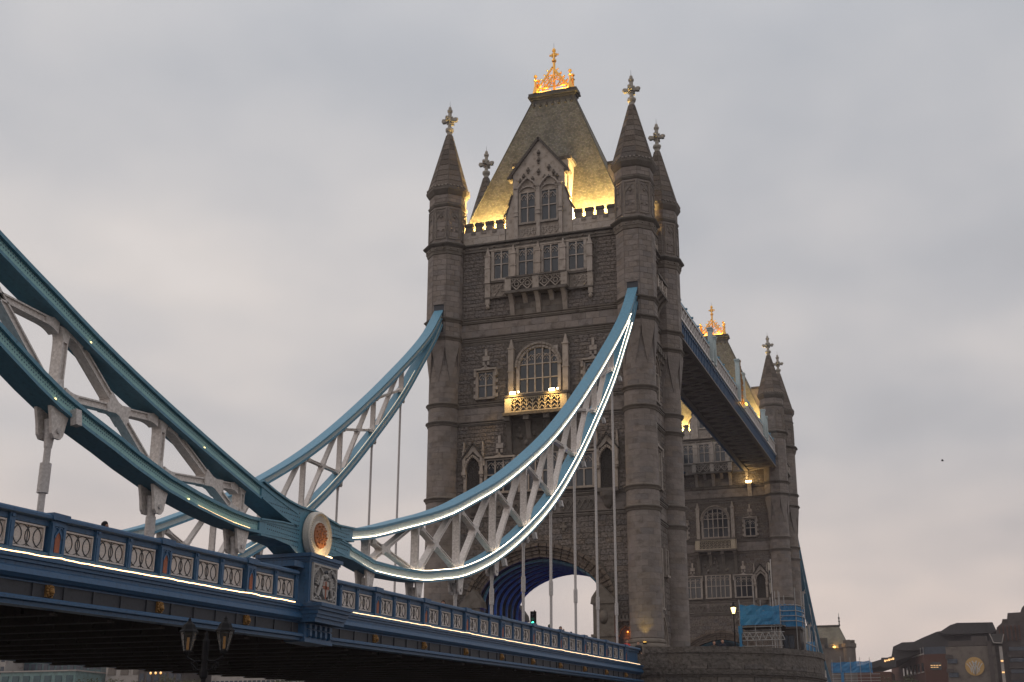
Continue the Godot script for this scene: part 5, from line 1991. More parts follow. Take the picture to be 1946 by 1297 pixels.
func chains() -> void:
	var lu := spline(LU)
	var ll := spline(LL)
	var su := spline(SU)
	var slw := spline(SL)
	var nodes := [57.9, 52.45, 47.1, 41.65, 36.2, 30.75, 25.3, 19.8, 14.6]
	var snodes := [85.0, 79.5, 74.1, 68.8]
	var names := {1: "near", -1: "far"}
	for side in [1, -1]:
		var x: float = 9.3 * side
		var near: bool = side == 1
		var T := thing("suspension_chain", Vector3(x, 13, 34), "light blue lattice chain with glowing light lines, sweeping up to the near tower's right turret" if near else "light blue lattice chain rising to the near tower's left turret", "chain", "long suspension chains")
		var b := B.new()
		b.sweep(chord_profile(0.27), lu, x)
		part(T, "upper_chord", b, M.light_blue)
		b = B.new()
		b.sweep(chord_profile(0.28), ll, x)
		part(T, "lower_chord", b, M.light_blue)
		web_plates(T, lu, x, 0.27, M.web_pale)
		web_plates(T, ll, x, 0.28, M.web_pale)
		lattice(T, lu, ll, nodes, x, 0.25, 0.26, 1.0)
		# light lines fixed to the chords
		if near:
			part(T, "light_line", led_line(lu, 9.69, -0.152, 60.8, 8.8, 0.014), M.led_white)
			part(T, "light_line", led_line(ll, 9.69, -0.162, 60.6, 8.2, 0.014), M.led_white)
			part(T, "light_line", led_line(ll, 9.62, 0.295, 58.5, 8.4, 0.014), M.led_white)
			b = B.new()
			rivets(b, lu, 9.76, [0.21], 60.0, 40.0, 0.16, 0.02)
			rivets(b, ll, 9.76, [0.22, -0.22], 60.0, 40.0, 0.16, 0.02)
			part(T, "rivet", b, M.light_blue, "", "stuff")
		else:
			part(T, "light_line", led_line(ll, -9.0, 0.292, 58.5, 12.0, 0.01), M.led_faint)
		var S := thing("suspension_chain", Vector3(x, 13, 78), "teal lattice chain rising left from the roundel, out of the picture" if near else "far side short chain behind the deck, mostly hidden", "chain", "short suspension chains")
		b = B.new()
		b.sweep(chord_profile(0.29), su, x)
		part(S, "upper_chord", b, M.teal_blue)
		b = B.new()
		b.sweep(chord_profile(0.29), slw, x)
		part(S, "lower_chord", b, M.teal_blue)
		web_plates(S, su, x, 0.29, M.web_teal)
		web_plates(S, slw, x, 0.29, M.web_teal)
		lattice(S, su, slw, snodes, x, 0.27, 0.27, 1.2)
		if near:
			b = B.new()
			rivets(b, su, 9.642, [0.12, 0.04], 88.0, 65.0, 0.11, 0.022)
			rivets(b, slw, 9.642, [0.12, 0.04], 88.0, 65.5, 0.11, 0.022)
			part(S, "rivet", b, M.deck_blue, "", "stuff")  # dark blue heads: the rivets' small shadows put into their colour
			part(S, "light_line", led_line(slw, 9.62, 0.305, 73.6, 71.5, 0.014), M.led_white)
			part(S, "light_line", led_line(slw, 9.70, -0.17, 72.6, 66.9, 0.008), M.led_warm)
			part(S, "light_line", led_line(slw, 9.70, -0.165, 68.4, 66.9, 0.014), M.led_white)
			for q in [[su, 78.6], [su, 71.9], [slw, 79.9], [slw, 72.6]]:
				b = B.new()
				var yy := at_z(q[0], q[1])
				b.ball(Vector3(9.70, yy - 0.15, q[1]), Vector3(0.035, 0.035, 0.05), 8)
				part(S, "spot_lamp", b, M.lantern_glow)
		hub(x, near)
	# the chains of the farther side span hang like these, mirrored about the middle of the bridge
	var mu := mirror_path(lu, -41.45)
	var ml := mirror_path(ll, -41.45)
	var mn: Array = []
	for z in nodes: mn.append(-82.9 - z)
	for side in [1, -1]:
		var x: float = 9.3 * side
		var T := thing("suspension_chain", Vector3(x, 13, -116), "steep blue chain descending right of the farther tower, behind the scaffold" if side == 1 else "hidden blue chain on the far side beyond the farther tower", "chain", "far span chains")
		var b := B.new()
		b.sweep(chord_profile(0.27), mu, x)
		part(T, "upper_chord", b, M.light_blue)
		b = B.new()
		b.sweep(chord_profile(0.28), ml, x)
		part(T, "lower_chord", b, M.light_blue)
		if side == 1: lattice(T, mu, ml, mn, x, 0.25, 0.26, 1.0)
	hangers(ll, slw, ml)

func hub(x: float, near: bool) -> void:
	var H := thing("chain_pin_joint", Vector3(x, 13.4, 63.7), "riveted blue joint with white and copper roundel where the chains meet" if near else "far side chain joint hidden behind the near chain", "pin joint")
	var s := 1.0 if near else -1.0
	var b := B.new()
	var f := Transform3D(Basis(Vector3(0, 0, -1), Vector3.UP, Vector3(1, 0, 0)), Vector3(x, 0, 63.65))
	# outline in u = 63.65 - z, v = y
	var poly := V2([-4.2, 16.05, -3.2, 15.82, -2.2, 15.66, -1.2, 15.58, 0.0, 15.62, 0.6, 15.6, 1.2, 15.5, 2.2, 15.4, 3.6, 15.5, 3.6, 14.98, 2.6, 14.9, 3.4, 14.74, 3.4, 14.2, 2.4, 14.24, 1.6, 14.1, 1.1, 13.85, 0.9, 13.5, -0.9, 13.5, -1.3, 13.75, -2.0, 14.02, -3.2, 14.08, -4.2, 14.05, -4.2, 14.6, -2.6, 14.75, -1.4, 14.8, -2.6, 15.05, -4.2, 15.45])
	b.prism(poly, f, -0.42, 0.42)
	part(H, "side_plate", b, M.teal_blue)
	b = B.new()
	for q in [V2([-4.2, 16.08, -3.2, 15.85, -2.2, 15.69, -1.2, 15.61, 0.0, 15.65, 0.6, 15.63, 1.2, 15.53, 2.2, 15.43, 3.6, 15.53]), V2([-4.2, 14.02, -3.2, 14.05, -2.0, 13.98, -1.3, 13.7, -0.9, 13.46]), V2([3.4, 14.17, 2.4, 14.2, 1.6, 14.06, 1.1, 13.82, 0.9, 13.46])]: b.strip(q, 0.07, f, -0.52, 0.52)
	b.strip(V2([-4.2, 15.42, -2.6, 15.02, -1.4, 14.78]), 0.06, f, -0.5, 0.5)
	b.strip(V2([-4.2, 14.62, -2.6, 14.77, -1.4, 14.82]), 0.06, f, -0.5, 0.5)
	b.strip(V2([3.6, 14.96, 2.4, 14.88, 1.2, 14.8]), 0.06, f, -0.5, 0.5)
	b.strip(V2([3.4, 14.76, 2.4, 14.86, 1.2, 14.8]), 0.06, f, -0.5, 0.5)
	part(H, "flange", b, M.teal_blue)
	b = B.new()
	b.box(Vector3(x, 13.5, 63.75), Vector3(0.8, 0.5, 1.9))
	part(H, "saddle", b, M.deck_blue)
	if not near: return
	b = B.new()
	for i in 46:
		for j in 9:
			var u := -3.6 + i * 0.15
			var v := 14.0 + j * 0.17
			if absf(u + 0.0) < 1.15 and absf(v - 14.6) < 1.1: continue
			if not Geometry2D.is_point_in_polygon(Vector2(u, v), poly): continue
			var c := f * Vector3(u, v, 0.42)
			var r := 0.026
			var q := [c + Vector3(0, -r, -r), c + Vector3(0, -r, r), c + Vector3(0, r, r), c + Vector3(0, r, -r)]
			for t in 4: b.tri(q[(t + 1) % 4], q[t], c + Vector3(0.022, 0, 0))
	part(H, "rivet", b, M.frieze, "", "stuff")  # near-black heads stand for the shadow dots around the rivets
	# the roundel: a white dished disc with a beaded rim and a copper boss of carved leaves
	var R := sub(H, "roundel")
	var o := Vector3(10.0, 14.62, 63.65)
	var rot := Transform3D(Basis(Vector3(0, -1, 0), Vector3(1, 0, 0), Vector3(0, 0, 1)), o)
	b = B.new()
	b.lathe(Vector3.ZERO, [[0.9, -0.28], [0.98, -0.2], [0.98, 0.06], [0.92, 0.12], [0.86, 0.1], [0.84, 0.05], [0.6, 0.0], [0.54, 0.06], [0.5, 0.02]], 40)
	for i in 56:
		var a := TAU * i / 56
		b.ball(Vector3(cos(a) * 0.89, 0.13, sin(a) * 0.89), Vector3(0.03, 0.03, 0.03), 5)
	turn(b, rot)
	part(R, "white_disc", b, M.roundel_white)
	b = B.new()
	b.lathe(Vector3.ZERO, [[0.54, 0.02], [0.5, 0.1], [0.3, 0.13], [0.001, 0.14]], 32)
	for i in 26:
		var a := TAU * i / 26 * 3.0
		var rr := 0.08 + 0.38 * i / 26.0
		b.ball(Vector3(cos(a) * rr, 0.14, sin(a) * rr), Vector3(0.05, 0.06, 0.05), 6)
	for i in 24:
		var a := TAU * i / 24
		b.ball(Vector3(cos(a) * 0.5, 0.1, sin(a) * 0.5), Vector3(0.03, 0.04, 0.03), 5)
	turn(b, rot)
	part(R, "copper_boss", b, M.copper)
	# its uplighter stands on the pedestal cap
	b = B.new()
	b.box(Vector3(10.42, 13.72, 63.5), Vector3(0.12, 0.1, 0.4))
	part(R, "uplighter", b, M.led_warm)
	omni(Vector3(10.5, 13.86, 63.45), Color(1.0, 0.85, 0.58), 0.5, 0.12, 6.0, R)

func turn(b: B, t: Transform3D) -> void:
	for i in b.v.size():
		b.v[i] = t * b.v[i]
		b.n[i] = t.basis * b.n[i]

func hangers(ll: Array, slw: Array, ml: Array) -> void:
	var where := {57.9: "ninth", 52.45: "eighth", 47.1: "seventh", 41.65: "sixth", 36.2: "fifth", 30.75: "fourth", 25.3: "third", 19.8: "second", 14.6: "first"}
	for side in [1, -1]:
		for z in where:
			var y0 := deck_y(z)
			var y1 := at_z(ll, z) - 0.28
			hanger(9.3 * side, z, y0, y1, ("white hanger rod below the glowing chain, %s from the tower" if side == 1 else "white hanger rod below the far left chain, %s from the tower") % where[z], false, side == 1)
		for q in [[79.5, "leftmost"], [74.1, "middle"], [68.8, "third"]]:
			hanger(9.3 * side, q[0], deck_y(q[0]), at_z(slw, q[0]) - 0.29, "thick white hanger under the teal chain, %s of the three left of the roundel" % q[1] if side == 1 else "far side hanger under the short chain, %s of three" % q[1], true, false)
	for z in [-101.0, -106.5, -112.0, -117.5]:
		hanger(9.3, z, 12.9, at_z(ml, z) - 0.28, "white hanger rod of the far span beyond the scaffold, %s from the far tower" % {-101.0: "nearest", -106.5: "second", -112.0: "third", -117.5: "fourth"}[z], false, false, "hangers of the far span")

func hanger(x: float, z: float, y0: float, y1: float, label: String, stout: bool, lampbox: bool, grp := "") -> void:
	var H := thing("hanger_rod", Vector3(x, y0, z), label, "hanger", grp)
	var r := 0.09 if not stout else 0.105
	var b := B.new()
	var lug := 0.85 if stout or y1 - y0 < 6.0 else 0.55
	lug = minf(lug, (y1 - y0) * 0.7)
	var f := Transform3D(Basis(Vector3(0, 0, -1), Vector3.UP, Vector3(1, 0, 0)), Vector3(x, 0, z))
	var w := 0.46 if stout or y1 - y0 < 6.0 else 0.26
	var pl := V2([-w, y1 + 0.08, w, y1 + 0.08, w * 0.7, y1 - lug * 0.45, w * 0.55, y1 - lug * 0.85, w * 0.3, y1 - lug, -w * 0.3, y1 - lug, -w * 0.55, y1 - lug * 0.85, -w * 0.7, y1 - lug * 0.45])
	b.prism(pl, f, 0.2, 0.3)
	part(H, "lug_plate", b, M.white_steel)
	b = B.new()
	b.prism(pl, f, -0.3, -0.2)
	part(H, "lug_plate", b, M.white_steel)
	b = B.new()
	b.rod(Vector3(x - 0.34, y1 - lug * 0.72, z), Vector3(x + 0.36, y1 - lug * 0.72, z), 0.09, 0.09, 10)
	part(H, "pin", b, M.grey_steel)
	b = B.new()
	b.rod(Vector3(x, y0 - 0.3, z), Vector3(x, y1 - lug * 0.6, z), r, r, 10)
	b.rod(Vector3(x, y1 - lug - 0.25, z), Vector3(x, y1 - lug * 0.3, z), r * 1.15, r * 2.0, 10)
	var ym := y0 + minf((y1 - y0) * 0.55, 4.0)
	if y1 - y0 > 3.0: b.rod(Vector3(x, ym - 0.45, z), Vector3(x, ym + 0.45, z), r * 1.6, r * 1.6, 8)
	part(H, "rod", b, M.grey_steel)
	if lampbox and y1 - y0 > 3.0:
		b = B.new()
		b.box(Vector3(x + 0.55, y1 - 0.05, z - 0.55), Vector3(0.24, 0.42, 0.3), Basis(Vector3(0, 0, 1), 0.2))
		b.bar(Vector3(x + 0.3, y1 + 0.15, z - 0.4), Vector3(x + 0.55, y1 + 0.15, z - 0.5), 0.06, 0.06)
		part(H, "junction_box", b, M.grey_steel)
	if stout and z > 79.0 and x > 0:
		b = B.new()
		b.box(Vector3(x + 0.5, y1 - 0.1, z - 0.5), Vector3(0.22, 0.5, 0.26), Basis(Vector3(0, 0, 1), 0.15))
		part(H, "junction_box", b, M.grey_steel)

# ---------------------------------------------------------------- high level walkways
func walkways() -> void:
	for side in [1, -1]:
		var W := thing("high_walkway", Vector3(7.25 * side, 46.9, -41.4), "blue and white high-level walkway linking the towers, seen from below" if side == 1 else "second high-level walkway on the far side, hidden behind the near tower", "walkway", "high-level walkways")
		var s := float(side)
		var z0 := -5.2
		var z1 := -77.7
		var zm := (z0 + z1) * 0.5
		var ln := z0 - z1
		var b := B.new()
		b.box(Vector3(7.25 * s, 47.35, zm), Vector3(4.3, 0.2, ln))
		part(W, "floor", b, M.soffit)
		b = B.new()
		for x in [5.1, 9.4]:
			b.box(Vector3(x * s, 47.0, zm), Vector3(0.55, 0.18, ln))
		part(W, "bottom_flange", b, M.soffit)
		b = B.new()
		for x in [5.05, 9.45]: b.box(Vector3(x * s, 47.9, zm), Vector3(0.14, 1.7, ln))
		var z := z0 - 0.4
		while z > z1:
			b.box(Vector3(9.56 * s, 47.95, z), Vector3(0.1, 1.5, 0.16))
			b.box(Vector3(9.6 * s, 48.55, z), Vector3(0.2, 0.3, 0.4))
			b.box(Vector3(5.0 * s, 47.95, z), Vector3(0.2, 1.5, 0.16))
			z -= 0.85
		part(W, "side_girder", b, M.deck_blue)
		# ribbed blue coving along the inner side
		b = B.new()
		b.bar(Vector3(4.62 * s, 47.2, z0), Vector3(4.62 * s, 47.2, z1), 0.95, 0.1, Vector3(0.4 * s, 1, 0).normalized())
		z = z0 - 0.4
		while z > z1:
			b.box(Vector3(4.62 * s, 47.1, z), Vector3(0.9, 0.14, 0.14), Basis(Vector3(0, 0, 1), -0.38 * s))
			z -= 0.85
		part(W, "coving", b, M.deck_blue)
		# bracing under the floor
		b = B.new()
		z = z0
		var k := 0
		while z > z1 + 2.0:
			b.bar(Vector3(5.3 * s, 47.12, z), Vector3(9.2 * s, 47.12, z), 0.14, 0.22)
			var fl := k % 2 == 0
			b.bar(Vector3((5.3 if fl else 9.2) * s, 47.1, z), Vector3((9.2 if fl else 5.3) * s, 47.1, z - 2.6), 0.12, 0.14)
			b.bar(Vector3((9.2 if fl else 5.3) * s, 47.14, z), Vector3((5.3 if fl else 9.2) * s, 47.14, z - 2.6), 0.12, 0.14)
			z -= 2.6
			k += 1
		part(W, "bracing", b, M.brace)
		b = B.new()
		b.box(Vector3(9.6 * s, 48.83, zm), Vector3(0.42, 0.16, ln))
		b.box(Vector3(9.62 * s, 48.98, zm), Vector3(0.3, 0.14, ln))
		b.box(Vector3(9.6 * s, 50.5, zm), Vector3(0.24, 0.12, ln))
		part(W, "moulding", b, M.white_steel)
		b = B.new()
		var f := Transform3D(Basis(Vector3(0, 0, -1), Vector3.UP, Vector3(1, 0, 0)), Vector3(9.6 * s, 0, 0))
		if side == 1:
			z = z0
			while z > z1 + 1.0:
				var u := -z
				b.strip(V2([u, 49.05, u + 1.2, 50.45]), 0.09, f, -0.06, 0.06)
				b.strip(V2([u + 1.2, 49.05, u, 50.45]), 0.09, f, -0.05, 0.05)
				b.strip(V2([u, 49.05, u, 50.45]), 0.12, f, -0.07, 0.07)
				z -= 1.2
		else:
			b.box(Vector3(9.6 * s, 49.75, zm), Vector3(0.1, 1.4, ln))
		part(W, "lattice", b, M.white_steel)
		b = B.new()
		b.box(Vector3(9.25 * s, 50.85, zm), Vector3(0.6, 0.5, ln))
		b.box(Vector3(5.2 * s, 49.3, zm), Vector3(0.2, 3.0, ln))
		z = z0 - 1
		while z > z1:
			b.box(Vector3(9.45 * s, 51.12, z), Vector3(0.5, 0.14, 0.25))
			z -= 3.0
		b.box(Vector3(7.25 * s, 51.05, zm), Vector3(4.2, 0.14, ln))
		part(W, "top_chord", b, M.light_blue)
		if side == -1: continue
		for q in [[-27.4, 52.9], [-29.2, 52.4], [-45.2, 54.4], [-48.8, 53.6], [-65.2, 52.9], [-67.2, 52.4]]:
			b = B.new()
			b.box(Vector3(9.75, (48.9 + q[1]) * 0.5, q[0]), Vector3(0.5, q[1] - 48.9, 0.62))
			b.box(Vector3(9.75, q[1] - 0.3, q[0]), Vector3(0.62, 0.1, 0.74))
			b.box(Vector3(9.75, q[1] - 0.08, q[0]), Vector3(0.7, 0.16, 0.82))
			for t in [-0.18, 0.0, 0.18]: b.box(Vector3(10.01, (49.2 + q[1] - 0.4) * 0.5, q[0] + t), Vector3(0.04, q[1] - 49.8, 0.07))
			part(W, "pilaster", b, M.web_pale)
		# painted crest between the middle pilasters
		b = B.new()
		b.box(Vector3(9.78, 51.0, -47.0), Vector3(0.2, 4.2, 1.6))
		for i in 30: b.ball(Vector3(9.92, rng.randf_range(49.3, 52.8), rng.randf_range(-47.7, -46.3)), Vector3(0.12, 0.25, 0.16), 6)
		b.box(Vector3(9.78, 53.8, -47.0), Vector3(0.2, 1.6, 0.26))
		b.box(Vector3(9.78, 54.0, -47.0), Vector3(0.2, 0.24, 0.9))
		b.ball(Vector3(9.78, 54.7, -47.0), Vector3(0.2, 0.25, 0.2), 8)
		part(W, "crest", b, M.gold_paint)
		b = B.new()
		b.box(Vector3(10.35, 48.95, -47.0), Vector3(0.2, 0.12, 0.9))
		part(W, "crest_lamp", b, M.flood_yellow)
		omni(Vector3(10.45, 49.15, -47.0), Color(1.0, 0.75, 0.4), 1.6, 0.2, 8.0, W)

# ---------------------------------------------------------------- things on the near pier
func tube(b: B, a: Vector3, c: Vector3) -> void:
	b.rod(a, c, 0.036, 0.036, 6)

func pier_things() -> void:
	# scaffold with blue netting
	var S := thing("scaffold", Vector3(18.7, 13.02, 4.9), "tube scaffold with blue debris netting on the pier, beside the lit lamp", "scaffold")
	for q in [[17.1, 5.6, 18.3], [18.3, 5.6, 18.9], [19.6, 5.6, 18.4], [20.25, 5.6, 18.9], [17.1, 2.4, 18.2], [18.3, 2.4, 18.6], [19.6, 2.4, 18.6], [20.25, 2.4, 18.9], [19.95, 5.4, 18.9]]:
		var b := B.new()
		tube(b, Vector3(q[0], 13.02, q[1]), Vector3(q[0], q[2], q[1]))
		part(S, "standard", b, M.scaffold)
	for y in [14.6, 15.35, 16.1, 16.75, 17.35]:
		for z in [2.35, 5.66]:
			var b := B.new()
			tube(b, Vector3(16.95, y, z), Vector3(20.45, y, z))
			part(S, "ledger", b, M.scaffold)
	var b2 := B.new()
	tube(b2, Vector3(17.1, 15.65, 5.7), Vector3(20.6, 15.65, 5.7)); tube(b2, Vector3(17.1, 15.05, 5.7), Vector3(20.6, 15.05, 5.7))
	for i in 7:
		var x := 17.1 + i * 0.5
		tube(b2, Vector3(x, 15.05, 5.7), Vector3(x + 0.25, 15.65, 5.7)); tube(b2, Vector3(x + 0.25, 15.65, 5.7), Vector3(x + 0.5, 15.05, 5.7))
	part(S, "lattice_beam", b2, M.scaffold)
	for i in 8:
		var b := B.new()
		b.box(Vector3(18.7, 16.2, 2.6 + i * 0.41), Vector3(3.5, 0.05, 0.38))
		part(S, "board", b, M.board)
	var nb := B.new()
	net_sheet(nb, [Vector3(17.15, 16.25, 5.73), Vector3(20.3, 16.25, 5.73), Vector3(20.3, 17.75, 5.73), Vector3(17.15, 17.9, 5.73)], 12, 6, 0.05)
	net_sheet(nb, [Vector3(17.1, 16.25, 2.5), Vector3(17.1, 16.25, 5.7), Vector3(17.1, 17.95, 5.7), Vector3(17.1, 17.6, 2.5)], 8, 5, 0.05)
	part(S, "netting", nb, M.net)
	nb = B.new()
	nb.box(Vector3(17.12, 14.6, 5.76), Vector3(0.2, 2.4, 0.16))
	nb.box(Vector3(17.12, 15.9, 5.6), Vector3(0.32, 0.6, 0.3))
	part(S, "wrapped_post", nb, M.net)
	# cabin with its own netted scaffold
	var C := thing("control_cabin", Vector3(20.8, 13.02, 2.2), "dark brown control cabin on the pier's rounded end", "cabin")
	var b := B.new()
	b.box(Vector3(20.75, 14.55, 2.2), Vector3(1.5, 3.1, 2.2))
	b.box(Vector3(20.75, 16.15, 2.2), Vector3(1.75, 0.2, 2.5))
	part(C, "wall", b, M.cabin)
	for q in [20.38, 20.8]:
		b = B.new()
		b.box(Vector3(q, 15.05, 3.315), Vector3(0.36, 1.0, 0.03))
		part(C, "window", b, M.navy_glass)
	b = B.new()
	b.box(Vector3(20.58, 15.6, 3.33), Vector3(0.9, 0.07, 0.06)); b.box(Vector3(20.58, 14.5, 3.33), Vector3(0.9, 0.07, 0.06))
	for x in [20.15, 20.58, 21.02]: b.box(Vector3(x, 15.05, 3.33), Vector3(0.06, 1.1, 0.06))
	part(C, "window_frame", b, M.iron)
	b = B.new()
	b.box(Vector3(21.515, 15.0, 2.5), Vector3(0.03, 1.6, 0.6))
	part(C, "side_door", b, M.iron)
	var S2 := thing("scaffold", Vector3(20.8, 13.02, 2.4), "netted scaffold cage around the top of the brown cabin", "scaffold")
	for q in [[20.05, 3.55], [21.3, 3.55], [21.65, 2.4], [21.65, 1.0], [20.05, 1.0]]:
		b = B.new()
		tube(b, Vector3(q[0], 13.02, q[1]), Vector3(q[0], rng.randf_range(18.6, 19.4), q[1]))
		part(S2, "standard", b, M.scaffold)
	for y in [16.7, 17.1, 17.5, 17.95]:
		b = B.new()
		tube(b, Vector3(19.9, y, 3.6), Vector3(21.35, y, 3.6)); tube(b, Vector3(21.3, y, 3.65), Vector3(21.7, y, 2.3)); tube(b, Vector3(21.68, y, 2.4), Vector3(21.68, y, 0.8))
		part(S2, "ledger", b, M.scaffold)
	nb = B.new()
	net_sheet(nb, [Vector3(20.05, 16.4, 3.52), Vector3(21.28, 16.3, 3.52), Vector3(21.28, 18.05, 3.52), Vector3(20.05, 18.1, 3.52)], 10, 6, 0.06)
	net_sheet(nb, [Vector3(21.28, 16.3, 3.52), Vector3(21.62, 16.3, 2.4), Vector3(21.62, 17.95, 2.4), Vector3(21.28, 18.05, 3.52)], 4, 6, 0.04)
	net_sheet(nb, [Vector3(21.62, 16.3, 2.4), Vector3(21.62, 16.3, 1), Vector3(21.62, 17.9, 1), Vector3(21.62, 17.95, 2.4)], 4, 6, 0.04)
	net_sheet(nb, [Vector3(20.05, 16.4, 1), Vector3(21.6, 16.4, 1), Vector3(21.6, 17.9, 1), Vector3(20.05, 17.9, 1)], 4, 6, 0.04)
	part(S2, "netting", nb, M.net)
	# low netted edge at the pier's tip
	var S3 := thing("netted_barrier", Vector3(22.1, 13.02, 0.5), "low blue netted barrier at the tip of the pier", "barrier")
	nb = B.new()
	net_sheet(nb, [Vector3(21.85, 13.1, 2.8), Vector3(22.1, 13.1, -1.5), Vector3(22.1, 15.5, -1.5), Vector3(21.85, 15.1, 2.8)], 10, 5, 0.05)
	part(S3, "netting", nb, M.net)
	for i in 4:
		b = B.new()
		tube(b, Vector3(21.82 + i * 0.11, 13.02, 2.8 - i * 1.4), Vector3(21.82 + i * 0.11, 16.2 + (i % 2) * 0.6, 2.8 - i * 1.4))
		part(S3, "standard", b, M.scaffold)
	for y in [14.2, 15.0]:
		b = B.new()
		tube(b, Vector3(21.85, y, 2.9), Vector3(22.15, y, -1.6))
		part(S3, "ledger", b, M.scaffold)
	# red and white plastic barriers
	for i in 3:
		var R := thing("road_barrier", Vector3(19.4 + i * 0.62, 13.02, 4.2), ["leftmost red plastic barrier at the foot of the cabin", "middle red plastic barrier at the foot of the cabin", "rightmost red plastic barrier at the foot of the cabin"][i], "barrier", "red barriers by the cabin")
		b = B.new()
		b.box(Vector3(19.4 + i * 0.62, 13.98, 4.2), Vector3(0.58, 0.86, 0.06))
		b.box(Vector3(19.4 + i * 0.62, 13.3, 4.2), Vector3(0.5, 0.5, 0.05))
		part(R, "panel", b, M.red_paint)
		b = B.new()
		b.box(Vector3(19.4 + i * 0.62, 14.2, 4.235), Vector3(0.1, 0.3, 0.01))
		part(R, "white_stripe", b, M.roundel_white)
	# flagpole
	var G := thing("flagpole", Vector3(19.7, 13.02, 4.9), "white flagpole with a limp white flag, standing among the scaffold tubes", "flagpole")
	b = B.new()
	b.rod(Vector3(19.7, 13.02, 4.9), Vector3(19.7, 21.4, 4.9), 0.06, 0.035, 8)
	b.ball(Vector3(19.7, 21.45, 4.9), Vector3(0.07, 0.07, 0.07), 8)
	part(G, "pole", b, M.grey_steel)
	b = B.new()
	var d := B.new()
	for i in 6:
		for j in 12:
			var q: Array = []
			for e in [[0, 0], [1, 0], [1, 1], [0, 1]]:
				var u: float = (i + e[0]) / 6.0
				var v: float = (j + e[1]) / 12.0
				q.append(Vector3(19.67 - u * 0.26 * (0.5 + v * 0.5) + 0.05 * v, 21.2 - (1.0 - v) * 2.3 + u * 0.1 - u * (1.0 - v) * 0.3, 4.92 + 0.07 * sin(u * 11.0)))
			var m := d if (j > 3 and j < 9 and (i + j) % 3 != 0 and i > 1) else b
			m.quad(q[0], q[1], q[2], q[3])
			for t in 4: q[t].z -= 0.012
			m.quad(q[3], q[2], q[1], q[0])
	part(G, "flag", b, M.roundel_white)
	part(G, "flag_device", d, M.navy_glass)
	# lit lamp on the pier
	var P := thing("pier_lamp", Vector3(16.85, 13.02, 6.9), "lit lantern on a black post at the scaffold's left corner", "street lamp")
	b = B.new()
	b.lathe(Vector3(16.85, 0, 6.9), [[0.12, 13.02], [0.1, 13.6], [0.05, 13.8], [0.045, 16.9], [0.1, 17.0], [0.12, 17.05]], 10)
	b.lathe(Vector3(16.85, 0, 6.9), [[0.26, 17.55], [0.2, 17.65], [0.08, 17.8], [0.03, 17.95], [0.001, 18.05]], 8)
	part(P, "post", b, M.black_iron)
	b = B.new()
	b.lathe(Vector3(16.85, 0, 6.9), [[0.1, 17.06], [0.22, 17.54]], 6)
	part(P, "lantern", b, M.lantern_glow)
	omni(Vector3(16.85, 17.35, 7.25), Color(1.0, 0.82, 0.5), 0.5, 0.15, 8.0, P)
	# traffic signal on the road
	var t := thing("traffic_signal", Vector3(7.5, deck_y(29), 29), "traffic signal showing green above the parapet, before the archway", "traffic light")
	var ty := deck_y(29) + 2.25
	b = B.new()
	b.rod(Vector3(7.5, deck_y(29), 29), Vector3(7.5, ty, 29), 0.055, 0.055, 8)
	b.box(Vector3(7.5, ty, 29), Vector3(0.36, 0.95, 0.22))
	b.rod(Vector3(7.58, ty + 0.45, 29), Vector3(7.58, ty + 0.55, 29), 0.04, 0.04, 6)
	for i in 3: b.lathe(Vector3.ZERO, [[0.001, 0]], 3)
	part(t, "housing", b, M.black_iron)
	for i in 3:
		b = B.new()
		b.lathe(Vector3.ZERO, [[0.11, 0.0], [0.1, 0.02], [0.001, 0.035]], 14)
		turn(b, Transform3D(Basis(Vector3(1, 0, 0), Vector3(0, 0, 1), Vector3(0, -1, 0)), Vector3(7.5, ty + 0.3 - i * 0.3, 29.115)))
		part(t, "lens", b, M.green_lens if i == 2 else M.arms_dark)
		b = B.new()
		var hood: Array = []
		for k in 9:
			var a := PI * k / 8.0
			hood.append(Vector3(7.5 + cos(a) * 0.125, ty + 0.3 - i * 0.3 + sin(a) * 0.125, 29.11))
		for k in 8:
			b.quad(hood[k], hood[k + 1], hood[k + 1] + Vector3(0, 0, 0.12), hood[k] + Vector3(0, 0, 0.12))
			b.quad(hood[k + 1] * 1.0 + Vector3(0, 0.008, 0), hood[k] + Vector3(0, 0.008, 0), hood[k] + Vector3(0, 0.008, 0.12), hood[k + 1] + Vector3(0, 0.008, 0.12))
		part(t, "hood", b, M.black_iron)
	omni(Vector3(7.5, ty - 0.3, 29.35), Color(0.2, 1.0, 0.7), 0.12, 0.1, 5.0, t)

# a sagging sheet between four corners (counter-clockwise from bottom left)
func net_sheet(b: B, c: Array, nu: int, nv: int, amp: float) -> void:
	var n: Vector3 = ((c[1] - c[0]) as Vector3).cross(c[3] - c[0]).normalized()
	var g: Array = []
	for i in nu + 1:
		var r: Array = []
		for j in nv + 1:
			var u := float(i) / nu
			var v := float(j) / nv
			var p: Vector3 = (c[0] as Vector3).lerp(c[1], u).lerp((c[3] as Vector3).lerp(c[2], u), v)
			p += n * rng.randf_range(-amp, amp)
			if j == nv: p.y -= 0.12 * sin(u * PI * 3.0) * sin(u * PI * 3.0)
			r.append(p)
		g.append(r)
	for i in nu:
		for j in nv:
			b.quad(g[i][j], g[i + 1][j], g[i + 1][j + 1], g[i][j + 1])
			b.quad(g[i][j] - n * 0.006, g[i][j + 1] - n * 0.006, g[i + 1][j + 1] - n * 0.006, g[i + 1][j] - n * 0.006)

# ---------------------------------------------------------------- far buildings and trees
func wbox(p: Node3D, called: String, c: Vector3, s: Vector3, m: Material, f := Basis.IDENTITY) -> void:
	var b := B.new()
	b.box(c, s, f)
	part(p, called, b, m)

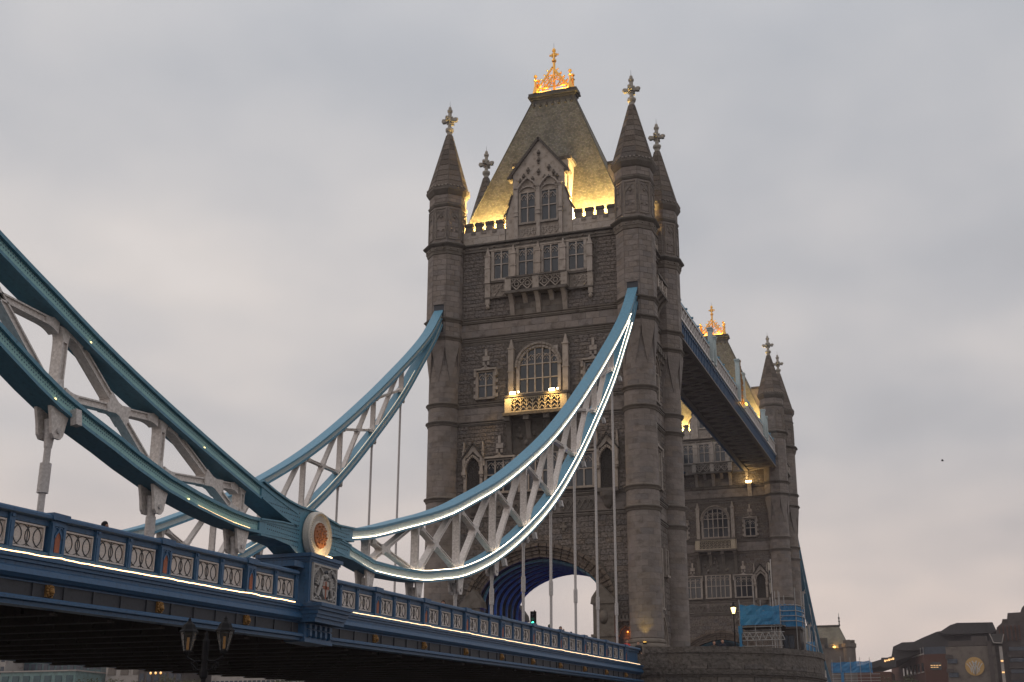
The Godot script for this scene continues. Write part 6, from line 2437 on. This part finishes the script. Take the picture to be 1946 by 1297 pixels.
func distance() -> void:
	# southern gatehouse of the bridge
	var A := thing("gatehouse", Vector3(0, 6, -175), "floodlit stone gatehouse with pitched roof beyond the end of the bridge", "building")
	var b := B.new()
	b.box(Vector3(0, 17, -175), Vector3(19, 22.6, 9))
	part(A, "wall", b, M.concrete)
	b = B.new()
	var q := [Vector3(-9.3, 28.4, -170.8), Vector3(9.3, 28.4, -170.8), Vector3(9.3, 28.4, -179.2), Vector3(-9.3, 28.4, -179.2)]
	var t0 := Vector3(-7.4, 33.3, -175)
	var t1 := Vector3(7.4, 33.3, -175)
	b.quad(q[0], q[1], t1, t0); b.quad(q[2], q[3], t0, t1); b.tri(q[1], q[2], t1); b.tri(q[3], q[0], t0)
	part(A, "roof", b, M.slate)
	b = B.new()
	b.box(Vector3(0, 33.35, -175), Vector3(15.2, 0.35, 0.5))
	for s in [-1, 1]: b.lathe(Vector3(s * 7.5, 0, -175), [[0.2, 33.3], [0.1, 34.0], [0.22, 34.3], [0.08, 34.5], [0.2, 35.0], [0.05, 35.3], [0.04, 36.0]], 6)
	part(A, "ridge", b, M.lead)
	for s in [-1, 1]:
		b = B.new()
		b.lathe(Vector3(s * 9.6, 0, -170.6), [[1.3, 6], [1.3, 28.2], [1.55, 28.5], [1.55, 29.2], [1.3, 29.2]], 8, PI / 8, false)
		b.box(Vector3(s * 9.6, 29.5, -170.6), Vector3(0.7, 0.8, 2.4)); b.box(Vector3(s * 9.6, 29.5, -170.6), Vector3(2.4, 0.8, 0.7))
		part(A, "corner_turret", b, M.concrete)
	for i in 9:
		wbox(A, "merlon", Vector3(-8 + i * 2.0, 28.7, -170.4), Vector3(1.1, 0.9, 0.4), M.concrete)
	wbox(A, "dormer_window", Vector3(4.4, 29.4, -170.9), Vector3(1.6, 2.2, 0.6), M.lead)
	wbox(A, "dormer_window", Vector3(-2.0, 29.4, -170.9), Vector3(1.6, 2.2, 0.6), M.lead)
	b = B.new()
	for x in [2.6, 6.6]:
		b.box(Vector3(x, 28.55, -170.3), Vector3(0.5, 0.3, 0.3))
		omni(Vector3(x, 28.9, -170.3), Color(1.0, 0.75, 0.35), 5.0, 0.3, 12.0, A)
	part(A, "flood_lamp", b, M.flood_yellow)
	# netted scaffold in front of it
	var S := thing("scaffold", Vector3(11.7, 6, -150), "distant netted blue scaffold in front of the floodlit gatehouse", "scaffold")
	var nb := B.new()
	net_sheet(nb, [Vector3(8.0, 21.9, -148), Vector3(15.3, 21.9, -148), Vector3(15.3, 24.1, -148), Vector3(8.0, 23.9, -148)], 14, 5, 0.1)
	net_sheet(nb, [Vector3(15.3, 21.9, -148), Vector3(15.3, 21.9, -152), Vector3(15.3, 24.0, -152), Vector3(15.3, 24.1, -148)], 6, 5, 0.1)
	part(S, "netting", nb, M.net)
	for x in [8.2, 9.8, 11.6, 13.4, 15.2]:
		b = B.new()
		b.rod(Vector3(x, 6, -147.9), Vector3(x, rng.randf_range(24.2, 25.6), -147.9), 0.05, 0.05, 6)
		part(S, "standard", b, M.scaffold)
	wbox(S, "wrapped_post", Vector3(10.0, 15.0, -147.7), Vector3(0.5, 14, 0.5), M.net)
	for y in [20.4, 20.9, 21.6]:
		b = B.new()
		b.rod(Vector3(8.0, y, -147.8), Vector3(17.0, y, -147.8), 0.05, 0.05, 6)
		part(S, "ledger", b, M.scaffold)
	brick_block()
	emblem_block()
	right_block()
	left_skyline()
	for p in [[17.4, -205.0, 25.3, "yellowing round tree below the brick building's lit window"], [24.8, -206.0, 23.7, "low tree top at the foot of the grey emblem building"], [-88.0, -112.0, 21.8, "tree crown below the deck, right of the striped white building"], [-118.0, -118.0, 22.6, "tree crown under the deck just beside the lamp post"], [-140.0, -120.0, 22.5, "small green tree crown under the bridge's left end"], [-131.0, -121.0, 22.2, "dark tree crown before the pale stone tower blocks"]]:
		tree(Vector3(p[0], 6, p[1]), p[2] - 6.0, p[3])
	var bird := B.new()
	var o := Vector3(33.06, 42.74, -60)
	bird.ball(o, Vector3(0.2, 0.07, 0.07), 8)
	for s in [-1, 1]:
		bird.quad(o + Vector3(-0.1, 0.03, 0), o + Vector3(0.12, 0.03, 0), o + Vector3(0.05, 0.16, s * 0.25), o + Vector3(-0.08, 0.16, s * 0.25))
		bird.quad(o + Vector3(-0.08, 0.15, s * 0.25), o + Vector3(0.05, 0.15, s * 0.25), o + Vector3(-0.1, 0.1, s * 0.45), o + Vector3(-0.14, 0.1, s * 0.45))
	solo("gull", bird, M.iron, "tiny dark bird alone in the sky right of the towers", "bird")

func brick_block() -> void:
	var A := thing("brick_building", Vector3(20, 6, -240), "red brick riverside building with a stepped dark glazed roof", "building")
	var b := B.new()
	# two wings: a long side running back and a gable end
	var c := [Vector3(12.0, 0, -264), Vector3(22.0, 0, -231.9), Vector3(27.4, 0, -231.0), Vector3(30, 0, -264)]
	var poly := PackedVector2Array()
	for p in c: poly.append(Vector2(p.x, -p.z))
	var up := Transform3D(Basis(Vector3(1, 0, 0), Vector3(0, 0, -1), Vector3(0, 1, 0)), Vector3.ZERO)
	b.prism(poly, up, 6.0, 31.2)
	part(A, "brick_wall", b, M.brick)
	wbox(A, "low_wing", Vector3(9.5, 16.5, -236), Vector3(9.0, 21.0, 14), M.brick)
	b = B.new()
	for s in [[0.0, 31.2, 31.5], [0.5, 31.5, 33.0]]:
		var pp := PackedVector2Array()
		for p in c: pp.append(Vector2(p.x + (0.3 if s[0] > 0 else 0.0), -p.z + s[0]))
		b.prism(pp, up, s[1], s[2])
	part(A, "glazed_storey", b, M.navy_glass)
	b = B.new()
	for i in 14:
		var t := i / 13.0
		var p: Vector3 = c[0].lerp(c[1], t)
		b.box(p + Vector3(0.0, 32.0, 0.25), Vector3(0.12, 2.0, 0.12))
	b.bar(c[0] + Vector3(0, 31.3, 0.35), c[1] + Vector3(0, 31.3, 0.35), 0.3, 0.25)
	part(A, "mullion", b, M.pale_concrete)
	# stepped roof masses
	b = B.new()
	var f := Transform3D(Basis.IDENTITY, Vector3(0, 0, -236))
	b.prism(V2([4, 28.5, 14.0, 31.2, 14.6, 33.6, 16.9, 34.6, 21.6, 34.7, 22.0, 32.2, 8, 28.0]), f, -20, 0)
	b.prism(V2([15.5, 32.6, 22.0, 35.5, 25.6, 36.9, 27.2, 37.1, 29.0, 36.4, 28.5, 33.0, 18, 32.4]), f, -20, 1.5)
	b.prism(V2([26.0, 36.4, 29.0, 38.2, 30.7, 38.7, 39.0, 38.6, 39.7, 36.5, 38, 36.0, 28.0, 36.0]), f, -16, 4)
	b.prism(V2([26.0, 33.0, 39, 33.0, 39.0, 36.2, 26.5, 36.2]), f, -16, 1)
	part(A, "stepped_roof", b, M.roof_grey)
	for i in 6:
		var p: Vector3 = c[0].lerp(c[1], 0.4 + i * 0.11)
		var d: Vector3 = (c[1] - c[0]).normalized()
		var nx := d.cross(Vector3.UP) * -1.0
		var W := sub(A, "window")
		b = B.new()
		b.box(p + Vector3(0, 28.2, 0) - nx * 0.02, Vector3(0.25, 2.0, 1.5), Basis(Vector3.UP, atan2(d.x, d.z)))
		part(W, "pane", b, M.glass)
		b = B.new()
		b.box(p + Vector3(0, 27.0, 0), Vector3(0.5, 0.25, 1.9), Basis(Vector3.UP, atan2(d.x, d.z)))
		part(W, "sill", b, M.pale_concrete)
	for y in [28.1, 23.0]:
		var W := sub(A, "window")
		b = B.new()
		b.box(Vector3(24.7, y, -231.3), Vector3(2.7, 1.4, 0.2))
		b.prism(arch_line(23.35, 26.05, y + 0.65, 0.5, 8, 0.0), Transform3D(Basis.IDENTITY, Vector3(0, 0, -231.3)), -0.1, 0.1)
		part(W, "pane", b, M.glass)
		if y > 25:
			b = B.new()
			for i in 7: b.box(Vector3(23.7 + (i % 4) * 0.65, y + 0.35 - (i / 4) * 0.45, -231.18), Vector3(0.5, 0.1, 0.06))
			part(W, "office_light", b, M.office_glow)
	b = B.new()
	for i in 5: b.box(Vector3(12.8 + i * 0.5, 29.6 + i * 0.12, -228.8), Vector3(0.4, 0.5 - 0.2 * (i % 2), 0.1))
	part(A, "lit_window", b, M.office_glow)
	wbox(A, "corner_block", Vector3(13.6, 29.2, -229.8), Vector3(3.4, 2.4, 1.8), M.roof_grey)

func emblem_block() -> void:
	var A := thing("emblem_building", Vector3(33, 6, -224), "grey-brown concrete building with a round gold emblem on its wall", "building")
	wbox(A, "wall", Vector3(33.2, 18.9, -224), Vector3(11.2, 26.2, 8), M.concrete)
	wbox(A, "parapet_block", Vector3(31.0, 32.7, -222), Vector3(5.4, 1.2, 4), M.dark_concrete)
	wbox(A, "parapet_block", Vector3(35.5, 33.2, -222), Vector3(3.6, 2.2, 4), M.dark_concrete)
	for i in 2:
		wbox(A, "ledge", Vector3(28.2, 29.6 - i * 3.2, -219.85), Vector3(1.7, 0.9, 0.5), M.dark_concrete)
		wbox(A, "window", Vector3(28.9, 28.6 - i * 3.2, -219.9), Vector3(2.2, 1.1, 0.3), M.navy_glass)
	wbox(A, "service_shaft", Vector3(37.6, 20, -219.7), Vector3(1.0, 26, 0.7), M.dark_concrete)
	for i in 3: wbox(A, "lamp_strip", Vector3(40.0, 28.4 - i * 2.6, -219.4), Vector3(0.55, 0.3, 0.1), M.office_glow)
	wbox(A, "stair_window", Vector3(40.0, 27.5, -219.6), Vector3(0.7, 8.5, 0.2), M.pale_concrete)
	# round emblem: gold disc with pale branching strokes
	var E := sub(A, "emblem")
	var f := Transform3D(Basis.IDENTITY, Vector3(33.8, 27.3, -219.98))
	var b := B.new()
	var p := PackedVector2Array()
	for i in 32: p.append(Vector2(cos(TAU * i / 32), sin(TAU * i / 32)) * 2.15)
	b.prism(p, f, 0.0, 0.2)
	part(E, "disc", b, M.emblem_gold)
	b = B.new()
	for s in [-1, 1]:
		for k in 3:
			var x := 0.3 + k * 0.42
			var a := PackedVector2Array()
			for i in 9:
				var t := i / 8.0
				a.append(Vector2(s * (x * 0.9 + 0.75 * t * t * (0.6 + k * 0.35) - 0.25), -1.85 + k * 0.25 + t * (3.1 - k * 0.55)))
			b.strip(a, 0.26 - k * 0.03, f, 0.2, 0.28)
		var a2 := PackedVector2Array()
		for i in 9:
			var t := i / 8.0
			a2.append(Vector2(s * (1.0 - t * 1.25), -0.9 + t * 1.9))
		b.strip(a2, 0.2, f, 0.2, 0.29)
	part(E, "branches", b, M.emblem_white)

func right_block() -> void:
	var A := thing("terraced_block", Vector3(44, 6, -222), "dark stepped concrete block cut off by the picture's right edge", "building")
	var b := B.new()
	var f := Transform3D(Basis.IDENTITY, Vector3(0, 0, -222))
	b.prism(V2([38.6, 6, 38.6, 32, 39.7, 36.4, 40.9, 37.4, 41.2, 38.3, 42.3, 38.3, 42.5, 39.7, 45.4, 39.8, 45.8, 40.8, 47, 42, 60, 42, 60, 6]), f, -12, 0)
	part(A, "wall", b, M.dark_concrete)
	for i in 4:
		wbox(A, "window_band", Vector3(45.0, 31.3 - i * 2.6, -221.9), Vector3(6.4, 0.9, 0.4), M.navy_glass)
		wbox(A, "spandrel", Vector3(45.0, 30.0 - i * 2.6, -221.8), Vector3(7.0, 1.3, 0.5), M.dark_concrete)
	for i in 6: wbox(A, "rib", Vector3(40.2 + i * 0.9, 35.0, -221.8), Vector3(0.25, 3.6, 0.4), M.brick)
	b = B.new()
	b.strip(V2([37.9, 34.7, 38.6, 32.6, 40.4, 32.5, 41.0, 34.5]), 0.22, Transform3D(Basis.IDENTITY, Vector3(0, 0, -219.3)), 0, 0.2)
	part(A, "pale_frame", b, M.pale_concrete)
	wbox(A, "dark_recess", Vector3(39.5, 33.6, -221.6), Vector3(2.2, 2.2, 4), M.lead)

func skyline_building(called: String, label: String, x0: float, x1: float, top: float, z: float, m: Material, win: Material, cols: int, rows: int, h: float, frame: Material) -> void:
	var A := thing(called, Vector3((x0 + x1) * 0.5, 6, z), label, "building")
	wbox(A, "wall", Vector3((x0 + x1) * 0.5, (6 + top) * 0.5, z - 6), Vector3(x1 - x0, top - 6, 12), m)
	wbox(A, "roof_edge", Vector3((x0 + x1) * 0.5, top + 0.15, z - 6), Vector3(x1 - x0 + 0.6, 0.3, 12.6), frame)
	for i in cols:
		for j in rows:
			var w := (x1 - x0) / cols
			wbox(A, "window", Vector3(x0 + w * (i + 0.5), top - h * (j + 0.65), z + 0.03), Vector3(w * 0.62, h * 0.62, 0.2), win)

func left_skyline() -> void:
	skyline_building("office_block", "white ribbed office tower at the lower left corner", -196, -189.6, 40, -150, M.pale_concrete, M.navy_glass, 4, 8, 3.0, M.pale_concrete)
	skyline_building("glass_block", "dark teal glass office block under the left end of the deck", -189.0, -166, 34, -156, M.teal_glass, M.navy_glass, 12, 6, 2.6, M.navy_glass)
	skyline_building("teal_pavilion", "low pale teal building with flat roof in front of the glass block", -182, -160.8, 24.8, -140, M.teal_wall, M.teal_glass, 7, 2, 2.6, M.pale_concrete)
	skyline_building("stone_tower_block", "pale stone twin-bay tower block below the deck", -160, -149.5, 33, -150, M.pale_concrete, M.concrete, 3, 1, 9.0, M.pale_concrete)
	skyline_building("navy_block", "dark blue building between the glass block and the stone block", -168, -160.5, 36, -170, M.navy_glass, M.teal_glass, 4, 6, 3.0, M.roof_grey)
	skyline_building("lit_pub", "low dark building with three orange lamps in its gable", -148, -136, 25.4, -146, M.dark_concrete, M.navy_glass, 6, 2, 3.0, M.roof_grey)
	var L := thing("facade_lamps", Vector3(-143, 24, -145), "row of three warm lamps on the low dark building", "lamps")
	for i in 3:
		var b := B.new()
		b.ball(Vector3(-144.5 + i * 1.35, 24.4, -145.7), Vector3(0.28, 0.3, 0.2), 8)
		part(L, "lamp", b, M.office_glow)
	skyline_building("white_office", "white striped office building behind the lamp post's right", -131, -112, 34, -150, M.pale_concrete, M.navy_glass, 16, 5, 3.4, M.pale_concrete)
	skyline_building("blue_grey_block", "blue grey block glimpsed left of the striped office", -149, -131.6, 30, -165, M.navy_glass, M.teal_glass, 9, 5, 2.8, M.roof_grey)
	skyline_building("long_warehouse", "low tan building under the deck, towards the pier", -110, -60, 21.6, -150, M.concrete, M.navy_glass, 20, 2, 3.2, M.roof_grey)

func tree(at: Vector3, h: float, label: String) -> void:
	var T := thing("tree", at, label, "tree", "trees on the far bank")
	var b := B.new()
	b.rod(at, at + Vector3(0, h * 0.55, 0), 0.35, 0.18, 8)
	for i in 6:
		var a := TAU * i / 6.0
		b.rod(at + Vector3(0, h * (0.4 + 0.03 * i), 0), at + Vector3(cos(a) * 2.0, h * 0.75, sin(a) * 2.0), 0.12, 0.04, 6)
	part(T, "trunk", b, M.bark)
	b = B.new()
	var r := minf(h * 0.3, 4.2)
	for k in 26:
		var c := at + Vector3(rng.randf_range(-1, 1) * r * 0.85, h - r + rng.randf_range(-0.75, 0.55) * r, rng.randf_range(-1, 1) * r * 0.85)
		for i in 70:
			var d := Vector3(rng.randfn(), rng.randfn(), rng.randfn()).normalized() * rng.randf_range(0.5, 1.0) * r * 0.38
			var p := c + d
			if p.y > at.y + h: p.y = at.y + h - rng.randf() * 0.5
			var u := Vector3(rng.randfn(), rng.randfn(), rng.randfn()).normalized() * 0.22
			var w := u.cross(Vector3(rng.randfn(), rng.randfn(), rng.randfn()).normalized())
			b.col = tone(0.6, 1.3, 0.15)
			b.quad(p - u, p - w * 0.6, p + u, p + w * 0.6)
	part(T, "crown", b, M.leaf)

# ---------------------------------------------------------------- double lantern on the near bank
func street_lamp() -> void:
	var o := Vector3(22.1, 4.4, 90.0)
	var T := thing("double_lantern", o, "black double lantern lamp post, unlit, in front of the deck", "street lamp")
	var top := 8.0
	var b := B.new()
	b.lathe(Vector3(o.x, 0, o.z), [[0.16, 4.4], [0.16, 4.7], [0.1, 4.85], [0.07, 5.0], [0.045, 5.2], [0.042, 7.3], [0.07, 7.34], [0.07, 7.42], [0.05, 7.5], [0.055, 7.75], [0.06, 7.95], [0.035, 8.0], [0.03, 8.06], [0.001, 8.14]], 12)
	part(T, "post", b, M.black_iron)
	for s in [-1, 1]:
		var cx: float = o.x + s * 0.37
		b = B.new()
		b.path([Vector3(o.x, 7.62, o.z), Vector3(o.x + s * 0.2, 7.6, o.z), Vector3(cx, 7.68, o.z), Vector3(cx, 7.76, o.z)], 0.016, 7)
		var scroll: Array = []
		for i in 14:
			var a := i / 13.0 * TAU * 1.1
			scroll.append(Vector3(o.x + s * (0.2 + cos(a) * 0.08 * (1.0 - i / 20.0)), 7.52 + sin(a) * 0.07, o.z))
		b.path(scroll, 0.01, 6)
		b.path([Vector3(o.x, 7.44, o.z), Vector3(o.x + s * 0.14, 7.46, o.z), Vector3(o.x + s * 0.28, 7.58, o.z)], 0.012, 6)
		part(T, "arm", b, M.black_iron)
		var N := sub(T, "lantern")
		var y := 7.78
		b = B.new()
		b.lathe(Vector3(cx, 0, o.z), [[0.03, y - 0.06], [0.07, y - 0.02], [0.075, y]], 6, PI / 6, false)
		b.lathe(Vector3(cx, 0, o.z), [[0.17, y + 0.33], [0.17, y + 0.345], [0.13, y + 0.38], [0.1, y + 0.46], [0.05, y + 0.5], [0.04, y + 0.52], [0.025, y + 0.53], [0.03, y + 0.55], [0.001, y + 0.6]], 6, PI / 6, false)
		for i in 6:
			var a := PI / 6 + TAU * i / 6
			b.rod(Vector3(cx + cos(a) * 0.075, y, o.z - sin(a) * 0.075), Vector3(cx + cos(a) * 0.155, y + 0.33, o.z - sin(a) * 0.155), 0.008, 0.008, 5)
		part(N, "frame", b, M.black_iron)
		for i in 6:
			b = B.new()
			var a0 := PI / 6 + TAU * i / 6
			var a1 := PI / 6 + TAU * (i + 1) / 6
			var p0 := Vector3(cos(a0), 0, -sin(a0))
			var p1 := Vector3(cos(a1), 0, -sin(a1))
			var c0 := Vector3(cx, y, o.z)
			var c1 := Vector3(cx, y + 0.33, o.z)
			b.quad(c0 + p0 * 0.073, c0 + p1 * 0.073, c1 + p1 * 0.152, c1 + p0 * 0.152)
			part(N, "pane", b, M.lamp_glass)
		b = B.new()
		b.rod(Vector3(cx, y + 0.03, o.z), Vector3(cx, y + 0.24, o.z), 0.022, 0.022, 8)
		part(N, "tube", b, M.amber_tube)

# ---------------------------------------------------------------- people
var body_cache := {}

func sdf_mesh(bones: Array, cell: float, inflate: float) -> ArrayMesh:
	# surface nets over a smooth union of tapered capsules
	var lo := Vector3(9, 9, 9)
	var hi := -lo
	for q in bones:
		for e in 2:
			var rr: float = q[2 + e] + inflate + cell * 2.0
			lo = lo.min(q[e] - Vector3.ONE * rr); hi = hi.max(q[e] + Vector3.ONE * rr)
	var nx := int((hi.x - lo.x) / cell) + 2
	var ny := int((hi.y - lo.y) / cell) + 2
	var nz := int((hi.z - lo.z) / cell) + 2
	var d := PackedFloat32Array()
	d.resize(nx * ny * nz)
	d.fill(1.0)
	for q in bones:
		var a: Vector3 = q[0]
		var c: Vector3 = q[1]
		var rm: float = maxf(q[2], q[3]) + inflate + 0.1
		var l0 := (a.min(c) - Vector3.ONE * rm - lo) / cell
		var l1 := (a.max(c) + Vector3.ONE * rm - lo) / cell
		var ab := c - a
		var il := 1.0 / maxf(ab.length_squared(), 1e-6)
		for k in range(maxi(0, int(l0.z)), mini(nz, int(l1.z) + 1)):
			for j in range(maxi(0, int(l0.y)), mini(ny, int(l1.y) + 1)):
				for i in range(maxi(0, int(l0.x)), mini(nx, int(l1.x) + 1)):
					var p := lo + Vector3(i, j, k) * cell
					var t := clampf((p - a).dot(ab) * il, 0.0, 1.0)
					var v := p.distance_to(a + ab * t) - lerpf(q[2], q[3], t) - inflate
					var ix := i + nx * (j + ny * k)
					var w := d[ix]
					var hh := clampf(0.5 + 0.5 * (w - v) / 0.05, 0.0, 1.0)
					d[ix] = lerpf(w, v, hh) - 0.05 * hh * (1.0 - hh)
	var vid := {}
	var pts := PackedVector3Array()
	for k in nz - 1:
		for j in ny - 1:
			for i in nx - 1:
				var s := Vector3.ZERO
				var cnt := 0
				var b0 := i + nx * (j + ny * k)
				var cs := [b0, b0 + 1, b0 + nx, b0 + nx + 1, b0 + nx * ny, b0 + nx * ny + 1, b0 + nx * ny + nx, b0 + nx * ny + nx + 1]
				var neg := 0
				for e in 8: if d[cs[e]] < 0.0: neg += 1
				if neg == 0 or neg == 8: continue
				for e in [[0, 1], [2, 3], [4, 5], [6, 7], [0, 2], [1, 3], [4, 6], [5, 7], [0, 4], [1, 5], [2, 6], [3, 7]]:
					var da := d[cs[e[0]]]
					var db := d[cs[e[1]]]
					if (da < 0.0) == (db < 0.0): continue
					var t := da / (da - db)
					var pa := Vector3(e[0] & 1, (e[0] >> 1) & 1, e[0] >> 2)
					var pb := Vector3(e[1] & 1, (e[1] >> 1) & 1, e[1] >> 2)
					s += pa.lerp(pb, t); cnt += 1
				vid[b0] = pts.size()
				pts.append(lo + (Vector3(i, j, k) + s / cnt) * cell)
	var st := SurfaceTool.new()
	st.begin(Mesh.PRIMITIVE_TRIANGLES)
	st.set_smooth_group(0)
	for p in pts:
		st.set_color(Color.WHITE)
		st.add_vertex(p)
	var sx := 1
	var sy := nx
	var sz := nx * ny
	for k in range(1, nz - 1):
		for j in range(1, ny - 1):
			for i in range(1, nx - 1):
				var c0 := i + nx * (j + ny * k)
				var v0 := d[c0] < 0.0
				for ax in [[sx, sy, sz], [sy, sz, sx], [sz, sx, sy]]:
					var v1: bool = d[c0 + ax[0]] < 0.0
					if v0 == v1: continue
					var q := [c0 - ax[1] - ax[2], c0 - ax[2], c0, c0 - ax[1]]
					var ok := true
					for e in q: if not vid.has(e): ok = false
					if not ok: continue
					var o := [0, 1, 2, 0, 2, 3] if not v0 else [0, 2, 1, 0, 3, 2]
					for e in o: st.add_index(vid[q[e]])
	st.generate_normals()
	return st.commit()

func person(at: Vector3, turn_y: float, h: float, label: String, coat: Color, hair: Color, long_hair := false, arm_up := false) -> void:
	var P := thing("person", at, label, "person", "people on the bridge")
	P.position.y += 0.12
	P.rotation.y = turn_y
	var key := "a" if arm_up else "b"
	if not body_cache.has(key):
		var skin: Array = []
		var coatb: Array = []
		var legs: Array = []
		var V := func(x, y, z): return Vector3(x, y, z)
		# head, neck, trunk, arms, legs for a height of 1.75
		var head := [[V.call(0, 1.63, 0.01), V.call(0, 1.66, 0.0), 0.092, 0.1], [V.call(0, 1.55, 0.045), V.call(0, 1.6, 0.03), 0.055, 0.07], [V.call(0, 1.61, 0.1), V.call(0, 1.585, 0.115), 0.012, 0.018], [V.call(0.098, 1.62, -0.01), V.call(0.1, 1.6, -0.01), 0.02, 0.015], [V.call(-0.098, 1.62, -0.01), V.call(-0.1, 1.6, -0.01), 0.02, 0.015], [V.call(0, 1.44, -0.01), V.call(0, 1.56, 0.0), 0.06, 0.055]]
		skin.append_array(head)
		coatb.append([V.call(0, 1.0, 0), V.call(0, 1.3, 0), 0.15, 0.16])
		for s in [-1, 1]:
			coatb.append([V.call(s * 0.08, 1.38, 0), V.call(s * 0.17, 1.37, 0), 0.085, 0.075])
			coatb.append([V.call(s * 0.08, 1.05, 0), V.call(s * 0.09, 1.32, 0.01), 0.11, 0.12])
			var el: Vector3 = V.call(s * 0.25, 1.1, -0.02)
			var wr: Vector3 = V.call(s * 0.24, 0.86, 0.08)
			if arm_up and s > 0:
				el = V.call(0.26, 1.2, 0.16); wr = V.call(0.12, 1.45, 0.24)
			coatb.append([V.call(s * 0.19, 1.36, 0), el, 0.058, 0.046])
			coatb.append([el, wr, 0.046, 0.036])
			var hd: Vector3 = (wr - el).normalized()
			skin.append([wr, wr + hd * 0.09, 0.034, 0.034])
			for fgr in 4:
				var off := Vector3(0.012 * (fgr - 1.5), 0, 0.014 * (fgr - 1.5))
				skin.append([wr + hd * 0.09 + off, wr + hd * (0.15 + 0.01 * (1 - absi(fgr - 1))) + off + Vector3(0, 0, 0.02), 0.01, 0.008])
			skin.append([wr + hd * 0.04 + Vector3(-s * 0.03, 0, 0.02), wr + hd * 0.09 + Vector3(-s * 0.045, 0, 0.04), 0.012, 0.009])
			legs.append([V.call(s * 0.09, 0.96, 0), V.call(s * 0.1, 0.5, 0.01), 0.095, 0.062])
			legs.append([V.call(s * 0.1, 0.5, 0.01), V.call(s * 0.1, 0.1, -0.02), 0.06, 0.042])
			legs.append([V.call(s * 0.1, 0.06, -0.04), V.call(s * 0.11, 0.04, 0.14), 0.05, 0.04])
		var all: Array = []
		all.append_array(skin); all.append_array(coatb); all.append_array(legs)
		body_cache[key] = [sdf_mesh(all, 0.026, 0.0), sdf_mesh(coatb, 0.03, 0.014), sdf_mesh(legs, 0.03, 0.012)]
		body_cache["hair"] = sdf_mesh([[V.call(0, 1.68, -0.015), V.call(0, 1.66, -0.03), 0.098, 0.1]], 0.022, 0.008)
		body_cache["long"] = sdf_mesh([[V.call(0, 1.68, -0.015), V.call(0, 1.66, -0.03), 0.1, 0.105], [V.call(0.07, 1.62, -0.04), V.call(0.08, 1.42, -0.05), 0.05, 0.04], [V.call(-0.07, 1.62, -0.04), V.call(-0.08, 1.42, -0.05), 0.05, 0.04], [V.call(0, 1.6, -0.07), V.call(0, 1.4, -0.09), 0.07, 0.06]], 0.022, 0.008)
	var k := h / 1.76
	var parts := [["body", body_cache[key][0], mat("skin", lin(0.4, 0.22, 0.15), 0.6)], ["coat", body_cache[key][1], flat(coat)], ["trousers", body_cache[key][2], flat(Color(0.1, 0.1, 0.13))], ["hair", body_cache["long" if long_hair else "hair"], flat(hair)]]
	for q in parts:
		var o := MeshInstance3D.new()
		o.name = q[0]
		o.mesh = q[1]
		o.material_override = q[2]
		P.add_child(o, true)
		o.scale = Vector3.ONE * k

func flat(c: Color) -> StandardMaterial3D:
	var m := StandardMaterial3D.new()
	m.albedo_color = c
	m.roughness = 0.85
	return m

func people() -> void:
	var dark := Color(0.07, 0.06, 0.07)
	person(Vector3(8.5, deck_y(75.4), 75.4), 2.6, 1.7, "dark-haired person whose head shows above the parapet at far left", Color(0.1, 0.1, 0.14), dark)
	person(Vector3(8.5, deck_y(46.8), 46.8), 0.4, 1.7, "long-haired person above the parapet right of the roundel", Color(0.2, 0.09, 0.08), Color(0.16, 0.07, 0.05), true)
	person(Vector3(8.5, deck_y(29.0) , 28.6), 2.9, 1.76, "curly-haired person above the parapet just right of the traffic signal", Color(0.12, 0.12, 0.16), Color(0.12, 0.07, 0.05))
	person(Vector3(8.5, deck_y(26.6), 26.2), 0.8, 1.8, "person raising a hand to the face, above the parapet before the arch", Color(0.22, 0.2, 0.22), dark, false, true)
	person(Vector3(8.5, deck_y(23.9), 23.8), 2.2, 1.6, "shorter person barely showing over the parapet before the arch", Color(0.1, 0.12, 0.16), dark)
	person(Vector3(9.2, 12.96, 11.3), 0.6, 1.78, "person in an orange jacket at the end of the parapet by the turret", Color(0.75, 0.18, 0.06), Color(0.2, 0.14, 0.1))
	person(Vector3(9.75, 13.0, 9.9), 0.2, 1.7, "person in dark clothes behind the one in orange", Color(0.08, 0.09, 0.12), Color(0.25, 0.18, 0.12))
	person(Vector3(16.1, 13.02, 8.2), 0.3, 1.82, "person in a navy coat standing on the pier left of the scaffold", Color(0.06, 0.07, 0.14), Color(0.25, 0.18, 0.13))
	person(Vector3(15.4, 13.02, 8.0), 0.5, 1.72, "smaller person beside the navy coat on the pier", Color(0.13, 0.1, 0.1), Color(0.3, 0.2, 0.13))
